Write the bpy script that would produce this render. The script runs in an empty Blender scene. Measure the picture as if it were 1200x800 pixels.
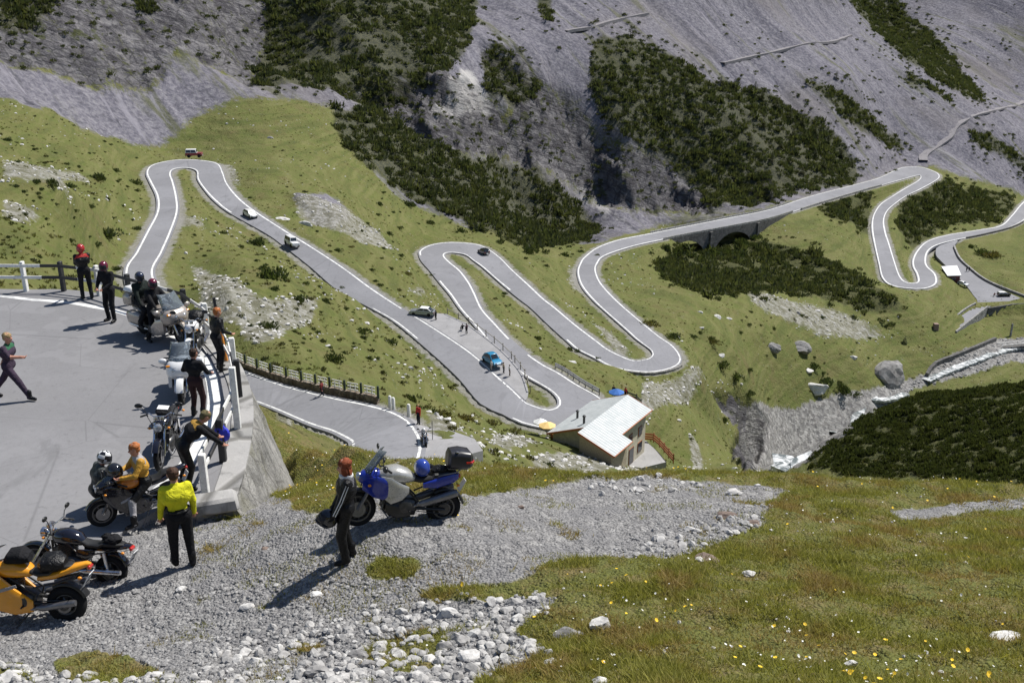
import bpy, math, random
import numpy as np
from mathutils import Vector, Matrix
random.seed(11)
rng = np.random.default_rng(11)
for b in (bpy.data.objects, bpy.data.meshes):
    for o in list(b): b.remove(o)
SC = bpy.context.scene
COL = SC.collection
R = math.radians
# ------------------------------------------------------------------ camera model (camera stands at the origin, looks along +Y, 20 deg down)
FPX, TILT = 1200.0, R(20)
CT, ST = math.cos(TILT), math.sin(TILT)
def ray(px, py):
    px = np.asarray(px, float); py = np.asarray(py, float)
    X = (px-600)/FPX; V = (400-py)/FPX
    return np.stack([X+0*V, CT+V*ST, -ST+V*CT], -1)
def PZ(px, py, z):
    d = ray(px, py); t = np.asarray(z, float)/d[..., 2]
    return d*t[..., None]
def PR(px, py, r):
    d = ray(px, py); t = np.asarray(r, float)/np.hypot(d[..., 0], d[..., 1])
    return d*t[..., None]
def proj(x, y, z):
    D = y*CT-z*ST
    D = np.where(D < .1, .1, D)
    return 600+FPX*x/D, 400-FPX*(y*ST+z*CT)/D, D
# ------------------------------------------------------------------ numpy noise
def _h(ix, iy, s):
    n = (ix.astype(np.int64)*374761393+iy.astype(np.int64)*668265263+s*974711) & 0xffffffff
    n = ((n ^ (n >> 13))*1274126177) & 0xffffffff
    return ((n ^ (n >> 16)) & 0xffff)/32767.5-1
def noise(x, y, s=0):
    x = np.asarray(x, float); y = np.asarray(y, float)
    ix = np.floor(x); iy = np.floor(y); fx = x-ix; fy = y-iy
    u = fx*fx*fx*(fx*(fx*6-15)+10); v = fy*fy*fy*(fy*(fy*6-15)+10)
    a = _h(ix, iy, s); b = _h(ix+1, iy, s); c = _h(ix, iy+1, s); d = _h(ix+1, iy+1, s)
    return (a+(b-a)*u)*(1-v)+(c+(d-c)*u)*v
def fbm(x, y, o=4, s=0, g=.5):
    r = 0; a = 1; t = 0
    for k in range(o):
        r = r+a*noise(x*2**k+17.3*k, y*2**k-9.1*k, s+k); t += a; a *= g
    return r/t
def ridge(x, y, o=4, s=0):
    r = 0; a = 1; t = 0
    for k in range(o):
        r = r+a*(1-2*np.abs(noise(x*2**k+5.3*k, y*2**k+3.7*k, s+k))); t += a; a *= .52
    return r/t
def sstep(a, b, x):
    t = np.clip((x-a)/(b-a), 0, 1); return t*t*(3-2*t)
def inpoly(px, py, poly):
    poly = np.asarray(poly, float); r = np.zeros(np.shape(px), bool)
    n = len(poly)
    for i in range(n):
        x1, y1 = poly[i]; x2, y2 = poly[(i+1) % n]
        if y1 == y2: continue
        c = ((y1 > py) != (y2 > py)) & (px < (x2-x1)*(py-y1)/(y2-y1)+x1)
        r ^= c
    return r
def catmull(P, step):
    P = np.asarray(P, float); out = []
    n = len(P)
    for i in range(n-1):
        p0 = P[max(i-1, 0)]; p1 = P[i]; p2 = P[i+1]; p3 = P[min(i+2, n-1)]
        L = np.linalg.norm((p2-p1)[:3]); k = max(1, int(math.ceil(L/step)))
        for j in range(k):
            t = j/k
            out.append(.5*((2*p1)+(-p0+p2)*t+(2*p0-5*p1+4*p2-p3)*t*t+(-p0+3*p1-3*p2+p3)*t**3))
    out.append(P[-1]); return np.array(out)
# ------------------------------------------------------------------ mesh helpers
def mkmesh(name, verts, faces, mats=(), midx=None, smooth=False):
    me = bpy.data.meshes.new(name)
    verts = np.asarray(verts, np.float32)
    if isinstance(faces, np.ndarray):
        nf, k = faces.shape
        me.vertices.add(len(verts)); me.vertices.foreach_set('co', verts.ravel())
        me.loops.add(nf*k); me.loops.foreach_set('vertex_index', faces.astype(np.int32).ravel())
        me.polygons.add(nf); me.polygons.foreach_set('loop_start', np.arange(0, nf*k, k, dtype=np.int32))
        me.polygons.foreach_set('loop_total', np.full(nf, k, np.int32))
        me.update(calc_edges=True)
    else:
        me.from_pydata([tuple(map(float, v)) for v in verts], [], [tuple(int(i) for i in f) for f in faces]); me.update()
    for m in (mats if isinstance(mats, (list, tuple)) else [mats]): me.materials.append(m)
    if midx is not None: me.polygons.foreach_set('material_index', np.asarray(midx, np.int32))
    me.polygons.foreach_set('use_smooth', np.full(len(me.polygons), bool(smooth)))
    me.validate()
    return me
def link(name, me, parent=None):
    o = bpy.data.objects.new(name, me); COL.objects.link(o)
    if parent is not None: o.parent = parent
    return o
def tag(o, label=None, cat=None, group=None, kind=None):
    if label: o['label'] = label
    if cat: o['category'] = cat
    if group: o['group'] = group
    if kind: o['kind'] = kind
    return o
def empty(name, loc, rz=0., label=None, cat=None, group=None):
    o = bpy.data.objects.new(name, None); COL.objects.link(o)
    o.empty_display_size = .2
    o.location = tuple(map(float, loc)); o.rotation_euler = (0, 0, rz)
    return tag(o, label, cat, group)
class MB:
    """collects boxes, tubes, lofts... and links them as ONE mesh object"""
    def __init__(s): s.v = []; s.f = []; s.m = []
    def add(s, v, f, m=0):
        k = len(s.v); s.v += [tuple(map(float, p)) for p in v]; s.f += [tuple(i+k for i in q) for q in f]; s.m += [m]*len(f)
    def box(s, c, d, m=0, rot=None, taper=1.0, bev=0.0):
        hx, hy, hz = d[0]/2, d[1]/2, d[2]/2
        vs = []
        if bev <= 0:
            for z, k in ((-hz, 1), (hz, taper)):
                vs += [(-hx*k, -hy*k, z), (hx*k, -hy*k, z), (hx*k, hy*k, z), (-hx*k, hy*k, z)]
            fs = [(3, 2, 1, 0), (4, 5, 6, 7), (0, 1, 5, 4), (1, 2, 6, 5), (2, 3, 7, 6), (3, 0, 4, 7)]
        else:
            b = min(bev, hx*.9, hy*.9, hz*.9); rings = []
            for z, ins in ((-hz, b), (-hz+b, 0), (hz-b, 0), (hz, b)):
                k = 1+(taper-1)*(z+hz)/(2*hz); x = (hx-ins)*k; y = (hy-ins)*k; bb = b if ins == 0 else b*.3
                rings.append([(-x+bb, -y, z), (x-bb, -y, z), (x, -y+bb, z), (x, y-bb, z), (x-bb, y, z), (-x+bb, y, z), (-x, y-bb, z), (-x, -y+bb, z)])
            for r in rings: vs += r
            fs = [tuple(range(7, -1, -1)), tuple(range(24, 32))]
            for j in range(3):
                for i in range(8): fs.append((j*8+i, j*8+(i+1) % 8, j*8+8+(i+1) % 8, j*8+8+i))
        M = rot if rot is not None else Matrix.Identity(3)
        c = Vector(c)
        s.add([tuple(M @ Vector(p)+c) for p in vs], fs, m)
    def tube(s, pts, r, n=8, m=0, cap=True):
        pts = [Vector(p) for p in pts]
        rs = r if isinstance(r, (list, tuple)) else [r]*len(pts)
        vs = []; fs = []; up = None
        for i, p in enumerate(pts):
            t = (pts[min(i+1, len(pts)-1)]-pts[max(i-1, 0)])
            t = t.normalized() if t.length > 1e-9 else Vector((0, 0, 1))
            if up is None:
                up = Vector((0, 0, 1)) if abs(t.z) < .9 else Vector((1, 0, 0))
            a = t.cross(up).normalized(); b = a.cross(t).normalized(); up = b
            for k in range(n):
                q = 2*math.pi*k/n; vs.append(p+(a*math.cos(q)+b*math.sin(q))*rs[i])
        for i in range(len(pts)-1):
            for k in range(n): fs.append((i*n+k, i*n+(k+1) % n, (i+1)*n+(k+1) % n, (i+1)*n+k))
        if cap: fs.append(tuple(range(n-1, -1, -1))); fs.append(tuple((len(pts)-1)*n+k for k in range(n)))
        s.add(vs, fs, m)
    def lathe(s, prof, c=(0, 0, 0), axis='z', n=16, m=0, ang=None):
        """prof: (radius, height) pairs"""
        vs = []; fs = []
        for (rr, h) in prof:
            for k in range(n):
                q = 2*math.pi*k/n; x, y = rr*math.cos(q), rr*math.sin(q)
                vs.append({'z': (x, y, h), 'y': (x, h, y), 'x': (h, x, y)}[axis])
        for i in range(len(prof)-1):
            for k in range(n): fs.append((i*n+k, i*n+(k+1) % n, (i+1)*n+(k+1) % n, (i+1)*n+k))
        if prof[0][0] > 1e-6: fs.append(tuple(range(n-1, -1, -1)))
        if prof[-1][0] > 1e-6: fs.append(tuple((len(prof)-1)*n+k for k in range(n)))
        s.add([tuple(Vector(v)+Vector(c)) for v in vs], fs, m)
    def torus(s, c, R0, r0, axis='y', n=22, k=8, m=0, flat=1.0):
        vs = []; fs = []
        for i in range(n):
            a = 2*math.pi*i/n
            for j in range(k):
                b = 2*math.pi*j/k; rr = R0+r0*math.cos(b); h = r0*flat*math.sin(b)
                x, y = rr*math.cos(a), rr*math.sin(a)
                vs.append(Vector({'z': (x, y, h), 'y': (x, h, y), 'x': (h, x, y)}[axis])+Vector(c))
        for i in range(n):
            for j in range(k):
                fs.append((i*k+j, ((i+1) % n)*k+j, ((i+1) % n)*k+(j+1) % k, i*k+(j+1) % k))
        s.add(vs, fs, m)
    def loft(s, secs, n=14, m=0, axis='x', p=2.4, cap=True):
        """secs: (x, half width, zmin, zmax [, p [, yoff]])  superellipse sections along x"""
        vs = []; fs = []
        for q in secs:
            x, w, z0, z1 = q[:4]; e = q[4] if len(q) > 4 else p; yo = q[5] if len(q) > 5 else 0
            zc, hz = (z0+z1)/2, (z1-z0)/2
            for k in range(n):
                a = 2*math.pi*(k+.5)/n; ca, sa = math.cos(a), math.sin(a)
                y = w*math.copysign(abs(ca)**(2/e), ca)+yo; z = zc+hz*math.copysign(abs(sa)**(2/e), sa)
                vs.append((x, y, z))
        for i in range(len(secs)-1):
            for k in range(n): fs.append((i*n+k, (i+1)*n+k, (i+1)*n+(k+1) % n, i*n+(k+1) % n))
        if cap: fs.append(tuple(range(n))); fs.append(tuple((len(secs)-1)*n+k for k in range(n-1, -1, -1)))
        s.add(vs, fs, m)
    def blob(s, c, d, m=0, n=12, k=8, rot=None, jit=0.0, rnd=None):
        vs = []; fs = []; M = rot if rot is not None else Matrix.Identity(3)
        for i in range(k+1):
            th = math.pi*i/k
            for j in range(n):
                a = 2*math.pi*j/n; q = 1+(rnd.uniform(-jit, jit) if rnd else 0)
                v = Vector((d[0]*math.sin(th)*math.cos(a)*q, d[1]*math.sin(th)*math.sin(a)*q, d[2]*math.cos(th)*q))
                vs.append(M @ v+Vector(c))
        for i in range(k):
            for j in range(n): fs.append((i*n+j, (i+1)*n+j, (i+1)*n+(j+1) % n, i*n+(j+1) % n))
        s.add(vs, fs, m)
    def prism(s, poly, y0, y1, m=0, axis='y'):
        """closed outline in (x,z) extruded along y"""
        n = len(poly)
        vs = [(p[0], y0, p[1]) for p in poly]+[(p[0], y1, p[1]) for p in poly]
        fs = [tuple(range(n)), tuple(range(2*n-1, n-1, -1))]+[(i, i+n, (i+1) % n+n, (i+1) % n) for i in range(n)]
        if axis == 'x': vs = [(v[1], v[0], v[2]) for v in vs]
        s.add(vs, fs, m)
    def build(s, name, mats, parent=None, smooth=True, angle=40):
        me = bpy.data.meshes.new(name); me.from_pydata(s.v, [], s.f)
        for m in (mats if isinstance(mats, (list, tuple)) else [mats]): me.materials.append(m)
        me.polygons.foreach_set('material_index', np.asarray(s.m, np.int32))
        import bmesh
        bm = bmesh.new(); bm.from_mesh(me); bmesh.ops.remove_doubles(bm, verts=bm.verts, dist=1e-5)
        bmesh.ops.recalc_face_normals(bm, faces=bm.faces)
        if smooth:
            for f in bm.faces: f.smooth = True
            for e in bm.edges:
                if len(e.link_faces) == 2:
                    if e.calc_face_angle(0) > R(angle): e.smooth = False
        bm.to_mesh(me); bm.free(); me.update()
        return link(name, me, parent)
def copy_tree(o, parent=None):
    c = o.copy(); COL.objects.link(c)
    if parent is not None: c.parent = parent
    for ch in list(o.children): copy_tree(ch, c)
    return c
# ------------------------------------------------------------------ materials
def lin(c):
    if isinstance(c, str):
        c = c.lstrip('#'); c = [int(c[i:i+2], 16)/255 for i in (0, 2, 4)]
        return tuple(x/12.92 if x <= .04045 else ((x+.055)/1.055)**2.4 for x in c)
    return tuple(c)
class NT:
    def __init__(s, name):
        s.mat = bpy.data.materials.new(name); s.mat.use_nodes = True; s.t = s.mat.node_tree; s.t.nodes.clear()
        s.out = s.n('ShaderNodeOutputMaterial'); s.b = s.n('ShaderNodeBsdfPrincipled')
        s.l(s.b.outputs[0], s.out.inputs[0])
    def n(s, ty, **k):
        q = s.t.nodes.new(ty)
        for a, v in k.items(): setattr(q, a, v)
        return q
    def l(s, a, b): s.t.links.new(a, b)
    def set(s, sock, v):
        if hasattr(v, 'is_output'): s.l(v, sock)
        else:
            try: sock.default_value = v
            except Exception: sock.default_value = tuple(v)+(1,)
    def geo(s): return s.n('ShaderNodeNewGeometry').outputs['Position']
    def objc(s): return s.n('ShaderNodeTexCoord').outputs['Object']
    def attr(s, nm): return s.n('ShaderNodeAttribute', attribute_name=nm)
    def sep(s, c): return s.n2('ShaderNodeSeparateColor', c).outputs
    def n2(s, ty, inp): q = s.n(ty); s.l(inp, q.inputs[0]); return q
    def noise(s, vec, scale, detail=4, rough=.55, dist=0, out=0):
        q = s.n('ShaderNodeTexNoise'); s.l(vec, q.inputs['Vector']); q.inputs['Scale'].default_value = scale
        q.inputs['Detail'].default_value = detail; q.inputs['Roughness'].default_value = rough; q.inputs['Distortion'].default_value = dist
        return q.outputs[out]
    def voro(s, vec, scale, feature='F1', rnd=1.0):
        q = s.n('ShaderNodeTexVoronoi', feature=feature); s.l(vec, q.inputs['Vector']); q.inputs['Scale'].default_value = scale
        q.inputs['Randomness'].default_value = rnd
        return q.outputs
    def mul(s, vec, v):
        q = s.n('ShaderNodeVectorMath', operation='MULTIPLY'); s.l(vec, q.inputs[0]); q.inputs[1].default_value = v; return q.outputs[0]
    def math(s, op, a, b=0., c=None):
        q = s.n('ShaderNodeMath', operation=op); s.set(q.inputs[0], a); s.set(q.inputs[1], b)
        if c is not None: s.set(q.inputs[2], c)
        return q.outputs[0]
    def ramp(s, f, a, b, lo=0., hi=1.):
        q = s.n('ShaderNodeMapRange', interpolation_type='SMOOTHSTEP'); s.set(q.inputs['Value'], f)
        for k, v in (('From Min', a), ('From Max', b), ('To Min', lo), ('To Max', hi)): q.inputs[k].default_value = v
        return q.outputs[0]
    def mix(s, f, a, b, blend='MIX'):
        q = s.n('ShaderNodeMix', data_type='RGBA', blend_type=blend); s.set(q.inputs[0], f)
        for i, v in ((6, a), (7, b)):
            if hasattr(v, 'is_output'): s.l(v, q.inputs[i])
            else: q.inputs[i].default_value = tuple(v)[:3]+(1,)
        return q.outputs[2]
    def bump(s, h, strength=.5, dist=.1):
        q = s.n('ShaderNodeBump'); s.l(h, q.inputs['Height']); q.inputs['Strength'].default_value = strength; q.inputs['Distance'].default_value = dist
        s.l(q.outputs[0], s.b.inputs['Normal'])
    def done(s, col=None, rough=.8, spec=.3, metal=0.):
        if col is not None: s.set(s.b.inputs['Base Color'], col if hasattr(col, 'is_output') else tuple(col)+(1,))
        s.set(s.b.inputs['Roughness'], rough); s.b.inputs['Specular IOR Level'].default_value = spec; s.set(s.b.inputs['Metallic'], metal)
        return s.mat
_MC = {}
def paint(name, col, rough=.5, metal=0., spec=.5, coat=0., var=.12, scale=9., dirt=None):
    """procedural paint / cloth / plastic with a little wear"""
    key = name
    if key in _MC: return _MC[key]
    c = lin(col); t = NT(name); v = t.objc()
    f = t.noise(v, scale, 4, .6)
    f2 = t.ramp(f, .3, .7)
    a = tuple(min(1, x*(1+var)) for x in c); b = tuple(x*(1-var) for x in c)
    colr = t.mix(f2, b, a)
    if dirt:
        d = t.ramp(t.noise(v, scale*2.3, 5, .7), .52, .7, 0, .5); colr = t.mix(d, colr, lin(dirt))
    ro = t.math('MULTIPLY_ADD', f, .2, max(0.02, rough-.1))
    t.done(colr, ro, spec, metal)
    if coat: t.b.inputs['Coat Weight'].default_value = coat; t.b.inputs['Coat Roughness'].default_value = .05
    _MC[key] = t.mat
    return t.mat
# ------------------------------------------------------------------ road edges, traced as (left x,y, right x,y, height)
RD = [(360,550,470,565,-33),(395,538,492,535,None),(406,530,493,518,-34.5),(412,523,490,508,None),(412,517,477,492,-35.6),(400,510,455,481,None),
(387,504,425,473,-37),(362,496,395,467,None),(325,480,345,455,-39),(302,471,310,444,None),(270,460,275,429,-40),(235,440,245,408,None),(195,412,218,385,-41),
(165,375,197,355,None),(147,320,179,320,-42.5),(160,295,190,295,None),(172,272,200,272,None),(184,248,208,248,None),(184,230,207,230,-44.4),(176,213,203,213,None),
(172,203,200,205,-45),(176,195,201,200,None),(190,190,206,197.5,-45.6),(212,187,215,196.5,None),(237,188,225,197.5,-46.2),(255,192,231,201,None),(261,202,232,210,-46.7),
(266,215,240,222,None),(280,232,252,235,-47.4),(300,248,270,249,-48),(337,272,313,273,None),(360,286,333,287,None),(400,312,365,312,None),(437,339,398,340,None),
(475,364,436,361,None),(500,379,465,378,None),(550,412,505,411,None),(583,441,540,443,None),(600,456,565,472,-59),(610,466,590,484,None),(617,472,612,495,-59.8),
(637,479,648,502,None),(648,479,680,500,None),(655,474,700,486,-60.3),(654,466,708,474,None),(645,457,700,464,-60.8),(630,448,675,450,None),(616,440,655,437,-61.5),
(600,428,636,427,None),(585,414,616,413,None),(572,399,597,397,None),(556,380,580,379,None),(540,362,565,362,None),(528,345,556,343,None),(517,332,549,330,-65.6),
(505,317,539,317,None),(496,307,528,308,None),(492,299,521,301,-66.6),(493,293,521,297.5,None),(505,287,525,296,None),(525,284,534,296,-67.2),(550,285,546,298.5,None),
(567,289,555,305,-67.7),(585,301,566,313,None),(600,316,582,327,-68.5),(620,334,595,338,None),(637,350,611,351,None),(650,360,624,361,None),(675,381,645,381,None),
(700,400,666,400,None),(712,409,677,409,None),(730,418,697,419,None),(744,422.5,718,430,-72.8),(756,421,745,435,None),(762,419,767,435.5,-73.2),(765,415,787,431,None),
(763,410,797,424,-73.6),(756,404.5,796,415,None),(746,397,787,404,-74.2),(735,387,771,393,None),(710,365,743,370,None),(698,354,727,356,None),(687,342,712,341,None),
(680,331,702,328,None),(677,318,698,315,-78),(680,308,701,307,None),(685,301,706,301,-78.7),(700,290,720,295,None),(725,281,745,287.5,-80),(760,274,775,281,None),
(800,266,808,274.5,-82),(850,256,855,266,None),(900,246,904,256,-84.6),(950,230,953,240.5,None),(1000,217,1003,225.5,-87.5),(1030,208.5,1035,216.5,None),(1047,200.5,1060,209.5,-89),
(1060,196,1073,206,None),(1080,196,1078,205.5,-89.6),(1097,202,1079,207,None),(1101,207,1078,209.5,-90),(1096,212,1073,213.5,None),(1078,222,1058,222,-91),(1063,229,1044,231,None),
(1050,238,1032,239,-92.2),(1040,247,1025,249,None),(1036,258,1022,259,-94),(1038,272,1022,271,None),(1042,285,1025,287,-96),(1048,305,1030,309,None),(1054,322,1034,325,-98.5),
(1060,329.5,1044,334,None),(1068,331.5,1062,337.5,-99.4),(1074,331,1083,338,None),(1076,328,1097,332,-100),(1074,320,1096,321,None),(1070,312,1087,312,-100.8),(1070,303,1085,304,None),
(1076,292,1088,294,-101.6),(1088,282,1098,287,None),(1112,275,1120,281,-103),(1150,269,1153,274.5,None),(1173,264,1184,266,-105),(1186,252,1202,256,None),(1200,236,1216,238,-106.5),(1230,212,1244,216,-108)]
_i = [k for k, q in enumerate(RD) if q[4] is not None]
_z = np.interp(np.arange(len(RD)), _i, [RD[k][4] for k in _i])
_a = np.array([q[:4] for q in RD], float)
for _ in range(40):       # heights run evenly along the road between the known ones
    _c = (PZ(_a[:, 0], _a[:, 1], _z)+PZ(_a[:, 2], _a[:, 3], _z))/2; _s = np.concatenate([[0], np.cumsum(np.hypot(*np.diff(_c[:, :2], axis=0).T))])
    _z = .5*_z+.5*np.interp(_s, _s[_i], [RD[k][4] for k in _i])
RL0 = PZ(_a[:, 0], _a[:, 1], _z); RR0 = PZ(_a[:, 2], _a[:, 3], _z)
ROAD = catmull(np.hstack([RL0, RR0]), 1.3)            # dense edge pairs in metres
RC = (ROAD[:, :3]+ROAD[:, 3:])/2; RW = np.linalg.norm(ROAD[:, :3]-ROAD[:, 3:], axis=1)/2
# bridge: road samples between these photo columns carry no terrain
_bx = proj(RC[:, 0], RC[:, 1], RC[:, 2])
BRIDGE = (_bx[0] > 772) & (_bx[0] < 925) & (_bx[1] < 290) & (_bx[1] > 240)
# lot below the last bend, with the ramp and the little bridge
LOT = [(1097,291,-102.9),(1107,284.5,-103),(1122,281.8,-103.1),(1118,290,-103.2),(1125,305,-103.5),(1138,318,-103.8),(1160,333,-104),(1200,351,-104.2),(1240,366,-104.4),(1240,372,-104.4),(1200,356.5,-104.2),(1157,360.5,-104.3),(1118,391,-105.5),(1101,387.5,-105.5),(1143,358,-104.3),(1140,345,-104),(1125,327,-103.8),(1105,308,-103.3),(1097,299,-103)]
LOTP = np.array([PZ(*q) for q in LOT])
# ------------------------------------------------------------------ thin plate splines
def tps_fit(X, v, lam=0.):
    n = len(X); d = X[:, None]-X[None]; r2 = (d**2).sum(-1)
    K = np.where(r2 > 0, .5*r2*np.log(r2+1e-20), 0)+lam*np.eye(n)
    P = np.hstack([np.ones((n, 1)), X]); A = np.zeros((n+3, n+3)); A[:n, :n] = K; A[:n, n:] = P; A[n:, :n] = P.T
    w = np.linalg.solve(A, np.concatenate([v, [0, 0, 0]])); return X, w
def tps_ev(m, Q):
    X, w = m; out = np.empty(len(Q))
    for i in range(0, len(Q), 20000):
        q = Q[i:i+20000]; r2 = ((q[:, None]-X[None])**2).sum(-1)
        out[i:i+20000] = (.5*r2*np.log(r2+1e-20)) @ w[:-3]+w[-3]+q @ w[-2:]
    return out
# ---- far landscape: (photo x, photo y, distance) of points on the ground
FAR = [(0,332,66),(50,322,80),(100,300,102),(0,260,120),(-120,300,90),(0,200,188),(-150,200,170),(0,150,238),(60,132,272),(100,230,160),(130,200,230),(150,172,285),(195,178,300),(100,155,292),
(-150,100,230),(300,110,335),(385,122,345),(330,200,256),(300,160,300),(400,240,240),(440,220,288),(500,258,286),(450,300,206),(560,275,288),(640,300,282),(695,292,300),
(260,300,165),(330,330,145),(300,380,122),(400,400,128),(360,420,108),(480,440,118),(520,480,112),(590,515,104),(220,340,128),(260,380,112),
(850,380,246),(850,332,286),(800,318,306),(900,300,346),(850,290,348),(790,292,330),(960,280,366),(935,252,386),(1000,370,309),(1050,380,315),(900,400,255),(1000,420,280),(870,430,226),(900,470,236),
(960,475,258),(850,500,202),(800,480,172),(870,543,203),(780,530,152),(930,548,234),(1050,460,284),(1130,430,310),(1200,410,340),(1150,400,330),(1200,310,412),(1300,330,430),(1180,378,353),(1300,420,350),(730,538,126),(760,470,160),(700,440,160),
(1070,522,124),(1070,468,142),(960,542,126),(1010,497,134),(1200,455,145),(1200,540,112),(1350,500,120),(1350,440,150),
(1100,250,476),(1150,240,512),(1000,262,400),(990,300,360),(1050,350,325),(1120,350,358),(1250,300,455),(1250,250,535),
(0,0,410),(100,60,370),(200,90,365),(230,0,450),(150,0,430),(290,75,440),(300,0,520),(330,90,395),(-150,0,330),(400,60,432),(400,0,480),(480,100,402),(500,0,540),(540,115,385),(560,185,352),(480,180,330),(560,0,590),
(620,195,398),(600,235,372),(680,240,400),(720,270,372),(640,150,425),(620,105,440),(660,60,500),(700,0,610),(760,0,640),(740,170,440),(790,225,420),(830,245,400),(760,250,402),(800,120,505),(760,50,560),(900,160,505),(900,222,428),(960,215,450),(850,0,700),(900,60,640),
(1000,100,602),(1050,180,565),(1150,135,665),(950,3,800),(1060,62,760),(1150,118,745),(1000,20,1060),(1100,50,980),(1200,0,1100),(1200,60,1000),(1200,112,910),(1150,170,605),(1200,180,640),(1200,210,592),(1300,150,740),(1350,0,1150)]
FA = np.array(FAR, float); _r0 = np.interp(FA[:, 0], [0, 300, 450, 600, 830, 930, 1080, 1200], [265, 330, 340, 370, 400, 430, 540, 575]); FA[:, 2] = np.where((FA[:, 1] < 205) & (FA[:, 2] > _r0), _r0+(FA[:, 2]-_r0)*.5, FA[:, 2]); FP = PR(FA[:, 0], FA[:, 1], FA[:, 2])
AZR = [(300,24,-17),(350,28,-18.5),(220,30,-18),(450,28,-18.5),(320,35,-21),(260,45,-23),(600,45,-24),(900,50,-31),(1150,50,-30),(300,50,-24),(800,90,-51),(1100,85,-48),(1150,32,-19),(900,32,-20),(600,30,-17),(0,48,-17.5),(100,60,-21),(-200,45,-16),(240,62,-28),(330,70,-32.5),(310,82,-36.2),
(1070,185,-93),(1200,200,-95),(1000,170,-84),(1350,210,-95),(150,36,-13),(0,36,-12),(0,420,110),(300,520,120),(600,620,130),(850,720,140),(1250,1000,130),(-200,400,110),(1400,1050,140),(700,1500,500),(0,1500,600),(1200,1500,400)]
AP = []
for px, r, z in AZR:
    d = ray(px, 400); h = math.hypot(d[0], d[1]); AP.append((d[0]/h*r, d[1]/h*r, z))
_keep = ~BRIDGE
_rs = RC[_keep][::9]
_lot = np.array([PZ(*q) for q in [(1130,310,-103.6),(1150,345,-104.1),(1180,352,-104.2),(1115,295,-103.2)]])
CP = np.vstack([FP, np.array(AP), _rs, _lot])
def lpol(x, y): return np.stack([np.arctan2(x, y)*1.5, np.log(np.hypot(x, y))], -1)
_r = np.hypot(CP[:, 0], CP[:, 1])
TFAR = tps_fit(lpol(CP[:, 0], CP[:, 1]), CP[:, 2]/_r, 6e-5)
# ---- near shelf
PADZ = -9.7
NEAR = [(410,655,-8.56),(523,604,-8.3),(425,619,-8.4),(218,663,-9.45),(130,640,-9.68),(640,620,-8.45),(800,600,-8.6),(900,580,-8.85),(400,516,-10.8),(450,545,-9.2),(400,570,-9.3),(560,532,-9.35),(640,562,-9.0),
(780,552,-9.3),(945,555,-9.5),(1200,566,-9.3),(1300,570,-9.2),(1200,700,-7.4),(900,700,-7.5),(700,700,-7.7),(600,700,-7.95),(400,740,-8.4),(200,740,-9.1),(50,760,-9.3),(1200,800,-6.2),(900,800,-6.4),(600,800,-7.05),(300,800,-8.05),(0,800,-8.9),(1300,640,-8.2),(-100,740,-9.6)]
NA = np.array(NEAR, float); NP_ = PZ(NA[:, 0], NA[:, 1], NA[:, 2])
_ex = np.array([(-5.0,20.1,-10.8),(-5.1,21.5,-11.6),(-5.4,22.8,-12.6),(-6.0,22.8,-12.8),(-4.6,18.6,-10.25),(-4.9,17.5,-9.9),(-4.2,20.5,-10.9),(0,0,-1.65),(7,0,-1.4),(-7,0,-2.2),(0,4,-3.6),(6,4,-3.2),(-6,4,-4.6),(-14,12,-9.7),(-10,17,-9.7),(-18,17,-9.7),(-5.6,24.6,-12.3),(-30,12,-9.6),(-12,6,-7),(14,10,-6.2)], float)
NC = np.vstack([NP_, _ex]); TNEAR = tps_fit(NC[:, :2], NC[:, 2], .3)
# pad outline (edge of the masonry) in photo pixels on the pad level, clockwise from far left
PADE = [(-260,338),(-120,337),(-30,338),(31,339),(75,339),(120,344),(158,353),(195,362),(222,373),(248,391),(270,413),(285,438),(294,467),(295,495),(291,525),(283,560),(272,592)]
PADW = np.array([PZ(a, b, PADZ) for a, b in PADE]); PADW = catmull(PADW, .5)
PADF = [(230,600),(190,594),(150,618),(110,650),(60,690),(10,722),(-60,742),(-260,760)]
PADFW = np.array([PZ(a, b, PADZ) for a, b in PADF])
PADPOLY = np.vstack([PADW[:, :2], PADFW[:, :2]])
# shelf outline (where the near ground breaks off)
RIM = [(352,509,-11.9),(400,516,-10.8),(450,521,-10.0),(520,527,-9.5),(600,538,-9.2),(640,545,-9.2),(700,550,-9.25),(780,549,-9.4),(860,553,-9.45),(945,556,-9.5),(1050,562,-9.4),(1200,566,-9.3),(1400,575,-9.2)]
RIMW = np.vstack([[(-6.15,22.7,-12.9),(-5.7,23.7,-12.5)], [PZ(*q) for q in RIM]])
PADW_OUT = PADW[:int(np.argmin(np.abs(proj(PADW[:, 0], PADW[:, 1], PADW[:, 2])[1]-470)+1e3*(np.arange(len(PADW)) < len(PADW)*.5)))+1]
SHELF = np.vstack([PADW_OUT[:, :2], catmull(RIMW, .6)[:, :2], [(40, 12), (40, -40), (-60, -40), (-60, 30)]])
EDGE = np.vstack([PADW_OUT[:, :2], catmull(RIMW, .6)[:, :2]])
# ------------------------------------------------------------------ polar grid
AZ = np.concatenate([np.linspace(R(-68), R(-36), 60)[:-1], np.linspace(R(-36), R(36), 820), np.linspace(R(36), R(68), 60)[1:]]); NAZ = len(AZ); DAZ = AZ[NAZ//2+1]-AZ[NAZ//2]
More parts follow.
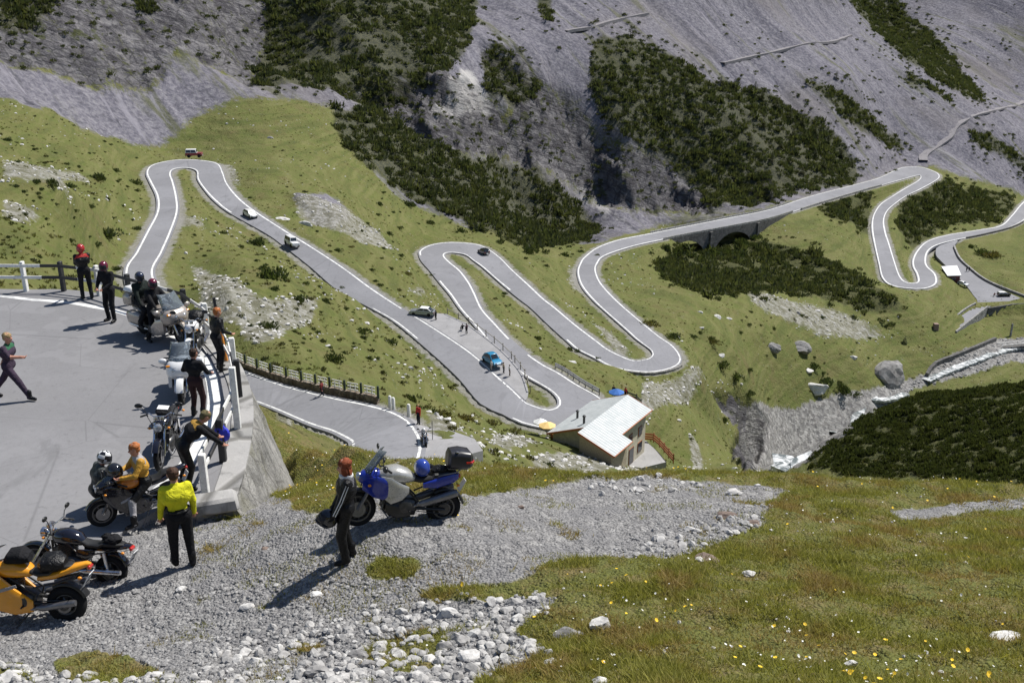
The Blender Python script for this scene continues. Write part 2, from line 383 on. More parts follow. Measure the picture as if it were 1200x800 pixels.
# radial spacing: finer near
RA = np.concatenate([np.exp(np.linspace(math.log(1.2), math.log(8), 40))[:-1], np.exp(np.linspace(math.log(8), math.log(32), 420))[:-1], np.exp(np.linspace(math.log(32), math.log(75), 110))[:-1], np.exp(np.linspace(math.log(75), math.log(1500), 683))])
NRA = len(RA)
GA, GR = np.meshgrid(AZ, RA); GX = GR*np.sin(GA); GY = GR*np.cos(GA)
def bil(f, sa, sr):
    """evaluate f on a coarse grid and upsample"""
    ia = np.linspace(0, NAZ-1, sa); ir = np.linspace(0, NRA-1, sr)
    ca = np.interp(ia, np.arange(NAZ), AZ); cr = np.exp(np.interp(ir, np.arange(NRA), np.log(RA)))
    A, Rr = np.meshgrid(ca, cr); v = f(Rr*np.sin(A), Rr*np.cos(A)).reshape(A.shape)
    t = np.array([np.interp(np.arange(NAZ), ia, row) for row in v])
    return np.array([np.interp(np.arange(NRA), ir, c) for c in t.T]).T
ZF = bil(lambda x, y: tps_ev(TFAR, lpol(*(lambda a_, r_: (r_*np.sin(a_), r_*np.cos(a_)))(np.clip(np.arctan2(x.ravel(), y.ravel()), R(-38), R(38)), np.hypot(x.ravel(), y.ravel()))).reshape(-1, 2)), 260, 320)*GR
near_rows = RA < 60
ZN = np.full(GX.shape, -1e3)
ZN[near_rows] = tps_ev(TNEAR, np.stack([GX[near_rows].ravel(), GY[near_rows].ravel()], -1)).reshape(-1, NAZ)
DE = np.full(GX.shape, 1e3)
q = np.stack([GX[near_rows].ravel(), GY[near_rows].ravel()], -1).astype(np.float32)
def mindist(q, P):
    o = np.empty(len(q), np.float32); j = np.empty(len(q), np.int32); P = P.astype(np.float32)
    for i in range(0, len(q), 20000):
        d = ((q[i:i+20000, None, 0]-P[None, :, 0])**2+(q[i:i+20000, None, 1]-P[None, :, 1])**2)
        k = d.argmin(1); j[i:i+20000] = k; o[i:i+20000] = np.sqrt(d[np.arange(len(k)), k])
    return o, j
_d, _j = mindist(q, EDGE)
DE[near_rows] = _d.reshape(-1, NAZ)
JE = np.zeros(GX.shape, np.int32); JE[near_rows] = _j.reshape(-1, NAZ)
INS = np.zeros(GX.shape, bool); INS[near_rows] = inpoly(GX[near_rows], GY[near_rows], SHELF)
ISPAD = np.zeros(GX.shape, bool); ISPAD[near_rows] = inpoly(GX[near_rows], GY[near_rows], PADPOLY)
ZN = np.where(ISPAD, PADZ-.06, ZN)
# outside the shelf: roll over the rim, or drop beside the masonry, and slope down to the valley side
_rc = catmull(RIMW, .6); _pp = proj(PADW[:, 0], PADW[:, 1], PADW[:, 2])
ezp = np.interp(_pp[1]+np.where(_pp[0] < 150, -60, 0), [330, 400, 470, 495, 525, 560, 592], [-10.6, -12.5, -15.2, -14.4, -12.8, -11.2, -10.0])
ezr = tps_ev(TNEAR, _rc[:, :2])-.26*sstep(-5, -2.5, _rc[:, 0])
dp, jp = mindist(q, PADW_OUT); dr, jr = mindist(q, _rc)
dropp = ezp[jp]-dp*.72; dropr = ezr[jr]-np.where(dr < 3, .1*dr+.1*dr*dr, 1.2+(dr-3)*.72)
wp = 1/(dp+.1)**2; wq = 1/(dr+.1)**2
drop = np.full(GX.shape, -1e3); drop[near_rows] = ((dropp*wp+dropr*wq)/(wp+wq)).reshape(-1, NAZ)
ZO = np.maximum(ZF, drop)
ZN = np.where(INS & ~ISPAD, ZN-.26*(1-sstep(0, 6, DE))*sstep(-5, -2.5, GX), ZN)
GZ = np.where(INS, ZN, ZO)
far_rows = RA >= 60; GZ[far_rows] = ZF[far_rows]
PX, PY, _ = proj(GX, GY, GZ)
NEARM = (INS | ((DE < 4) & near_rows[:, None]))
# ------------------------------------------------------------------ ground cover, traced outlines with ragged edges
wx = PX+7*fbm(GX/ (GR*.05+.01), GY/(GR*.05+.01), 3, 5)+3*noise(PX/5, PY/4, 9)
wy = PY+5*fbm(GX/(GR*.05+.01)+31, GY/(GR*.05+.01), 3, 6)+2*noise(PX/5+7, PY/4, 12)
FARM = ~NEARM
def reg(*polys, m=None):
    r = np.zeros(GX.shape, bool)
    for p in polys: r |= inpoly(wx, wy, p)
    return (r & (FARM if m is None else m))
SCREE = reg([(-400,-600),(-400,40),(0,112),(60,130),(100,155),(150,172),(178,176),(200,165),(225,140),(260,122),(300,112),(345,118),(392,128),(400,150),(420,180),(470,235),(560,272),(690,288),(762,264),(820,257),(900,243),(1000,216),(1045,198),(1090,196),(1200,225),(1600,230),(1600,-600)], [(345,232),(378,228),(405,240),(416,262),(392,269),(365,262)])
ROCK = reg([(-400,-300),(235,-300),(232,0),(250,40),(285,95),(300,105),(262,85),(205,65),(185,105),(110,108),(60,88),(0,72),(-400,30)], [(225,-60),(335,-60),(312,50),(293,100),(262,80),(240,40)], [(596,140),(622,108),(668,112),(705,160),(760,180),(800,205),(835,250),(770,246),(700,236),(650,205),(590,185)], [(390,105),(440,95),(510,85),(560,110),(600,150),(590,190),(540,180),(480,150),(420,120)], [(560,60),(600,62),(640,105),(600,130)], [(835,465),(880,470),(905,500),(880,555),(860,540),(868,500)], [(860,210),(905,205),(910,235),(880,240)])
BUSHP = [[(312,0),(312,-80),(560,-80),(560,0),(548,50),(525,82),(470,108),(432,125),(395,112),(335,102),(300,95),(313,50)],
 [(395,132),(440,125),(500,160),(560,188),(620,198),(672,232),(712,268),(690,285),(620,298),(560,270),(480,232),(425,190),(392,150)],
 [(562,65),(585,52),(602,80),(636,96),(600,125),(575,118)],
 [(700,45),(738,38),(790,66),(830,92),(900,108),(962,142),(1004,196),(1000,214),(940,222),(880,242),(830,242),(800,205),(760,172),(722,152),(700,120),(694,80)],
 [(765,305),(800,296),(850,280),(900,280),(960,300),(1040,342),(1062,364),(1000,360),(920,342),(832,344),(780,325)],
 [(950,240),(1008,225),(1018,232),(1020,268),(988,262)], [(1048,238),(1098,216),(1180,226),(1192,240),(1168,257),(1100,268),(1068,290),(1048,268)],
 [(942,92),(982,110),(1058,168),(1050,176),(985,140)], [(1058,84),(1105,112),(1112,120),(1060,98)], [(1138,152),(1165,160),(1200,188),(1200,202),(1148,168)],
 [(970,-20),(1050,0),(1125,82),(1158,122),(1100,98),(1035,50)], [(0,-30),(60,-30),(56,20),(25,42),(0,35)], [(150,-10),(182,-10),(175,18),(160,10)], [(628,0),(650,0),(648,30),(632,26)]]
BUSH = np.zeros(GX.shape, np.int8)
for k, p in enumerate(BUSHP): BUSH[reg(p)] = k+1
SPUR = inpoly(wx, wy, [(943,553),(955,535),(1010,487),(1080,458),(1130,456),(1200,451),(1420,440),(1420,600),(1200,575)]) & FARM & (GR < 165) & (GR > 40)
GRAVEL = reg([(880,470),(925,478),(1000,458),(1052,448),(1090,438),(1100,425),(1130,408),(1170,396),(1300,385),(1300,420),(1180,425),(1125,440),(1085,452),(1052,466),(1010,492),(975,520),(950,546),(900,556),(872,545),(868,510)])
PALE = reg([(548,78),(578,128),(568,137),(505,132),(500,128)], [(640,200),(690,225),(740,262),(700,245)])
DEBRIS = reg([(195,255),(240,262),(240,275),(200,275)], [(215,305),(280,325),(330,370),(300,390),(230,345)], [(0,185),(100,205),(110,215),(0,210)], [(0,220),(60,245),(40,262),(0,255)], [(345,232),(410,245),(470,295),(440,290),(350,258)], [(290,350),(380,350),(370,385),(300,395)], [(455,350),(490,330),(500,345)], [(665,305),(682,312),(690,345),(672,335)], [(690,372),(720,380),(745,415),(725,420)],
 [(755,440),(830,450),(870,435),(880,445),(810,470),(770,475),(762,500),(745,470)], [(495,505),(555,512),(570,530),(500,528)], [(480,355),(520,372),(560,405),(600,440),(585,445),(520,395)], [(870,335),(1010,370),(1060,395),(960,400),(880,350)], [(250,185),(275,190),(290,225),(270,215)], [(310,478),(340,482),(400,508),(330,500)], [(620,535),(690,530),(770,548),(620,560)], [(800,500),(815,500),(830,550),(812,550)], [(600,505),(640,522),(600,530),(560,520)])
# near ground
NG = [(-300,735),(-300,600),(230,585),(272,592),(335,580),(350,598),(385,604),(440,587),(560,582),(600,577),(640,575),(690,562),(750,556),(800,558),(850,566),(925,570),(905,585),(900,612),(850,632),(790,648),(740,655),(690,650),(640,660),(610,678),(575,690),(545,705),(655,700),(640,722),(600,740),(650,765),(560,792),(545,830),(-300,830)]
NEAR_PIX = NEARM & (GR > 6)
NGRAV = (inpoly(wx+4*noise(GX*2, GY*2, 3), wy+3*noise(GX*3, GY*3, 4), NG) | inpoly(wx, wy, [(1040,600),(1200,582),(1300,580),(1300,592),(1200,594),(1060,612)])) & NEAR_PIX
for p in ([(428,672),(452,655),(495,655),(480,675),(440,682)], [(60,778),(90,765),(150,768),(190,785),(120,800),(70,795)], [(410,780),(440,755),(500,735),(525,745),(520,780),(460,790)], [(480,690),(560,685),(640,690),(600,702),(500,705)], [(-20,790),(20,775),(40,800)], [(330,760),(350,750),(395,758),(360,765)]):
    NGRAV &= ~(inpoly(wx, wy, p) & NEAR_PIX)
TRACKBED = None
# ------------------------------------------------------------------ relief
H = GZ.copy(); fz = FARM & (GR > 55)
wr = ROCK.astype(float); ws = SCREE*(1-wr); wb = ((BUSH > 0) | SPUR).astype(float)
def blur(a, n):
    for _ in range(n):
        a = (a+np.roll(a, 1, 0)+np.roll(a, -1, 0)+np.roll(a, 1, 1)+np.roll(a, -1, 1))/5
    return a
wr_ = blur(wr, 4); ws_ = blur(ws.astype(float), 6)
fade = sstep(50, 90, GR)
u = (GX*.8+GY*.6); v = (-GX*.6+GY*.8)
fu = GX*.67-GY*.74; fv = GX*.74+GY*.67
wr_ = wr_*np.where((PX < 345) & (PY < 200), .55, 1.)
H += fade*wr_*(6.5*ridge(GX/30, GY/30, 5, 21)+4.5*ridge(fv/9, fu/30, 4, 33)+1.6*ridge(GX/5, GY/5, 3, 34)-4.)
H += fade*ws_*(1.9*ridge(fv/15, fu/110, 4, 41)+1.0*fbm(GX/9, GY/9, 4, 43))
H += fade*(1-wr_-ws_*.5).clip(0, 1)*(.9*fbm(GX/22, GY/22, 3, 51)+.42*fbm(GX/4, GY/4, 3, 52)+.16*np.sin(GZ*2.2+3*noise(GX/11, GY/11, 57))*sstep(.1, .5, fbm(GX/30, GY/30, 2, 58)+.3))
H += (1-fade)*np.where(ISPAD, 0, 1)*np.where(NGRAV, .035*fbm(GX*2, GY*2, 4, 60)+.03*ridge(GX*5, GY*5, 2, 61), .09*fbm(GX*1.1, GY*1.1, 4, 62)+.05*fbm(GX*4, GY*4, 2, 63))
# flatten to the roads
from mathutils.kdtree import KDTree
rows = (RA > 45) & (RA < 600)
SK = np.where(~BRIDGE)[0]
RDIST = np.full(GX.shape, 1e3); RZ = np.zeros(GX.shape)
_R = np.where(rows)[0]; _sub = (slice(_R[0], _R[-1]+1),)
q = np.stack([GX[_sub].ravel(), GY[_sub].ravel()], -1)
d_, j_ = mindist(q[::1], RC[SK][::7])
cand = np.where(d_ < RW[SK][::7][j_]+15)[0]
ks = np.linspace(0, 1, 9)
RS = np.concatenate([RL0_+(RR0_-RL0_)*k for RL0_, RR0_ in [(ROAD[SK, :3], ROAD[SK, 3:])] for k in ks])
kd = KDTree(len(RS))
for i, p_ in enumerate(RS): kd.insert((p_[0], p_[1], 0), i)
kd.balance()
_dd = np.full(len(q), 1e3); _zz = np.zeros(len(q))
for i in cand:
    _, k, dd_ = kd.find((q[i, 0], q[i, 1], 0)); _dd[i] = dd_; _zz[i] = RS[k, 2]
RDIST[_sub] = _dd.reshape(-1, NAZ); RZ[_sub] = _zz.reshape(-1, NAZ)
w = 1-sstep(1.4, 8.5, RDIST)
dev = np.clip(H-(RZ-.26), -60, 60)
H = np.where(rows[:, None], H-dev*w, H)
inl = np.zeros(GX.shape, bool); inl[rows] = inpoly(GX[rows], GY[rows], LOTP[:, :2])
_dl = np.full(GX.shape, 1e3); lr = (RA > 290) & (RA < 470)
_dl[lr] = mindist(np.stack([GX[lr].ravel(), GY[lr].ravel()], -1), catmull(np.vstack([LOTP, LOTP[:1]]), 1.5))[0].reshape(-1, NAZ)
lw = np.where(inl, 1, 1-sstep(.8, 5, _dl))
H = H-np.clip(H-(-104.15+.12*0), -60, 60)*lw*np.where(PY < 366, 1, np.where(inl, .0, 0))
HPOLY = np.array([PZ(a, c, -63.75)[:2] for a, c in [(640,530),(700,545),(726,548),(754,551),(786,543),(775,530),(758,514),(735,517),(690,520)]])
_hr = (RA > 95) & (RA < 165); ih = np.zeros(GX.shape, bool); ih[_hr] = inpoly(GX[_hr], GY[_hr], HPOLY)
iw = blur(ih.astype(float), 6); H = H*(1-iw)+np.minimum(H, -64.0)*iw
GZ = H
from math import exp
_la0 = AZ[0]; _das = AZ[1]-AZ[0]; _lr = np.log(RA)
def ground(x, y):
    x = np.asarray(x, float); y = np.asarray(y, float)
    a = np.interp(np.arctan2(x, y), AZ, np.arange(NAZ)); l = np.interp(np.log(np.hypot(x, y)+1e-9), _lr, np.arange(NRA))
    a = np.clip(a, 0, NAZ-1.001); l = np.clip(l, 0, NRA-1.001)
    i = a.astype(int); j = l.astype(int); fa = a-i; fl = l-j
    return (GZ[j, i]*(1-fa)+GZ[j, i+1]*fa)*(1-fl)+(GZ[j+1, i]*(1-fa)+GZ[j+1, i+1]*fa)*fl
def hit(px, py, r0=6., r1=1400.):
    """first point of the ground seen at a photo pixel"""
    d = ray(px, py); h = math.hypot(d[0], d[1]); t = np.exp(np.linspace(math.log(r0), math.log(r1), 2600))/h
    z = ground(d[0]*t, d[1]*t); b = np.where(d[2]*t <= z)[0]
    if len(b) == 0: return d*t[-1]
    k = b[0]; k0 = max(k-1, 0)
    a0 = d[2]*t[k0]-z[k0]; a1 = d[2]*t[k]-z[k]; s = a0/(a0-a1) if a0 != a1 else 0
    tt = t[k0]+(t[k]-t[k0])*s; return d*tt
def gz(x, y): return float(ground(np.array([x]), np.array([y]))[0])
# ------------------------------------------------------------------ ground sheet
def ground_material():
    t = NT('alpine_ground'); p = t.geo()
    c1 = t.n('ShaderNodeAttribute', attribute_name='cover'); s1 = t.sep(c1.outputs['Color'])
    c2 = t.n('ShaderNodeAttribute', attribute_name='cover_b'); s2 = t.sep(c2.outputs['Color'])
    scree, rock, gravel = s1[0], s1[1], s1[2]; pale, debris, bush = s2[0], s2[1], s2[2]
    nearf = c1.outputs['Alpha']
    # grass: far meadow
    n1 = t.noise(p, .045, 5, .6); n2 = t.noise(p, .35, 5, .65); n3 = t.noise(p, 1.6, 4, .7); n4 = t.noise(p, 9., 4, .7)
    g = t.mix(t.ramp(n1, .35, .65), (.108, .125, .028), (.155, .16, .042))
    g = t.mix(t.ramp(n2, .42, .66), g, (.12, .108, .032))
    g = t.mix(t.ramp(n2, .52, .3), g, (.10, .125, .02))
    g = t.mix(t.ramp(n3, .35, .7, 0, .55), g, (.185, .17, .07))
    g = t.mix(t.ramp(n4, .4, .7, 0, .5), g, (.075, .085, .018))
    tc = t.noise(t.mul(p, (.05, .05, 1.1)), 1., 4, .6); g = t.mix(t.ramp(tc, .5, .64, 0, .5), g, (.2, .185, .075)); g = t.mix(t.ramp(tc, .48, .36, 0, .55), g, (.07, .085, .02))
    g = t.mix(t.ramp(t.noise(p, .11, 6, .7), .56, .68, 0, .7), g, (.15, .12, .05))
    # meadow stones and bare patches
    v = t.voro(p, 1.1); sp = t.ramp(v['Distance'], .10, .2, 1, 0); spm = t.math('MULTIPLY', sp, t.ramp(n1, .45, .62))
    g = t.mix(t.math('MULTIPLY', spm, t.ramp(n2, .5, .6)), g, (.42, .41, .38))
    # soil of the near bank
    gn = t.mix(t.ramp(t.noise(p, 2.2, 5, .65), .4, .65), (.135, .135, .032), (.2, .145, .065))
    gn = t.mix(t.ramp(t.noise(p, 14, 4, .7), .42, .7, 0, .7), gn, (.05, .055, .015))
    g = t.mix(nearf, g, gn)
    # scree: mauve grey with streaks down the fall line
    sx_ = t.n('ShaderNodeSeparateXYZ'); t.l(p, sx_.inputs[0]); X_, Y_, Z_ = sx_.outputs
    cb_ = t.n('ShaderNodeCombineXYZ'); t.l(t.math('MULTIPLY', t.math('SUBTRACT', t.math('MULTIPLY', X_, .67), t.math('MULTIPLY', Y_, .74)), .13), cb_.inputs[0]); t.l(t.math('ADD', t.math('MULTIPLY', X_, .74), t.math('MULTIPLY', Y_, .67)), cb_.inputs[1]); t.l(t.math('MULTIPLY', Z_, .13), cb_.inputs[2]); ps = cb_.outputs[0]
    sn = t.noise(ps, .11, 7, .66); sn2 = t.noise(p, .7, 6, .72); sn3 = t.noise(p, .018, 3, .5)
    sc = t.mix(t.ramp(sn, .36, .64), (.118, .113, .145), (.19, .182, .212))
    sc = t.mix(t.ramp(sn2, .42, .68, 0, .7), sc, (.075, .072, .082))
    sc = t.mix(t.ramp(sn2, .56, .34, 0, .6), sc, (.27, .26, .265))
    sc = t.mix(t.ramp(t.noise(ps, .09, 6, .65, .4), .55, .66, 0, .75), sc, (.105, .11, .05)); sc = t.mix(t.ramp(t.noise(ps, .3, 5, .65), .57, .66, 0, .6), sc, (.06, .06, .07)); sc = t.mix(t.ramp(t.noise(ps, .22, 5, .65), .43, .34, 0, .7), sc, (.25, .24, .27))
    sc = t.mix(t.ramp(sn3, .5, .7, 0, .5), sc, (.16, .145, .14))
    # rock: cracked, darker
    rn = t.noise(p, .12, 8, .7); cr = t.voro(p, .22, 'DISTANCE_TO_EDGE')['Distance']
    rn2 = t.noise(p, .45, 7, .72)
    ro = t.mix(t.ramp(rn, .38, .62), (.095, .09, .1), (.19, .182, .192))
    ro = t.mix(t.ramp(rn2, .52, .36, 0, .75), ro, (.25, .24, .24))
    ro = t.mix(t.ramp(cr, 0, .08, .7, 0), ro, (.05, .048, .052))
    ro = t.mix(t.ramp(rn2, .55, .68, 0, .75), ro, (.07, .066, .07))
    ro = t.mix(t.ramp(t.noise(p, .2, 5, .6), .58, .66, 0, .8), ro, (.08, .09, .03))
    # river gravel and limestone grit
    vg = t.voro(p, 1.3)['Color']; vs = t.sep(vg)[0]
    gr = t.mix(vs, (.14, .135, .135), (.36, .35, .335)); gr = t.mix(t.ramp(sn2, .45, .65, 0, .6), gr, (.16, .15, .14))
    vn = t.voro(p, 26.)['Color']; vn2 = t.voro(p, 9.)['Color']
    grn = t.mix(t.ramp(t.sep(vn)[0], .1, .9), (.15, .146, .146), (.28, .273, .268))
    grn = t.mix(t.ramp(t.sep(vn2)[1], .7, .95, 0, .35), grn, (.46, .45, .43))
    grn = t.mix(t.ramp(t.noise(p, 1.3, 5, .65), .45, .62, 0, .8), grn, (.19, .186, .188))
    gr = t.mix(nearf, gr, grn)
    edge = t.math('ADD', t.math('MULTIPLY', t.noise(p, .25, 6, .72), .6), t.math('MULTIPLY', t.noise(p, 1.2, 5, .7), .4))
    def soft(m, w=.3):
        return t.ramp(t.math('ADD', m, t.math('MULTIPLY_ADD', edge, 2.2, -1.1)), .5-w, .5+w)
    g = t.mix(.25, g, (.105, .128, .055)); col = t.mix(soft(scree, .22), g, sc); dm = t.math('MULTIPLY_ADD', debris, .52, t.math('MULTIPLY', t.noise(p, .55, 8, .78), .72)); col = t.mix(t.ramp(dm, .66, .8, 0, .9), col, t.mix(t.ramp(sn2, .35, .6), (.34, .33, .31), (.15, .145, .105)))
    col = t.mix(soft(rock, .15), col, ro)
    col = t.mix(soft(pale, .35), col, t.mix(sn2, (.34, .33, .33), (.5, .48, .46)))
    col = t.mix(t.math('MULTIPLY', soft(bush), .85), col, t.mix(t.ramp(n3, .4, .6), (.03, .036, .016), (.085, .085, .035)))
    e2 = t.math('ADD', t.math('MULTIPLY', t.noise(p, 1.1, 5, .7), .6), t.math('MULTIPLY', t.noise(p, 7., 4, .7), .4))
    vg_ = t.math('MULTIPLY', c2.outputs['Alpha'], 1.)
    col = t.mix(t.ramp(t.math('ADD', vg_, t.math('MULTIPLY_ADD', t.noise(p, .7, 6, .75), 1.6, -.8)), .55, .95, 0, .85), col, t.mix(sn2, (.2, .19, .175), (.33, .32, .3)))
    gm = t.ramp(t.math('ADD', gravel, t.math('MULTIPLY_ADD', e2, 1.9, -.95)), .32, .68)
    col = t.mix(gm, col, gr)
    st_ = t.n('ShaderNodeCombineXYZ'); t.l(t.math('MULTIPLY', X_, .08), st_.inputs[0]); t.l(t.math('MULTIPLY', Y_, .08), st_.inputs[1]); t.l(t.math('ADD', t.math('MULTIPLY', Z_, .55), t.math('MULTIPLY', X_, .22)), st_.inputs[2]); bed = t.noise(st_.outputs[0], 1.1, 6, .75, .3)
    col = t.mix(t.math('MULTIPLY', t.ramp(bed, .5, .58, 0, .6), soft(rock, .2)), col, (.065, .06, .066)); col = t.mix(t.math('MULTIPLY', t.ramp(bed, .46, .38, 0, .6), soft(rock, .2)), col, (.27, .26, .262))
    hb = t.math('ADD', t.math('MULTIPLY', rn, 6.), t.math('MULTIPLY', rn2, 2.5))
    hb = t.math('ADD', hb, t.math('MULTIPLY', bed, 5.)); hm = t.math('MULTIPLY', hb, t.math('MULTIPLY_ADD', rock, .8, .12))
    hn = t.math('MULTIPLY_ADD', t.voro(p, 22.)['Distance'], -.05, t.math('MULTIPLY', n4, .03))
    hh = t.math('ADD', t.math('ADD', hm, t.math('MULTIPLY', sn2, .5)), hn)
    hs = t.n('ShaderNodeMix', data_type='FLOAT'); t.l(nearf, hs.inputs[0]); t.l(hh, hs.inputs[2]); t.l(t.math('MULTIPLY_ADD', t.voro(p, 22.)['Distance'], -.05, t.math('MULTIPLY', n4, .04)), hs.inputs[3])
    t.bump(hs.outputs[0], .8, 1.0)
    return t.done(col, .95, .15)
idx = np.arange(NRA*NAZ).reshape(NRA, NAZ)
F4 = np.stack([idx[:-1, :-1], idx[:-1, 1:], idx[1:, 1:], idx[1:, :-1]], -1).reshape(-1, 4)[:, ::-1]
me = mkmesh('ground', np.stack([GX, GY, GZ], -1).reshape(-1, 3), F4, ground_material(), smooth=True)
def setcol(me, nm, chans):
    a = me.color_attributes.new(nm, 'FLOAT_COLOR', 'POINT')
    a.data.foreach_set('color', np.stack([np.asarray(c, np.float32).ravel() for c in chans], -1).ravel())
NG_ = blur(NGRAV.astype(float), 14)
setcol(me, 'cover', [blur(ws*1., 12), blur(wr*np.where((PX < 335) & (PY < 200), .72, 1.), 3), np.where(NEARM, NG_, blur(GRAVEL*1., 1)), np.where(NEARM & (GR < 45), 1., 0.)])
setcol(me, 'cover_b', [blur(PALE*1., 4), blur(DEBRIS*1., 22), blur(wb, 4), (1-sstep(.6, 3.2, RDIST))*FARM])
tag(link('ground', me), kind='structure')
# ------------------------------------------------------------------ roads
def asphalt(name, base=(.2, .2, .215), sc=1.):
    t = NT(name); p = t.geo()
    n = t.noise(p, .12*sc, 5, .6); f = t.noise(p, 3.*sc, 5, .7); g = t.noise(p, 42, 3, .7)
    b = base
    c = t.mix(t.ramp(n, .35, .65), [x*.88 for x in b], [x*1.1 for x in b])
    c = t.mix(t.ramp(f, .4, .7, 0, .4), c, [x*.78 for x in b]); c = t.mix(t.ramp(g, .35, .65, 0, .35), c, [x*1.25 for x in b])
    st = t.noise(t.mul(p, (1., .35, 1)), .5*sc, 4, .6, 1.2); c = t.mix(t.ramp(st, .58, .68, 0, .35), c, [x*.6 for x in b])
    for k_, sc_ in ((.9, .22), (2.3, .5)): c = t.mix(t.ramp(t.noise(p, k_*sc, 6, .72, .8), .58, .66, 0, sc_), c, [x*.62 for x in b])
    c = t.mix(t.ramp(t.noise(p, .35*sc, 3, .5), .6, .63, 0, .35), c, [x*1.22 for x in b])
    ck = t.voro(t.mul(p, (1, 1, .2)), .16*sc, 'DISTANCE_TO_EDGE')['Distance']; c = t.mix(t.ramp(ck, 0, .006, .35, 0), c, [x*.45 for x in b])
    t.bump(g, .25, .01)
    return t.done(c, .82, .35)
M_ROAD = asphalt('worn_asphalt', sc=.6)
M_PAD = asphalt('bend_asphalt', (.2, .197, .203), 2.2)
def white_paint():
    t = NT('road_paint'); p = t.geo(); n = t.noise(p, 1.4, 5, .7)
    return t.done(t.mix(t.ramp(n, .42, .66, 0, .75), (.76, .76, .74), (.3, .3, .31)), .7, .3)
M_LINE = white_paint()
def ribbon(name, L, Rr, mat, lift=0., skirt=.0, parent=None, kind=None):
    n = len(L); up = np.array([0, 0, lift])
    rows_ = [L+up, Rr+up]
    if skirt: rows_ = [L+up-[0, 0, skirt]]+rows_+[Rr+up-[0, 0, skirt]]
    V = np.stack(rows_, 1); k = V.shape[1]; ii = np.arange(n*k).reshape(n, k)
    F = np.concatenate([np.stack([ii[:-1, j], ii[1:, j], ii[1:, j+1], ii[:-1, j+1]], -1) for j in range(k-1)])
    o = link(name, mkmesh(name, V.reshape(-1, 3), F, mat, smooth=False), parent)
    if kind: tag(o, kind=kind)
    return o
def offset(P, d):
    """shift a polyline sideways in plan (positive = to its left)"""
    t = np.gradient(P[:, :2], axis=0); t /= np.linalg.norm(t, axis=1)[:, None]+1e-9
    Q = P.copy(); Q[:, 0] += -t[:, 1]*d; Q[:, 1] += t[:, 0]*d; return Q
RL, RRt = ROAD[:, :3], ROAD[:, 3:]
crs = (RRt-RL); crs /= np.linalg.norm(crs, axis=1)[:, None]
road = ribbon('mountain_road', RL-crs*.35, RRt+crs*.35, M_ROAD, 0., .9, kind='structure')
rpx = proj(RC[:, 0], RC[:, 1], RC[:, 2])
def runs(mask):
    k = np.where(mask)[0]; return [c for c in np.split(k, np.where(np.diff(k) > 1)[0]+1) if len(c) > 2]
LW = np.clip(.16+.0009*np.hypot(RC[:, 0], RC[:, 1]), .2, .5)[:, None]
s_ = np.arange(len(RC))
leg = np.zeros(len(RC), int)
def cut(*boxes):
    m = np.ones(len(RC), bool)
    for (x0, x1, y0, y1) in boxes: m &= ~((rpx[0] > x0) & (rpx[0] < x1) & (rpx[1] > y0) & (rpx[1] < y1))
    return m
for side, m in (('L', cut((455, 500, 470, 620), (455, 478, 352, 368), (493, 530, 300, 345))), ('R', cut((262, 452, 250, 368), (480, 602, 400, 500), (602, 680, 340, 412), (560, 700, 490, 520)))):
    for c in runs(m):
        A = (RL if side == 'L' else RRt)[c]; s = crs[c]*(1 if side == 'L' else -1)
        ribbon('edge_line', A, A+s*LW[c], M_LINE, .012, 0, road)
# lot
def sheet(name, P, z_off, mat, parent=None, kind=None):
    from mathutils.geometry import tessellate_polygon
    vs = [Vector(tuple(p)) for p in P]
    tris = tessellate_polygon([[Vector((v.x, v.y, 0)) for v in vs]])
    fs = []
    for a, b, c in tris:
        n = (vs[b]-vs[a]).cross(vs[c]-vs[a]); fs.append((a, b, c) if n.z > 0 else (a, c, b))
    n = len(vs); V = [(v.x, v.y, v.z+z_off) for v in vs]+[(v.x, v.y, v.z+z_off-.9) for v in vs]
    fs += [(i, (i+1) % n, (i+1) % n+n, i+n) for i in range(n)]
    o = link(name, mkmesh(name, V, fs, mat), parent)
    return tag(o, kind=kind) if kind else o
sheet('lot_pavement', catmull(np.vstack([LOTP, LOTP[:1]]), 3)[:-1], .03, M_ROAD, kind='structure')
# hairpin pad in the foreground
padpts = np.vstack([PADW, [(x, y, PADZ) for x, y in PADFW[:, :2]]])
pad = sheet('hairpin_pavement', padpts, 0., M_PAD, kind='structure')
KER = catmull(np.array([PZ(a, b, PADZ) for a, b in [(-150,341),(-60,343),(0,347),(40,351.5),(75,354),(107,359),(142,366),(172,377),(200,391),(225,408),(243,431),(250,455),(250,478),(243,503),(228,530),(207,556),(186,574)]]), .4)
t_ = np.gradient(KER[:, :2], axis=0); t_ /= np.linalg.norm(t_, axis=1)[:, None]; nn = np.stack([-t_[:, 1], t_[:, 0], 0*t_[:, 0]], 1)
wdt = np.interp(np.arange(len(KER)), [0, len(KER)*.45, len(KER)*.62, len(KER)], [.2, .22, .3, .3])[:, None]
ribbon('edge_line', KER-nn*wdt/2, KER+nn*wdt/2, M_LINE, .006, 0, pad)
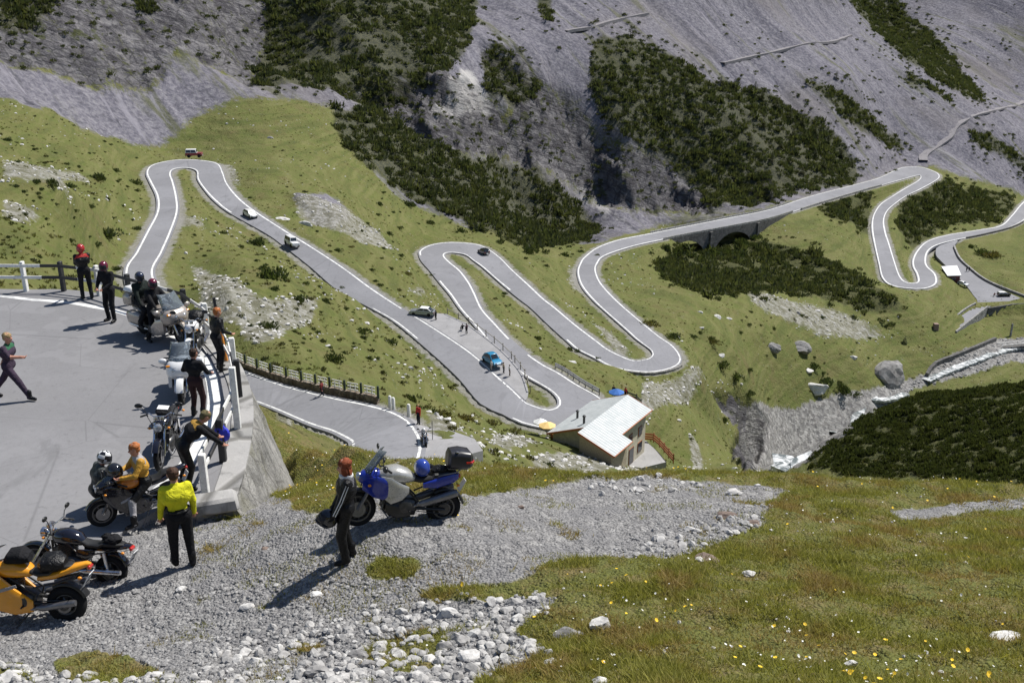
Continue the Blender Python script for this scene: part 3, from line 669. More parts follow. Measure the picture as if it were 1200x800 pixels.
# parking strip beside the road below
M_GRIT = asphalt('gritty_layby', (.27, .265, .27), 2.)
_pL = proj(RL[:, 0], RL[:, 1], RL[:, 2])
_li = np.where((_pL[0] > 476) & (_pL[0] < 616) & (_pL[1] > 362) & (_pL[1] < 470) & (np.arange(len(RL)) < np.argmax((_pL[0] > 655) & (_pL[1] > 468))))[0]; _li = np.arange(_li[0], _li[-1]+1)
_f = np.linspace(0, 1, len(_li)); _w = np.interp(_f, [0, .1, .25, .5, .75, .9, 1], [.4, 5.2, 6.0, 5.2, 4.2, 2.6, .5])[:, None]
_og = -crs[_li].copy(); _og[:, 2] = 0; _og = np.stack([np.convolve(np.pad(_og[:, k], 6, 'edge'), np.ones(13)/13, 'valid') for k in range(3)], 1); _og /= np.linalg.norm(_og, axis=1)[:, None]
_tg = np.gradient(RL[_li], axis=0); _tg /= np.linalg.norm(_tg[:, :2], axis=1)[:, None]; _pg = np.stack([-_tg[:, 1], _tg[:, 0], 0*_tg[:, 0]], 1)
_pg *= np.sign((_pg*_og).sum(1))[:, None]
LAYO = RL[_li]+_pg*_w
ribbon('layby_pavement', LAYO+[0, 0, -.02], RL[_li]+_pg*.32+[0, 0, -.01], M_GRIT, 0, 2.5, kind='structure')
def lay(px, py):
    z = -56.
    for _ in range(8):
        p = PZ(px, py, z); z = RL[_li][np.argmin(((RL[_li][:, :2]-p[:2])**2).sum(1)), 2]
    return PZ(px, py, z)
M_LAY = M_GRIT
LB2 = np.array([PZ(a, b, z) for a, b, z in [(484,497,-35.4),(470,486,-35.8),(500,497,-36),(530,505,-35.8),(556,514,-35.2),(566,528,-34.2),(540,535,-33.5),(500,540,-33.8),(492,520,-34.5)]])
sheet('layby_pavement', LB2, .02, M_GRIT, kind='structure')
# ------------------------------------------------------------------ masonry under the pad
def masonry(name, a=(.2, .19, .18), b=(.36, .35, .33), sc=2.2):
    t = NT(name); p = t.geo(); pm = t.mul(p, (1, 1, 1.6))
    v = t.voro(pm, sc); ed = t.voro(pm, sc, 'DISTANCE_TO_EDGE')['Distance']
    n = t.noise(p, 1.3, 6, .7); n2 = t.noise(t.mul(p, (1, 1, .25)), 1.6, 5, .65)
    c = t.mix(t.sep(v['Color'])[0], a, b); c = t.mix(t.ramp(ed, .02, .09, .8, 0), c, (.13, .125, .115))
    c = t.mix(t.ramp(n2, .5, .68, 0, .7), c, [x*.55 for x in a]); c = t.mix(t.ramp(n, .55, .7, 0, .5), c, [min(1, x*1.4) for x in b])
    t.bump(t.math('ADD', t.ramp(ed, 0, .12), t.math('MULTIPLY', n, .6)), .7, .08)
    return t.done(c, .95, .15)
t = NT('rough_wall_stone'); p = t.geo(); n = t.noise(t.mul(p, (1, 1, .18)), 1.5, 7, .72, .5); n2 = t.noise(p, 3.5, 6, .7); n3 = t.noise(p, .8, 4, .6)
c = t.mix(t.ramp(n, .35, .65), (.17, .165, .155), (.34, .33, .31)); c = t.mix(t.ramp(n2, .55, .7, 0, .6), c, (.1, .095, .085)); c = t.mix(t.ramp(n2, .45, .3, 0, .6), c, (.42, .41, .38)); c = t.mix(t.ramp(n3, .56, .68, 0, .5), c, (.16, .155, .1))
c = t.mix(t.ramp(t.voro(t.mul(p, (1, 1, .5)), .9, 'DISTANCE_TO_EDGE')['Distance'], 0, .03, .5, 0), c, (.07, .065, .06))
t.bump(t.math('ADD', n, t.math('MULTIPLY', n2, .8)), 1., .16); M_WALL = t.done(c, .95, .15)
M_KERBW = masonry('rubble_masonry'); M_CONC = masonry('old_concrete', (.27, .265, .255), (.36, .35, .34), .7)
M_STONE = masonry('bridge_stone', (.09, .086, .086), (.17, .165, .16), .9)
# ------------------------------------------------------------------ plants
def backlit(t, c, f=.4):
    """thin leaves let some sunlight through"""
    tr = t.n('ShaderNodeBsdfTranslucent'); t.set(tr.inputs[0], t.mix(1., c, (1.25, 1.3, .8), 'MULTIPLY')); mx = t.n('ShaderNodeMixShader'); mx.inputs[0].default_value = f
    t.l(t.b.outputs[0], mx.inputs[1]); t.l(tr.outputs[0], mx.inputs[2]); t.l(mx.outputs[0], t.out.inputs[0]); return t.mat
def leafmat(name, dark, light, tip=None, rough=.7):
    t = NT(name); g = t.n('ShaderNodeNewGeometry'); r = g.outputs['Random Per Island']
    c = t.mix(r, dark, light)
    n = t.noise(g.outputs['Position'], .35, 3, .6); c = t.mix(t.ramp(n, .35, .65, 0, .5), c, tip or light)
    t.done(c, rough, .25)
    return backlit(t, c)
M_PINE = leafmat('pine_needles', (.022, .036, .014), (.062, .082, .028), (.09, .1, .03))
M_PINE2 = leafmat('far_pine_needles', (.026, .037, .017), (.066, .08, .033), (.115, .115, .04))
M_SPUR = leafmat('bank_pine_needles', (.022, .031, .011), (.066, .078, .025), (.06, .066, .02))
M_OLIVE = leafmat('willow_leaves', (.06, .065, .02), (.13, .12, .04), (.15, .11, .04))
M_STEM = paint('shrub_bark', (.09, .065, .045), .9)
def shrub_arr(n, seed, up=.55, leaf=.2, flat=.62, core=True):
    """leaf clump triangles spread through a lumpy dome of radius 1; returns verts (n*3,3)"""
    r = np.random.default_rng(seed)
    nl = 5+seed % 3; cx = r.uniform(-.48, .48, (nl, 2)); cx[0] = 0; cr = r.uniform(.42, .75, nl); ch = r.uniform(.55, 1.0, nl)*flat
    k = r.integers(0, nl, n)
    d = r.normal(0, 1, (n, 3)); d[:, 2] = np.abs(d[:, 2]); d /= np.linalg.norm(d, axis=1)[:, None]
    rad = r.uniform(.45, 1.05, n)**.5
    c = np.stack([cx[k, 0]+d[:, 0]*cr[k]*rad, cx[k, 1]+d[:, 1]*cr[k]*rad, d[:, 2]*ch[k]*rad], -1)
    ax = d*(1-up)+np.array([0, 0, up])+r.normal(0, .28, (n, 3)); ax /= np.linalg.norm(ax, axis=1)[:, None]
    s = np.cross(ax, r.normal(0, 1, (n, 3))); s /= np.linalg.norm(s, axis=1)[:, None]+1e-9
    L = leaf*r.uniform(.6, 1.35, n)[:, None]
    v = np.stack([c-s*L*.42-ax*L*.4, c+s*L*.42-ax*L*.4, c+ax*L], 1)
    return v.reshape(-1, 3)
def merged(name, vars_, pos, size, mat, squash=None, smooth=False):
    """one mesh out of many transformed copies of triangle-soup variants"""
    Vs = []
    r = np.random.default_rng(5)
    kk = r.integers(0, len(vars_), len(pos)); an = r.uniform(0, 6.28, len(pos))
    for i, va in enumerate(vars_):
        s = np.where(kk == i)[0]
        if len(s) == 0: continue
        c, sn = np.cos(an[s]), np.sin(an[s]); sz = size[s]
        x = (va[None, :, 0]*c[:, None]-va[None, :, 1]*sn[:, None])*sz[:, None]; y = (va[None, :, 0]*sn[:, None]+va[None, :, 1]*c[:, None])*sz[:, None]
        z = va[None, :, 2]*(sz*(1 if squash is None else squash[s]))[:, None]
        Vs.append((np.stack([x, y, z], -1)+pos[s][:, None]).reshape(-1, 3))
    V = np.concatenate(Vs); F = np.arange(len(V)).reshape(-1, 3)
    return mkmesh(name, V, F, mat, smooth=smooth)
# cell areas for even scattering
dA = np.zeros(GX.shape); dA[:-1] = (RA[1:]-RA[:-1])[:, None]*RA[:-1, None]*DAZ
gzr = np.gradient(GZ, axis=0)/np.maximum(np.gradient(RA)[:, None], 1e-6); dA *= np.sqrt(1+np.clip(gzr, -1.5, 1.5)**2)
INVIEW = (np.abs(GA) < R(36))
def scatter(mask, n=None, dens=None, wgt=None, seed=0):
    r = np.random.default_rng(seed); wv = np.where(mask & INVIEW, dA if wgt is None else dA*wgt, 0).ravel()
    tot = wv.sum()
    if n is None: n = int(tot*dens)
    if n <= 0 or tot <= 0: return np.zeros((0, 3)), np.zeros(0, int)
    k = np.searchsorted(np.cumsum(wv)/tot, r.random(n)); k = np.clip(k, 0, wv.size-1)
    i, j = np.unravel_index(k, GX.shape)
    aa = AZ[j]+r.uniform(-.5, .5, n)*DAZ; rr = RA[i]*np.exp(r.uniform(-.5, .5, n)*.004)
    x, y = rr*np.sin(aa), rr*np.cos(aa)
    return np.stack([x, y, ground(x, y)], -1), k
OFFROAD = RDIST > 3.0
# --- dwarf pine woods on the far slopes
VAR_FAR = [shrub_arr(46, s, .5, .34) for s in range(6)]
bm_ = (BUSH > 0) & OFFROAD
dn = sstep(-.6, .0, fbm(GX/14, GY/14, 3, 71)+.35*noise(GX/5, GY/5, 72))
P_, k_ = scatter(bm_, dens=.34, wgt=.25+.75*dn, seed=3)
rk = np.hypot(P_[:, 0], P_[:, 1]); sz = rng.uniform(.7, 2.0, len(P_))+2.0*rng.random(len(P_))**6
P_[:, 2] -= .15*sz
o = link('dwarf_pine_thicket', merged('dwarf_pine_thicket', VAR_FAR, P_, sz, M_PINE2, rng.uniform(.8, 1.45, len(P_))))
tag(o, 'dark green dwarf pine thicket covering the far rocky slopes in broad patches', 'thicket', kind='stuff')
NFAR = len(P_)
# loose bushes fringing the patches and dotted on scree
fr = (blur((BUSH > 0).astype(float), 30) > .04) & ~(BUSH > 0) & OFFROAD & (GR > 150)
P2, _ = scatter(fr, n=900, seed=8)
P3, _ = scatter(SCREE & (GR > 300) & (PX > 600) & (PY < 210) & (PY > -30) & (noise(GX/40, GY/40, 77) > .1), n=420, seed=9)
P4, _ = scatter(ROCK & (GR > 250) & (PY > -40), n=500, seed=10)
PP = np.concatenate([P2, P3, P4]); sz = rng.uniform(.5, 1.6, len(PP))
o = link('scattered_scrub', merged('scattered_scrub', VAR_FAR, PP, sz, [M_PINE2], rng.uniform(.8, 1.3, len(PP))))
tag(o, 'sparse low scrub dotted over the grey scree and cliffs', 'scrub', kind='stuff')
# --- dark dwarf pine bank on the right
VAR_SP = [shrub_arr(150, 20+s, .8, .26, .8) for s in range(5)]
P5, _ = scatter(SPUR, dens=1.5, seed=12); sz = rng.uniform(.5, .95, len(P5)); P5[:, 2] -= .15
o = link('dwarf_pine_bank', merged('dwarf_pine_bank', VAR_SP, P5, sz, M_SPUR, rng.uniform(.7, 1.25, len(P5))))
tag(o, 'very dark dense dwarf pine bank above the stream at the right', 'thicket', kind='stuff')
# --- tussocks and heather of the meadows
VAR_T = [shrub_arr(12, 80+k, .5, .5, .6) for k in range(4)]
M_TUFT = leafmat('tussock_grass', (.07, .085, .022), (.15, .15, .05), (.18, .15, .06)); M_HEA = leafmat('heather', (.028, .036, .014), (.07, .08, .028), (.11, .09, .035))
mm_ = FARM & ~SCREE & ~ROCK & ~GRAVEL & (RDIST > 1.6) & (GR > 60) & (GR < 430)
Pt, _ = scatter(mm_, n=11000, wgt=(.2+sstep(-.2, .4, fbm(GX/13, GY/13, 3, 101)))/np.maximum(GR, 60), seed=61)
tag(link('meadow_tussocks', merged('meadow_tussocks', VAR_T, Pt, rng.uniform(.1, .38, len(Pt)), M_TUFT)), 'grass tussocks roughening the open meadows', 'grass', kind='stuff')
Pt, _ = scatter(mm_ & (fbm(GX/22, GY/22, 3, 103) > -.05), n=1500, wgt=1/np.maximum(GR, 60), seed=62)
tag(link('heather_tufts', merged('heather_tufts', VAR_FAR, Pt, .2+.5*rng.random(len(Pt))**2, M_HEA)), 'low dark heather and juniper tufts sprinkled over the meadows', 'heather', kind='stuff')
# --- separate shrubs on the meadows
SHR = [(42,214,14),(60,217,26),(80,219,18),(28,225,9),(44,227,10),(116,210,26),(135,201,14),(158,215,20),(126,234,12),(106,243,16),(88,248,10),(125,276,36),(113,288,18),(83,283,11),(160,269,14),(155,258,7),(133,256,8),(47,302,10),(2,287,8),(137,316,16),(14,262,9),(66,240,8),(20,190,9),(40,176,8),(8,165,16),(60,190,7),(92,196,8),(105,180,7),
(318,326,44),(322,340,16),(351,352,24),(381,354,14),(402,338,10),(358,333,12),(310,316,22),(435,317,10),(395,294,14),(507,323,9),(300,286,28),(262,274,14),(283,290,10),(254,262,7),(315,383,30),(345,389,9),(372,390,12),(425,389,26),(426,397,13),(457,401,22),(468,396,9),(390,422,30),(403,414,12),(433,421,11),(414,407,8),(482,469,26),(591,344,9),(629,397,13),(668,410,12),(677,411,10),(700,421,9),
(789,396,22),(812,395,16),(792,297,24),(806,300,26),(822,305,22),(836,299,26),(850,296,24),(868,288,24),(884,280,20),(780,292,18),(862,300,26),(833,398,14),(820,390,10),(845,430,24),(862,443,24),(877,461,18),(877,434,13),(848,493,16),(965,447,26),(988,459,26),(1004,462,16),(953,430,18),(984,449,13),(1150,297,22),(1138,290,12),(1165,300,14),(470,300,10),(455,275,14),(430,262,9),(445,240,12),(478,240,20),(505,262,16),(540,272,18),(585,285,14),(620,296,20),(662,300,14),(700,300,10),(640,312,9),(448,352,7),(300,306,9),(345,312,8),(286,318,8),(240,300,8),(230,286,7),(274,330,7),(355,402,7),(446,430,7),(376,366,8),(405,362,9)]
GRP = 'dark dwarf pine shrubs dotted over the meadow'
SHV = []
for s in range(5):
    v = shrub_arr(330, 40+s, .62, .17, .72); SHV.append(mkmesh('dwarf_pine', v, np.arange(len(v)).reshape(-1, 3), M_PINE))
SHB = [mkmesh('willow_shrub', v, np.arange(len(v)).reshape(-1, 3), M_OLIVE) for v in [shrub_arr(260, 60+s, .5, .16, .6) for s in range(2)]]
nsh = 0
BIGS = {(60,217):'large dark dwarf pine in the middle of the far left meadow cluster',(116,210):'wide dark dwarf pine left of the pair near the top hairpin approach',(125,276):'largest dark dwarf pine on the left meadow, above the helmeted riders',(318,326):'largest dark dwarf pine clump left of the straight road',(300,286):'wide dwarf pine close under the straight road near the white off-road car',(315,383):'wide dwarf pine low on the stony slope above the fenced lower road',(425,389):'tall dark dwarf pine at the middle of the slope left of the lay-by',(390,422):'flat wide dwarf pine directly above the fence of the lower road',(482,469):'dark dwarf pine near the bollards of the lower hairpin',(965,447):'dark dwarf pine by the white flat boulder at the stream bank',(988,459):'dark dwarf pine nearest the stream, left of the huge split boulder',(457,401):'dark dwarf pine near the road edge opposite the lay-by'}
ZON = [((740,930,255,315),'in the gully below the stone bridge'),((-99,205,0,345),'on the left meadow beyond the near fence'),((205,700,230,318),'on the grass above the middle hairpin'),((205,520,300,480),'on the slope above the fenced lower road'),((520,720,330,430),'on the grass strips between the middle road legs'),((720,1075,330,500),'on the meadow above the stream'),((1075,1250,250,330),'on the bright meadow beside the far lot')]
def shrub_label(px, py, w):
    if (px, py) in BIGS: return BIGS[(px, py)]
    z = next((t_ for (a, b_, c_, d_), t_ in ZON if a <= px < b_ and c_ <= py < d_), 'on the open meadow'); return ('broad' if w >= 18 else 'medium sized' if w >= 9.5 else 'tiny')+' dark green dwarf pine '+z
def shrub(px, py, w, big=False):
    global nsh
    h = hit(px, py, 40); D = h[1]*CT-h[2]*ST; rad = w/2*D/FPX*.95
    o = link('dwarf_pine', SHV[nsh % 5]); o.location = (h[0], h[1], h[2]-.1*rad); o.rotation_euler = (0, 0, rng.uniform(0, 6.28))
    o.scale = (rad, rad*rng.uniform(.8, 1.1), rad*rng.uniform(.8, 1.15)); nsh += 1
    tag(o, shrub_label(px, py, w), 'shrub', GRP)
for q_ in SHR: shrub(*q_)
rs = np.random.default_rng(4)
for c in [((0, 165), (160, 310), 50), ((205, 470), (225, 430), 52), ((820, 1050), (360, 440), 18), ((440, 700), (240, 310), 36), ((540, 640), (340, 430), 6)]:
    for _ in range(c[2]):
        px, py = rs.uniform(*c[0]), rs.uniform(*c[1]); h = hit(px, py, 40)
        ia = np.argmin(abs(AZ-math.atan2(h[0], h[1]))); ir = np.argmin(abs(RA-math.hypot(h[0], h[1])))
        if RDIST[ir, ia] < 2 or h[2] > -14: continue
        shrub(px, py, rs.uniform(3.5, 6)+6*rs.random()**3)
for k, (px, py, w) in enumerate([(411,290,9),(479,322,14),(763,380,24),(1160,300,26),(835,402,20),(425,396,10),(520,488,30),(545,492,34),(575,497,26),(500,478,14),(602,507,22)]):
    h = hit(px, py, 40); D = h[1]*CT-h[2]*ST; rad = w/2*D/FPX
    o = link('willow_shrub', SHB[k % 2]); o.location = tuple(h); o.scale = (rad, rad, rad*.8); o.rotation_euler = (0, 0, k*1.3)
    tag(o, 'olive brown leafy willow shrub low beside the road verge', 'shrub', 'olive brown willow shrubs near the road')
# --- young conifers on the far slope
def conifer(seed):
    r = np.random.default_rng(seed); n = 260; h = r.random(n)**.8; a = r.uniform(0, 6.28, n); w = (1-h)*.3*(.55+.45*np.sin(h*40)**2)+.02
    c = np.stack([np.cos(a)*w, np.sin(a)*w, .08+h*.9], -1); ax = np.stack([np.cos(a), np.sin(a), r.uniform(-.5, .4, n)], -1); s = np.stack([-np.sin(a), np.cos(a), 0*a], -1)
    L = (.05+.1*(1-h))[:, None]; v = np.stack([c-s*L*.5, c+s*L*.5, c+ax*L], 1).reshape(-1, 3)
    return mkmesh('crown', v, np.arange(n*3).reshape(-1, 3), M_PINE2)
CRN = [conifer(s) for s in range(3)]
b = MB(); b.tube([(0, 0, -.05), (0, 0, .9)], [.03, .006], 6); TRK = b.build('trunk', M_STEM).data
bpy.data.objects.remove(bpy.data.objects['trunk'])
for k, (px, py, hh) in enumerate([(739,43,14),(762,62,9),(735,60,10),(885,108,13),(893,118,12),(910,128,14),(926,140,13),(940,150,14),(955,160,13),(970,172,14),(985,184,13),(997,196,13),(930,160,12),(915,175,12),(895,150,12),(880,170,12),(955,185,12),(965,198,12),(860,105,10),(845,98,10),(1060,462-60,9),(980,92,9),(905,190,12),(940,205,11)]):
    h = hit(px, py, 100); D = h[1]*CT-h[2]*ST; H_ = hh*D/FPX/.97
    e = empty('young_conifer', h-np.array([0, 0, .3]), k, 'small pointed dark conifer rising from the far dwarf pine slope', 'tree', 'small pointed conifers on the far slope')
    e.scale = (H_, H_, H_); link('crown', CRN[k % 3], e); link('trunk', TRK, e)
# ------------------------------------------------------------------ foreground turf
t = NT('turf_blades'); g = t.n('ShaderNodeNewGeometry'); r_ = g.outputs['Random Per Island']; p = g.outputs['Position']
c = t.mix(r_, (.145, .15, .03), (.36, .335, .085))
pn = t.noise(p, .9, 4, .6); pn2 = t.noise(p, 3.2, 3, .6)
c = t.mix(t.ramp(pn, .46, .64, 0, .85), c, t.mix(r_, (.21, .13, .05), (.4, .3, .125)))
c = t.mix(t.ramp(pn2, .55, .7, 0, .6), c, t.mix(r_, (.18, .195, .025), (.42, .4, .09)))
t.done(c, .7, .2); M_TURF = backlit(t, c, .35)
t.b.inputs['Sheen Weight'].default_value = 0
nm = NEARM & ~ISPAD & (DE < 200) & (PY > 480) & (PY < 860) & (PX > 225) | (NEARM & ~ISPAD & (PY > 735) & (PX > -60) & (PY < 860))
nm &= (GR < 40)
ins2 = INS | (DE < 2.5)
_ng = blur(NGRAV.astype(float), 14)+.75*fbm(GX*1.1, GY*1.1, 4, 88)+.3*noise(GX*6, GY*6, 89)
tm = nm & (_ng < .5) & ins2
hum = .5+.5*fbm(GX*1.3, GY*1.3, 3, 90)
P6, kk6 = scatter(tm, n=330000, wgt=(.03+hum**2.)/np.maximum(GR, 8), seed=21)
r = np.random.default_rng(31); n = len(P6)
hm_ = hum.ravel()[kk6]
hgt = r.uniform(.025, .085, n)*(.45+1.1*hm_)*(1+.9*(r.random(n) < .03)); an = r.uniform(0, 6.28, n); wd = r.uniform(.004, .009, n)
ln = r.normal(0, .75, (n, 2))*hgt[:, None]; s = np.stack([np.cos(an), np.sin(an), 0*an], -1)*wd[:, None]
tip = P6+np.concatenate([ln, hgt[:, None]], 1); base = P6-np.array([0, 0, .01])
V = np.stack([base-s, base+s, tip], 1).reshape(-1, 3)
tag(link('turf', mkmesh('turf', V, np.arange(n*3).reshape(-1, 3), M_TURF)), 'short green and rusty brown alpine turf on the near bank', 'grass', kind='stuff')
# thin tufts between the stones
P7, _ = scatter(nm & NGRAV & ins2 & (hum > .62), n=9000, wgt=1/np.maximum(GR, 8), seed=23)
n = len(P7); hgt = r.uniform(.02, .07, n); an = r.uniform(0, 6.28, n); s = np.stack([np.cos(an), np.sin(an), 0*an], -1)*.006
tip = P7+np.concatenate([r.normal(0, .4, (n, 2))*hgt[:, None], hgt[:, None]], 1)
V = np.stack([P7-s, P7+s, tip], 1).reshape(-1, 3)
tag(link('sparse_grass', mkmesh('sparse_grass', V, np.arange(n*3).reshape(-1, 3), M_TURF)), 'thin grass sprouting between stones of the gravel', 'grass', kind='stuff')
# flowers: small discs on stems
def flowers(name, n, size, col, label, wg, seed):
    P, _ = scatter(tm & (GR > 8), n=n, wgt=wg/np.maximum(GR, 8), seed=seed); rr = np.random.default_rng(seed); m = len(P)
    P = P+np.stack([0*P[:, 0], 0*P[:, 0], rr.uniform(.05, .12, m)], -1); k = 6; a = np.arange(k)*2*math.pi/k
    sz = rr.uniform(.6, 1.25, m)*size; tl = rr.normal(0, .35, (m, 2))
    ring = np.stack([np.cos(a)[None]*sz[:, None], np.sin(a)[None]*sz[:, None], (np.cos(a)[None]*tl[:, :1]+np.sin(a)[None]*tl[:, 1:])*sz[:, None]+.3*sz[:, None]], -1)
    V = np.concatenate([P[:, None], P[:, None]+ring], 1).reshape(-1, 3)
    F = np.concatenate([np.stack([np.arange(m)*(k+1), np.arange(m)*(k+1)+1+i, np.arange(m)*(k+1)+1+(i+1) % k], -1) for i in range(k)])
    tag(link(name, mkmesh(name, V, F, paint(name+'_petals', col, .7, var=.2))), label, 'flowers', kind='stuff')
cl = sstep(.0, .5, fbm(GX*.55, GY*.55, 3, 95))
flowers('yellow_flowers', 170, .021, (.85, .55, .02), 'small yellow wild flowers in the near turf', .1+cl, 41)
flowers('white_flowers', 420, .013, (.75, .74, .68), 'tiny white wild flowers in the near turf', .2+cl, 42)
# ------------------------------------------------------------------ stones
def stone_arr(seed, sub=1):
    import bmesh
    bm = bmesh.new(); bmesh.ops.create_icosphere(bm, subdivisions=sub, radius=1)
    rr = random.Random(seed); sx, sy, sz_ = rr.uniform(.8, 1.2), rr.uniform(.6, 1), rr.uniform(.42, .75)
    pl = [(Vector((rr.gauss(0, 1), rr.gauss(0, 1), rr.gauss(0, 1))).normalized(), rr.uniform(.55, .9)) for _ in range(7)]
    for v in bm.verts:
        for nrm, d in pl:
            q = v.co.dot(nrm)
            if q > d: v.co -= nrm*(q-d)
        v.co *= rr.uniform(.93, 1.07); v.co = Vector((v.co.x*sx, v.co.y*sy, v.co.z*sz_))
    bmesh.ops.triangulate(bm, faces=bm.faces); bm.verts.ensure_lookup_table()
    V = np.array([v.co[:] for f in bm.faces for v in f.verts]); bm.free(); return V
def stonemat(name, a, b, sc=3., isl=True):
    t = NT(name); g = t.n('ShaderNodeNewGeometry'); p = g.outputs['Position']
    n = t.noise(p, sc, 5, .7); n2 = t.noise(p, sc*.25, 3, .6)
    c = t.mix(t.ramp(n, .3, .7), a, b)
    if isl: c = t.mix(t.math('MULTIPLY', g.outputs['Random Per Island'], .75), c, t.mix(n2, [x*.5 for x in a], a))
    t.bump(n, .5, .03); return t.done(c, .9, .2)
M_PEB = stonemat('pebble_stone', (.22, .215, .215), (.44, .43, .415), 9)
M_LIME = stonemat('pale_limestone', (.36, .35, .34), (.72, .7, .67), 4, False)
M_GREY = stonemat('grey_rock', (.14, .135, .135), (.34, .33, .32), 3, False)
M_BROWN = stonemat('brown_rock', (.12, .09, .075), (.26, .2, .17), 5, False)
# islands need shared vertices: weld triangles of each stone
def stones(name, pos, size, mat, sub=1, seed=1):
    import bmesh
    r = np.random.default_rng(seed); VA = []; FA_ = []; off = 0
    for s in range(5):
        va = stone_arr(100+s, sub); u, inv = np.unique(va.round(5), axis=0, return_inverse=True); f = inv.reshape(-1, 3)
        sel = np.where(np.arange(len(pos)) % 5 == s)[0]; m = len(sel)
        if m == 0: continue
        an = r.uniform(0, 6.28, m); c, sn = np.cos(an), np.sin(an); sz = size[sel]; tz = r.uniform(.8, 1.25, m)
        x = (u[None, :, 0]*c[:, None]-u[None, :, 1]*sn[:, None])*sz[:, None]; y = (u[None, :, 0]*sn[:, None]+u[None, :, 1]*c[:, None])*sz[:, None]; z = u[None, :, 2]*(sz*tz)[:, None]
        VA.append((np.stack([x, y, z], -1)+pos[sel][:, None]).reshape(-1, 3))
        FA_.append((f[None]+(np.arange(m)*len(u))[:, None, None]+off).reshape(-1, 3)); off += m*len(u)
    return mkmesh(name, np.concatenate(VA), np.concatenate(FA_), mat)
gm_ = NGRAV & ins2 & ~ISPAD & (GR > 7) & (PX > -60) & (PX < 1260)
P8, k8 = scatter(gm_, n=21000, wgt=1/np.maximum(GR, 9), seed=51)
sz = .005+.022*rng.random(len(P8))**3.5; coarse = inpoly(*proj(P8[:, 0], P8[:, 1], P8[:, 2])[:2], [(-100,705),(230,680),(330,672),(420,650),(520,640),(560,690),(680,690),(660,830),(-100,830)]) | inpoly(*proj(P8[:, 0], P8[:, 1], P8[:, 2])[:2], [(700,650),(790,605),(900,590),(925,575),(900,625),(800,655)])
keep_ = coarse | (rng.random(len(P8)) < .55); P8 = P8[keep_]; sz = sz[keep_]; coarse = coarse[keep_]; sz = np.where(coarse, sz*1.9+.004, sz)
P8[:, 2] += sz*.1
tag(link('gravel', stones('gravel', P8, sz, M_PEB, 1, 2)), 'loose pale grey gravel of the lay-by', 'gravel', kind='stuff')
Ps, _ = scatter(tm & (GR > 8), n=420, wgt=(.3+(fbm(GX*.8, GY*.8, 3, 97) > .1))/np.maximum(GR, 8), seed=58); Ps[:, 2] += .008
tag(link('turf_stones', stones('turf_stones', Ps, .008+.035*rng.random(len(Ps))**3, M_LIME, 1, 6)), 'small pale stones lying in the near turf', 'stones', kind='stuff')
ROCKZ = [[(240,760),(330,735),(430,715),(520,700),(650,700),(640,722),(600,740),(650,768),(560,795),(540,830),(200,830)],[(-60,765),(60,790),(200,790),(220,830),(-60,830)],[(735,655),(790,612),(880,598),(905,612),(850,634),(790,650)],[(690,565),(760,556),(830,562),(800,575),(700,580)],[(600,695),(650,695),(655,725),(600,725)]]
rz = np.zeros(GX.shape, bool)
for p_ in ROCKZ: rz |= inpoly(wx, wy, p_)
P9, _ = scatter(rz & ins2 & ~ISPAD & (GR > 7), n=1500, wgt=1/np.maximum(GR, 9), seed=53); sz = .025+.075*rng.random(len(P9))**2.6; P9[:, 2] += sz*.25; M_RUB = stonemat('rubble_stone', (.33, .32, .312), (.62, .605, .58), 9)
tag(link('rubble', stones('rubble', P9, sz, M_RUB, 2, 3)), 'white broken limestone rubble along the edge of the gravel', 'rubble', kind='stuff')
P10, _ = scatter((DEBRIS | (FARM & ~SCREE & (noise(GX/17, GY/17, 99)+.5*noise(GX/5, GY/5, 98) > .62))) & (RDIST > 2.5) & (GR > 60) & (GR < 420), n=2600, wgt=1/np.maximum(GR, 50)*(1+3*DEBRIS), seed=55)
sz = .12+.38*rng.random(len(P10))**3; P10[:, 2] += .1*sz
tag(link('meadow_stones', stones('meadow_stones', P10, sz, M_LIME, 1, 4)), 'pale limestone debris strewn over the meadow', 'stones', kind='stuff')
P11, _ = scatter(GRAVEL & (GR > 150) & (PX > 1040), n=1300, wgt=1/np.maximum(GR, 50), seed=57); sz = .15+.6*rng.random(len(P11))**4
tag(link('river_stones', stones('river_stones', P11, sz, M_PEB, 1, 5)), 'grey stones filling the stream bed', 'stones', kind='stuff')
def one_stone(px, py, w, label, mat=None, flat=1., seed=1, name='stone', near=True, cat='stone', rz=0.):
    h = hit(px, py, 6 if near else 45); D = h[1]*CT-h[2]*ST; s = w/2*D/FPX*(1.15 if near else 1.35)
    va = stone_arr(300+seed, 3); u, inv = np.unique(va.round(5), axis=0, return_inverse=True)
    n_ = u/np.linalg.norm(u, axis=1)[:, None]; u = u*(1+.09*fbm(n_[:, 0]*2.2+seed, n_[:, 1]*2.2+n_[:, 2]*2.6, 4, seed))[:, None]
    o = link(name, mkmesh(name, u, inv.reshape(-1, 3), mat or M_LIME)); o.location = (h[0], h[1], h[2]+s*(.22*flat if near else -.12)); o.scale = (s, s*.85, s*flat); o.rotation_euler = (rng.uniform(-.1, .1), rng.uniform(-.1, .1), rz)
    tag(o, label, cat)
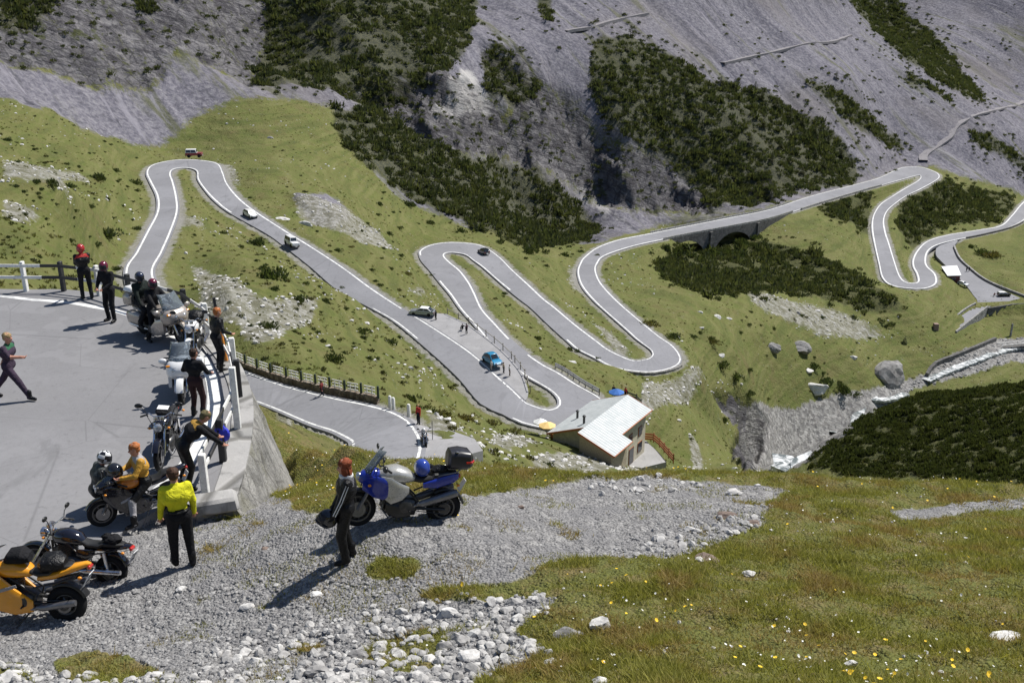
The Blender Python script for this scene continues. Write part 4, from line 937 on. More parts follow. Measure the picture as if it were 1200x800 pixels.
for q_ in [(703,735,24,'white angular stone block upright in the turf right of the rubble',None,1.2,1),(668,744,30,'long flat grey slab in the turf left of the white block',M_GREY,.5,2),(622,757,20,'pale rounded stone in turf below the grey slab',None,.9,3),(645,777,19,'whitish stone lying alone near the lower turf edge',None,.8,4),(702,800,20,'pale stone cut by the lower edge of the picture',None,.8,5),
 (860,579,19,'white topped block at the far upper edge of the gravel',None,.9,6),(850,605,22,'dark brown flat rock on the right gravel tip',M_BROWN,.6,7),(881,615,18,'reddish brown tilted rock where gravel meets the turf',M_BROWN,.8,8),(888,569,9,'little white stone right of the white topped block',None,.7,9),(997,779,14,'white pointed stone by itself in the lower right turf',None,1.1,10),(1178,749,38,'broad pale flat slab in turf at the right edge',None,.5,11),
 (828,655,26,'low brown rock row at the gravel border',M_BROWN,.5,12),(821,656,11,'small whitish stone on brown turf beneath the gravel',None,.8,13),(878,674,17,'pale leaning stone shard in the middle turf',None,1.,14),(611,595,9,'dark lump of rock sitting alone on smooth gravel',M_BROWN,1.,15),(311,643,9,'brownish stone by itself left of the woman',M_BROWN,.8,16),(370,697,14,'sandy flat stone amid the rubble',M_LIME,.6,17),(290,712,17,'reddish grey stone on gravel below the woman shadow',M_LIME,.8,18),
 (213,692,13,'pale pebble right of the yellow motorcycle shadow',M_LIME,.8,19),(550,770,26,'large white stone among the rubble at the bottom',M_LIME,.8,20),(418,770,26,'grey stone at the top of the bottom rubble heap',M_GREY,.8,21),(375,790,26,'mauve grey cube shaped stone in the bottom rubble',M_GREY,.9,22),(20,795,34,'big pale slab in the lower left corner',M_LIME,.5,23),(105,792,20,'pale stone between tufts at the lower left',M_LIME,.7,24),(527,720,22,'grey white angular rock on top of the rubble strip',M_LIME,1.,25),(432,780,22,'cracked grey stone beside the grass tuft',M_GREY,.7,26)]:
    one_stone(*q_)
one_stone(1041,439,40,'huge split grey boulder on the meadow above the stream',stonemat('boulder_rock', (.12, .115, .115), (.33, .32, .31), .35, False),1.5,31,'boulder',False,'boulder',.6)
for q_ in [(937,407,24,'grey rounded boulder left of the huge split boulder',M_GREY,.9,32),(905,407,15,'dark grey small boulder furthest left on the meadow',M_GREY,.9,33),(952,453,24,'white flat boulder tilted beside the stream bushes',None,.7,34),(947,434,11,'pale small boulder above the white flat one',None,.8,35),(935,367,6,'tiny grey boulder on top of the upper meadow',M_GREY,1.,36),(958,364,6,'tiny pale boulder on the upper meadow',None,1.,37),
 (820,366,7,'white stone on meadow near the road bend',None,.8,38),(840,371,9,'white stone right in the cluster near the bend',None,.8,39),(822,384,8,'white stone below the cluster near the bend',None,.8,40),(853,373,7,'rightmost white stone of the meadow cluster',None,.7,41),(795,492,7,'white stone on the steep grass right of the house',None,.8,42),(845,416,8,'pale stone above the bushy gully',None,.7,43),(1000,419,9,'pale stone half way to the huge boulder',None,.8,44),(357,263,12,'white tilted slab beside the straight road',None,.9,45),(330,256,14,'flat white slabs at the edge of the green hump',None,.4,46),(316,162,7,'single grey boulder on the green hump',M_GREY,.8,47),(670,424,9,'pale stone on the slope between roads',None,.7,48)]:
    one_stone(q_[0], q_[1], q_[2], q_[3], q_[4], q_[5], q_[6], 'boulder', False, 'boulder')
# ------------------------------------------------------------------ walls, fences, house, bridge
M_WPOST = paint('white_post_paint', (.72, .71, .68), .6, dirt=(.3, .28, .25)); M_BPOST = paint('black_post_paint', (.025, .025, .027), .55)
M_WOOD = paint('stained_wood', (.3, .1, .035), .7, var=.25, scale=14); M_DARK = paint('dark_iron', (.03, .03, .033), .5)
M_ORANGE = paint('orange_pole_paint', (.6, .22, .03), .5)
def rz3(a): return Matrix.Rotation(a, 3, 'Z')
# masonry wall carrying the pad
sel = np.where(_pp[0] > 190)[0]; E = PADW[sel]
tt_ = np.gradient(E[:, :2], axis=0); tt_ /= np.linalg.norm(tt_, axis=1)[:, None]
no = np.stack([-tt_[:, 1], tt_[:, 0]], 1)
if np.mean([inpoly(np.array([E[i, 0]+no[i, 0]]), np.array([E[i, 1]+no[i, 1]]), PADPOLY)[0] for i in range(0, len(E), 5)]) > .5: no = -no
nz = 16; Vw = []; hts = []
for i in range(len(E)):
    g1 = min(gz(*(E[i, :2]+no[i]*q)) for q in (.6, 1.0)); hts.append(max(.25, PADZ-g1+.5))
hts = np.convolve(np.pad(hts, 3, 'edge'), np.ones(7)/7, 'valid')
for i in range(len(E)):
    for k in range(nz):
        f = k/(nz-1); z = PADZ-.02-hts[i]*f; o = .03+.36*min(hts[i], 2.6)*f+.18*max(0, hts[i]-2.6)*f
        bmp = .09*fbm(np.array([i*.5*1.1]), np.array([z*1.4]), 3, 7)[0]*(1 if k else 0)
        Vw.append((E[i, 0]+no[i, 0]*(o+bmp), E[i, 1]+no[i, 1]*(o+bmp), z))
    Vw.append((E[i, 0]-no[i, 0]*.7, E[i, 1]-no[i, 1]*.7, PADZ-.03-hts[i])); Vw.append((E[i, 0]-no[i, 0]*.7, E[i, 1]-no[i, 1]*.7, PADZ-.03))
K = nz+2; fs = []
for i in range(len(E)-1):
    for k in range(K): fs.append((i*K+k, (i+1)*K+k, (i+1)*K+(k+1) % K, i*K+(k+1) % K))
fs += [tuple(range(K-1, -1, -1)), tuple((len(E)-1)*K+k for k in range(K))]
b = MB(); b.add(Vw, fs); w_ = b.build('retaining_wall', M_WALL, None, True, 60); tag(w_, 'tall rubble stone retaining wall under the outer edge of the hairpin', 'wall')
# paved strip outside the white line
inner = E.copy(); inner[:, :2] -= no*.45; inner[:, 2] += .012; outer = E.copy(); outer[:, :2] += no*.04; outer[:, 2] += .03
strip = ribbon('coping_strip', inner+[0, 0, .02], outer+[0, 0, .02], M_CONC, 0, .06, pad)
b = MB(); b.box((0, 0, .14), (1.05, .5, .3), 0, None, .92, .06); k_ = b.build('kerb_block', M_CONC); k_.location = PZ(248, 597, PADZ-.06); k_.rotation_euler = (0, 0, .35)
tag(k_, 'pale concrete block at the foot of the last white fence post', 'kerb block')
# fence round the bend
FP_ = [(-75,340),(-30,340.5),(31,341),(75,341),(117,346),(153,357),(188,367),(218,376),(243,394),(262,413),(275,438),(281,466),(279,503),(262,541),(242,585)]
fb = [PZ(a, c, PADZ) for a, c in FP_]
fen = empty('roadside_fence', (fb[2][0], fb[2][1], PADZ), 0, 'black and white post and rail fence round the outside of the near hairpin', 'fence')
FO = Vector(fen.location)
for i, p in enumerate(fb):
    q = Vector(p)-FO; hgt = .98 if i not in (12,) else 1.5
    nx = fb[min(i+1, len(fb)-1)]-fb[max(i-1, 0)]; an = math.atan2(nx[1], nx[0])
    m = M_WPOST if i % 2 == 0 else M_BPOST
    b = MB(); b.box(q+Vector((0, 0, hgt/2-.1)), (.13, .15, hgt+.2), 0, rz3(an), .94, .015); b.build('post', m, fen)
    for lv in (.48, .86):
        if i < len(fb)-1:
            n_ = Vector(fb[i+1])-FO; mid = (q+n_)/2
            for (s0, s1, mm) in ((q, mid, m), (mid, n_, M_WPOST if (i+1) % 2 == 0 else M_BPOST)):
                dv = s1-s0; c_ = (s0+s1)/2+Vector((0, 0, lv)); a2 = math.atan2(dv.y, dv.x); off = Vector((-math.sin(a2), math.cos(a2), 0))*.085
                b = MB(); b.box(c_-off, (dv.length+.001, .035, .1), 0, rz3(a2), 1, .008); b.build('rail', mm, fen)
# snow pole
pp = PZ(266, 424, PADZ); sp = empty('snow_pole', pp, 0, 'tall leaning snow pole, black above and orange below, at the fence', 'pole')
b = MB(); b.tube([(0, 0, -.1), (-.1, .03, .85)], .05, 10); b.build('shaft', M_ORANGE, sp)
b = MB(); b.tube([(-.1, .03, .85), (-.19, .06, 1.75)], [.045, .04], 10); b.build('shaft', M_BPOST, sp)
# fence beside the road below
_pR = proj(RRt[:, 0], RRt[:, 1], RRt[:, 2])
idx_ = np.where((_pR[0] > 270) & (_pR[0] < 450) & (_pR[1] > 415) & (_pR[1] < 478) & (np.arange(len(RC)) < 140))[0]; idx_ = idx_[np.argsort(_pR[0][idx_])][:]; idx_ = np.arange(idx_.min(), idx_.max()+1)
A = RRt[idx_]+crs[idx_]*1.0
A = A[np.argsort(A[:, 0])]
lf = empty('roadside_fence', A[0], 0, 'green posted white railed fence on a low stone wall beside the lower road', 'fence'); LO = Vector(A[0])
nA = -crs[idx_][np.argsort(RRt[idx_][:, 0])]
b = MB(); v_ = []; f_ = []
for i in range(len(A)):
    for dx, dz in ((0, -.8), (0, .42), (.45, .42), (.45, -.8)): v_.append(Vector(A[i]-nA[i]*dx)-LO+Vector((0, 0, dz)))
for i in range(len(A)-1):
    for k in range(4): f_.append((i*4+k, i*4+(k+1) % 4, i*4+4+(k+1) % 4, i*4+4+k))
f_ += [(0, 1, 2, 3), tuple((len(A)-1)*4+k for k in (3, 2, 1, 0))]
b.add(v_, f_); b.build('low_wall', masonry('brown_kerb_stone', (.16, .12, .09), (.3, .25, .2), 1.5), lf, False)
L_ = np.concatenate([[0], np.cumsum(np.linalg.norm(np.diff(A, axis=0), axis=1))]); npz = 11
pts = [Vector([np.interp(t*L_[-1]/(npz-1), L_, A[:, k]-nA[:, k]*.22) for k in range(3)])-LO for t in range(npz)]
M_GPOST = paint('green_post_paint', (.03, .045, .03), .7)
for i, p in enumerate(pts):
    b = MB(); b.box(p+Vector((0, 0, .85)), (.22, .22, 1.2), 0, None, .9, .02); b.build('post', M_GPOST, lf)
    if i < npz-1:
        dv = pts[i+1]-p; a2 = math.atan2(dv.y, dv.x); u_ = dv.normalized()
        for lv in (.62, .95, 1.25):
            b = MB(); b.tube([p+u_*.5+Vector((0, 0, lv)), pts[i+1]-u_*.5+Vector((0, 0, lv))], .06, 6); b.build('rail', M_WPOST, lf)
        for f in (.35, .65):
            b = MB(); c = p+dv*f; b.tube([c+Vector((0, 0, .42)), c+Vector((0, 0, 1.28))], .05, 6); b.build('baluster', M_WPOST, lf)
# ---- house
ha = Vector((.53, .848, 0)); hb = Vector((.848, -.53, 0)); HO = Vector((9.5, 121.4, -63.7))
yaw = math.atan2(ha.y, ha.x)     # local x = along ridge (away), local y = left, z up from the lower terrace
t = NT('metal_sheet_roof'); p_ = t.objc(); sx = t.n('ShaderNodeSeparateXYZ'); t.l(p_, sx.inputs[0])
fr_ = t.math('FRACT', t.math('MULTIPLY', sx.outputs['X'], 1.75)); ln_ = t.ramp(t.math('ABSOLUTE', t.math('SUBTRACT', fr_, .5)), .40, .47)
cc = t.mix(t.ramp(t.noise(p_, .9, 5, .65), .35, .65), (.4, .425, .43), (.49, .51, .515)); cc = t.mix(t.math('MULTIPLY', ln_, .9), cc, (.13, .16, .16))
t.bump(ln_, .5, .03); M_ROOF = t.done(cc, .5, .4)
M_CREAM = paint('cream_render', (.5, .46, .36), .9, var=.15, scale=2, dirt=(.25, .2, .14)); M_CREAM_SHADE = paint('cream_render_shaded', (.36, .31, .23), .85, var=.3, scale=8)  # annex gets a darker cream, its shade put into the wall colour
M_FASC = paint('orange_fascia', (.36, .12, .05), .6); M_GLASS = paint('window_glass', (.03, .035, .045), .08, 0, .8)
house = empty('mountain_hut', HO, yaw, 'cream walled mountain hut with pale sheet metal gable roof beside the lower hairpin', 'house')
def zr(y): return 7.7-.385*abs(y)
b = MB()
b.prism([(-5.0, -1.5), (3.2, -1.5), (3.2, zr(3.2)-.22), (0, zr(0)-.22), (-5.0, zr(5.0)-.22)], .4, 12.0, 0, 'x')
b.v = [(v[0], -v[1], v[2]) for v in b.v]; b.f = [tuple(reversed(f)) for f in b.f]
b.build('wall', M_CREAM, house, False)
b = MB(); b.prism([(.02, -1.5), (4.7, -1.5), (4.7, zr(4.7)-.22), (.02, zr(0)-.22)], -1.5, 3.0, 0, 'x')
b.v = [(v[0], -v[1], v[2]) for v in b.v]; b.f = [tuple(reversed(f)) for f in b.f]
b.build('annex_wall', M_CREAM_SHADE, house, False)
def slab(name, x0, x1, y0, y1, mat, th=.14):
    b = MB(); q = [(x0, y0), (x1, y0), (x1, y1), (x0, y1)]
    vs = [(x, y, zr(y)) for x, y in q]+[(x, y, zr(y)-th) for x, y in q]
    b.add(vs, [(0, 1, 2, 3), (7, 6, 5, 4), (0, 4, 5, 1), (1, 5, 6, 2), (2, 6, 7, 3), (3, 7, 4, 0)]); return b.build(name, mat, house, False)
slab('roof', -.25, 12.7, 0, 5.6, M_ROOF); slab('roof', -1.95, 12.7, -3.75, -.001, M_ROOF); slab('annex_roof', -1.95, 3.3, -5.3, -3.752, M_ROOF)
for (x, y0, y1) in ((-2.0, -5.3, 0), (-.3, 0, 5.6), (12.72, -3.75, 0), (12.72, 0, 5.6)):
    b = MB(); vs = [(x-.03, y0, zr(y0)+.03), (x+.03, y0, zr(y0)+.03), (x+.03, y1, zr(y1)+.03), (x-.03, y1, zr(y1)+.03)]; vs += [(a, c, d-.28) for a, c, d in vs]
    b.add(vs, [(0, 1, 2, 3), (7, 6, 5, 4), (0, 4, 5, 1), (1, 5, 6, 2), (2, 6, 7, 3), (3, 7, 4, 0)]); b.build('fascia', M_FASC, house, False)
for (y, x0, x1) in ((-3.8, 3.35, 12.7), (-5.35, -1.95, 3.3)):
    b = MB(); b.tube([(x0, y, zr(y)-.05), (x1, y, zr(y)-.05)], .08, 8); b.build('gutter', M_FASC, house)
for (x, y) in ((4.6, 3.6), (1.6, 1.0)):
    b = MB(); b.lathe([(.16, zr(y)-.3), (.16, zr(y)+.95), (.24, zr(y)+.98), (.24, zr(y)+1.08), (.05, zr(y)+1.25)], (x, y, 0), 'z', 12); b.build('chimney', M_DARK, house)
def win(c, d, nm='window'):
    b = MB(); b.box(c, (d[0]+.16, .1 if d[1] == 0 else .1, d[2]+.16)); o = b.build(nm, M_WOOD, house, False)
    b = MB(); b.box((c[0], c[1]-.035, c[2]), (d[0], .08, d[2])); b.build('pane', M_GLASS, o, False); return o
for x in (5.0, 7.2, 10.2): win((x, -3.22, 3.9), (1.0, 0, 1.2))
win((7.6, -3.22, 1.2), (1.3, 0, 2.2), 'door'); win((10.3, -3.22, 1.5), (1.2, 0, 1.3))
# hut terrace with stone kerb and wooden fence
TER = [(712,541),(726,544),(752,548),(781,541),(772,530),(757,516),(737,520),(715,530)]
tp = np.array([PZ(a, c, -63.75) for a, c in TER]); sheet('terrace_paving', tp, 0, asphalt('terrace_concrete', (.3, .295, .29), 2.), kind='structure')
def fence_line(pts, name, label, post_m, rail_m, h=1.1, boards=True, cat='fence', lv=(.3, .6, .95), every=1, rw=.22):
    o = empty(name, pts[0], 0, label, cat); O = Vector(o.location)
    P = [Vector(p)-O for p in pts]
    for i, p in enumerate(P):
        b = MB(); b.box(p+Vector((0, 0, h/2-.15)), (.14, .14, h+.3), 0, None, 1, .015); b.build('post', post_m, o)
        if i < len(P)-1:
            for z in lv:
                d = P[i+1]-p; a2 = math.atan2(d.y, d.x); b = MB(); q = Vector((-math.sin(a2), math.cos(a2), 0))*.09
                e0, e1 = p-q+Vector((0, 0, z)), P[i+1]-q+Vector((0, 0, z)); v = []
                for e in (e0, e1):
                    for dy, dz in ((-.025, -rw/2), (.025, -rw/2), (.025, rw/2), (-.025, rw/2)): v.append(e+Vector((-math.sin(a2)*dy, math.cos(a2)*dy, dz)))
                b.add(v, [(0, 1, 2, 3), (7, 6, 5, 4), (0, 4, 5, 1), (1, 5, 6, 2), (2, 6, 7, 3), (3, 7, 4, 0)]); b.build('rail', rail_m, o, False)
    return o
def dens(pts, step):
    P = np.array(pts, float); d = np.concatenate([[0], np.cumsum(np.linalg.norm(np.diff(P, axis=0), axis=1))]); n = max(2, int(round(d[-1]/step))+1)
    return [np.array([np.interp(t, d, P[:, k]) for k in range(3)]) for t in np.linspace(0, d[-1], n)]
fence_line(dens([PZ(754, 515, -63.6), PZ(764, 514.5, -63.6), PZ(774, 523, -63.6), PZ(789, 541, -63.6)], 1.7), 'wooden_fence', 'orange brown wooden board fence round the hut terrace', M_WOOD, M_WOOD, 1.25, lv=(.25, .6, .98), rw=.26)
fence_line(dens([PZ(735, 466, -60.6), PZ(745, 469, -60.6), PZ(751, 476, -60.7), PZ(755, 484, -61)], 1.6), 'dark_fence', 'dark wooden fence curving behind the far gable of the hut', M_DARK, M_DARK, 1.2)
def parasol(px, py, z, r, col, label, h=2.3):
    p = PZ(px, py, z); p[2] = max(z, gz(p[0], p[1])); e = empty('parasol', p, .3, label, 'parasol')
    b = MB(); n = 8; vs = [(0, 0, h+.55)]+[(r*math.cos(2*math.pi*k/n), r*math.sin(2*math.pi*k/n), h) for k in range(n)]+[(r*.97*math.cos(2*math.pi*k/n), r*.97*math.sin(2*math.pi*k/n), h-.14) for k in range(n)]+[(0, 0, h+.45)]
    b.add(vs, [(0, 1+k, 1+(k+1) % n) for k in range(n)]+[(1+k, 9+k, 9+(k+1) % n, 1+(k+1) % n) for k in range(n)]+[(17, 9+(k+1) % n, 9+k) for k in range(n)])
    b.build('canopy', paint('parasol_'+col[0], col[1], .8), e, False)
    b = MB(); b.tube([(0, 0, 0), (0, 0, h+.5)], .03, 8); b.build('pole', M_WPOST, e); b = MB(); b.lathe([(.28, 0), (.28, .08), (.06, .14)], n=12); b.build('base', M_CONC, e)
parasol(722, 472, -60.6, 1.2, ('blue', (.03, .13, .42)), 'blue parasol on the terrace behind the hut', 1.75)
parasol(641, 519, -60.8, 1.2, ('yellow', (.75, .52, .2)), 'pale yellow parasol in front of the hut wall', 1.9)
parasol(633, 512, -60.6, 1.0, ('white', (.75, .75, .74)), 'white parasol at the roadside left of the yellow one', 1.9)
# benches and tables (orange) next to the yellow parasol
p = PZ(653, 518, -60.9); e = empty('picnic_table', (p[0], p[1], max(-60.9, gz(p[0], p[1]))), .5, 'orange wooden table with benches left of the hut wall', 'table')
b = MB(); b.box((0, 0, .75), (1.6, .8, .07), 0, None, 1, .02); b.build('tabletop', M_ORANGE, e)
for s in (-1, 1):
    b = MB(); b.box((0, s*.75, .45), (1.6, .28, .06), 0, None, 1, .02); b.build('bench', M_ORANGE, e)
    b = MB(); b.box((s*.6, 0, .36), (.08, 1.5, .72)); b.build('leg', M_WOOD, e, False)
# ---- stone bridge
bi = np.where(BRIDGE)[0]; bi = np.arange(bi[0]-2, bi[-1]+3)
bL, bR = RL[bi]-crs[bi]*.45, RRt[bi]+crs[bi]*.45
O = Vector(RC[bi[len(bi)//2]]); s = np.concatenate([[0], np.cumsum(np.linalg.norm(np.diff(RC[bi], axis=0), axis=1))]); S = s[-1]
br = empty('stone_bridge', O, 0, 'grey stone arch bridge carrying the road over the bushy gully', 'bridge')
na = 3; b = MB(); vs = []; fs = []
for i in range(len(bi)):
    f = s[i]/S*na; u_ = (f % 1)*2-1; op = math.sqrt(max(0, 1-(u_/.84)**2)) if abs(u_) < .84 else 0
    dep = 13. if op == 0 else 2.0+(1-op)*7.5
    for q in (bL[i], bR[i]):
        vs.append(Vector(q)-O+Vector((0, 0, -.03))); vs.append(Vector(q)-O+Vector((0, 0, -dep)))
for i in range(len(bi)-1):
    a = i*4; c = a+4
    fs += [(a, c, c+1, a+1), (a+2, a+3, c+3, c+2), (a+1, c+1, c+3, a+3), (a, a+2, c+2, c)]
fs += [(0, 1, 3, 2), tuple((len(bi)-1)*4+k for k in (0, 2, 3, 1))]
b.add(vs, fs); b.build('arches', M_STONE, br, False)
for k in range(1, na):
    i = int(np.argmin(abs(s-S*k/na)))
    c_ = Vector(bR[i])-O; an = math.atan2(*(RC[bi[i]+1]-RC[bi[i]-1])[[1, 0]])
    b = MB(); b.box(c_+Vector((0, 0, -6.5)), (1.7, 1.4, 12.4), 0, rz3(an), .85); b.build('buttress', M_STONE, br, False)
for side, q0 in (('L', bL), ('R', bR)):
    b = MB(); sg = 1 if side == 'L' else -1; vs = []; fs = []
    for i in range(len(bi)):
        for d, z in ((0, -.05), (0, .62), (.35, .62), (.35, -.05)): vs.append(Vector(q0[i]+crs[bi[i]]*d*sg)-O+Vector((0, 0, z)))
    for i in range(len(bi)-1):
        for k in range(4): fs.append((i*4+k, i*4+(k+1) % 4, i*4+4+(k+1) % 4, i*4+4+k))
    fs += [(0, 1, 2, 3), tuple((len(bi)-1)*4+k for k in (3, 2, 1, 0))]
    b.add(vs, fs); b.build('parapet', M_CONC, br, False)
# ---- low walls
def low_wall(P, name, label, mat, th=.45, h=.7, below=.6, cat='wall'):
    P = np.array(P); O = Vector(P[0]); t = np.gradient(P[:, :2], axis=0); t /= np.linalg.norm(t, axis=1)[:, None]; n = np.stack([-t[:, 1], t[:, 0], 0*t[:, 0]], 1)
    b = MB(); vs = []; fs = []
    for i in range(len(P)):
        for d, z in ((-th/2, -below), (-th/2, h), (th/2, h), (th/2, -below)): vs.append(Vector(P[i]+n[i]*d)-O+Vector((0, 0, z)))
    for i in range(len(P)-1):
        for k in range(4): fs.append((i*4+k, i*4+(k+1) % 4, i*4+4+(k+1) % 4, i*4+4+k))
    fs += [(0, 1, 2, 3), tuple((len(P)-1)*4+k for k in (3, 2, 1, 0))]
    b.add(vs, fs); o = b.build(name, mat, None, False)
    o.location = O; return tag(o, label, cat)
def edge_sel(side, x0, x1, y0, y1, off):
    i = np.where((rpx[0] > x0) & (rpx[0] < x1) & (rpx[1] > y0) & (rpx[1] < y1))[0]; i = np.arange(i.min(), i.max()+1)
    return (RL[i]-crs[i]*off) if side == 'L' else (RRt[i]+crs[i]*off)
low_wall(edge_sel('R', 926, 1030, 205, 240, .7), 'parapet_wall', 'grey parapet wall on the valley side of the road climbing from the bridge', M_CONC, .5, .6, 2.5)
low_wall(edge_sel('R', 1128, 1190, 255, 282, .7), 'parapet_wall', 'dark faced parapet wall under the far right road end', M_STONE, .5, .5, 4.)
low_wall(edge_sel('R', 735, 787, 418, 440, .9), 'kerb_wall', 'brown stone kerb wall round the outside of the wide middle hairpin', M_KERBW, .5, .25, 1.2)
i_ = np.where((rpx[0] > 600) & (rpx[0] < 655) & (rpx[1] > 426) & (rpx[1] < 448))[0]
gp = edge_sel('R', 622, 672, 431, 462, 1.0)
def guard(P, label, beams=2):
    o = empty('guard_rail', P[0], 0, label, 'guard rail'); O = Vector(o.location); Q = dens(P, 2.0)
    for q in Q:
        b = MB(); b.box(Vector(q)-O+Vector((0, 0, .3)), (.12, .12, 1.1)); b.build('post', M_DARK, o, False)
    for z in ((.35, .75) if beams == 2 else (.6,)):
        b = MB(); vs = []; fs = []
        for q in Q:
            for dz in (-.15, .15): vs.append(Vector(q)-O+Vector((0, 0, z+dz)))
        m = len(vs)
        dirv = Vector(Q[-1]-Q[0]); nv = Vector((-dirv.y, dirv.x, 0)).normalized()*.07
        vs = vs+[v+nv for v in vs]
        for i in range(len(Q)-1): fs += [(2*i, 2*i+2, 2*i+3, 2*i+1), (m+2*i, m+2*i+1, m+2*i+3, m+2*i+2), (2*i+1, 2*i+3, m+2*i+3, m+2*i+1), (2*i, m+2*i, m+2*i+2, 2*i+2)]
        b.add(vs, fs); b.build('beam', M_GALV, o, False)
M_GALV = paint('galvanised_steel', (.45, .45, .46), .45, .6)
guard(gp, 'double beam steel guard rail above the hairpin by the hut')
# layby edge posts with rail
lp = [LAYO[i]+_pg[i]*.3 for i in np.linspace(len(LAYO)*.12, len(LAYO)*.92, 13).astype(int)]
fence_line(lp, 'layby_fence', 'weathered post and rail fence along the lay-by where the blue car stands', paint('weathered_wood', (.2, .17, .13), .9), paint('pale_rail', (.32, .3, .26), .9), 1.0, lv=(.8,), rw=.12)
# bollards by the lower hairpin and white stones at the road break
for k, (px, py, z) in enumerate([(457,474,-36.2),(461,476,-36.1),(479,484,-35.8)]):
    p = PZ(px, py, z); b = MB(); b.lathe([(.16, -.3), (.16, .75), (.1, .85), (0, .87)], n=10); o = b.build('bollard', M_WPOST); o.location = p; tag(o, ['white concrete bollard nearest the fence end at the lower bend', 'white bollard beside the one at the fence end', 'white bollard nearest the standing man in red'][k], 'bollard')
b = MB(); b.tube([(0, 0, -.2), (0, 0, 1.9)], .03, 6); o = b.build('marker_pole', M_DARK); o.location = PZ(507, 519, -35.2); tag(o, 'thin grey marker pole beside the motorcycle parked at the lower bend', 'pole')
# ---- kiosk and lot walls
kz = -103.45; k0 = [PZ(1103, 322, kz), PZ(1109.5, 332, kz), PZ(1124, 331.5, kz), PZ(1119.5, 321, kz)]
kc = sum(k0)/4; ke = empty('kiosk', kc, 0, 'dark red roadside kiosk with a flat white roof at the far right lot', 'kiosk'); P = [Vector(q-kc) for q in k0]
b = MB(); b.add([p for p in P]+[p+Vector((0, 0, 2.7)) for p in P], [(0, 1, 2, 3), (7, 6, 5, 4), (0, 4, 5, 1), (1, 5, 6, 2), (2, 6, 7, 3), (3, 7, 4, 0)]); b.build('wall', paint('dark_red_boards', (.09, .018, .02), .7), ke, False)
b = MB(); c_ = sum(P, Vector())/4; P2_ = [c_+(p-c_)*1.12 for p in P]; b.add([p+Vector((0, 0, 2.72)) for p in P2_]+[p+Vector((0, 0, 3.0)) for p in P2_], [(0, 1, 2, 3), (7, 6, 5, 4), (0, 4, 5, 1), (1, 5, 6, 2), (2, 6, 7, 3), (3, 7, 4, 0)]); b.build('roof', paint('white_roof', (.72, .72, .72), .6), ke, False)
mid = (P[1]+P[2])/2; dv = (P[2]-P[1]).normalized(); b = MB(); b.box(mid+Vector((0, 0, 1.6))-Vector((-dv.y, dv.x, 0))*-.02, (1.6, .12, .9), 0, rz3(math.atan2(dv.y, dv.x))); b.build('hatch', M_GLASS, ke, False)
def pl(pts, z=None, step=2.): return catmull(np.array([PZ(*q) for q in pts]), step)
low_wall(pl([(1118,290,-103.2),(1124,303,-103.4),(1136,315,-103.8),(1158,331,-104),(1202,349,-104.2),(1235,362,-104.4)]), 'parapet_wall', 'pale low wall between the far lot and the bright green meadow', M_CONC, .6, .8, 1.)
low_wall(pl([(1157,361,-104.3),(1120,390.5,-105.5)]), 'parapet_wall', 'grey parapet on the stream side of the far ramp', M_CONC, .5, .8, 3.5)
low_wall(pl([(1143,357,-104.3),(1128,366,-104.6),(1103,387,-105.5)]), 'parapet_wall', 'whitish parapet on the meadow side of the far ramp', M_CONC, .5, .8, 2.)
low_wall(pl([(1158,361.5,-104.3),(1205,356.5,-104.3),(1240,372,-104.4)]), 'retaining_wall', 'dark retaining wall under the far right lot', M_STONE, .5, .25, 4.5)
low_wall(pl([(1053,373,-102.6),(1070,376,-103),(1093,383,-103.6)]), 'white_wall', 'long white painted low wall on the meadow left of the far ramp', paint('white_wall_paint', (.75, .74, .72), .8), .7, .9, 1.)
p = PZ(1096, 387, -104); b = MB(); b.box((0, 0, .9), (1.5, 1.5, 2.6), 0, None, .9, .05); o = b.build('gate_pier', paint('brown_plaster', (.26, .18, .15), .9)); o.location = p; tag(o, 'brown stubby pier at the right end of the long white wall', 'pier')
low_wall([hit(a, c, 150)+np.array([0, 0, .2]) for a, c in [(1086,441),(1090,434),(1096,428),(1104,424),(1116,420),(1128,415),(1140,410),(1152,405),(1166,399)]], 'river_wall', 'curved stone embankment wall along the upper stream', M_STONE, .9, .9, 3.)
p = hit(1184, 394, 150); b = MB(); b.box((0, 0, 2.), (.55, .55, 4.6), 0, None, .85, .05); o = b.build('pillar', M_CONC); o.location = p; tag(o, 'slim pale pillar standing below the far right lot', 'pillar')
p = hit(1188, 409, 150); e = empty('footbridge', p+np.array([0, 0, .8]), .25, 'small dark footbridge with white railing over the stream at the right edge', 'bridge')
b = MB(); b.box((0, 0, 0), (11, 2.2, .9), 0, None, 1, .05); b.build('deck', M_STONE, e)
for s_2 in (-1, 1):
    b = MB(); b.tube([(-5.5, s_2, 1.3), (5.5, s_2, 1.3)], .09, 6); [b.tube([(x, s_2, .3), (x, s_2, 1.3)], .07, 6) for x in (-5.4, -1.8, 1.8, 5.4)]; b.build('railing', M_WPOST, e)
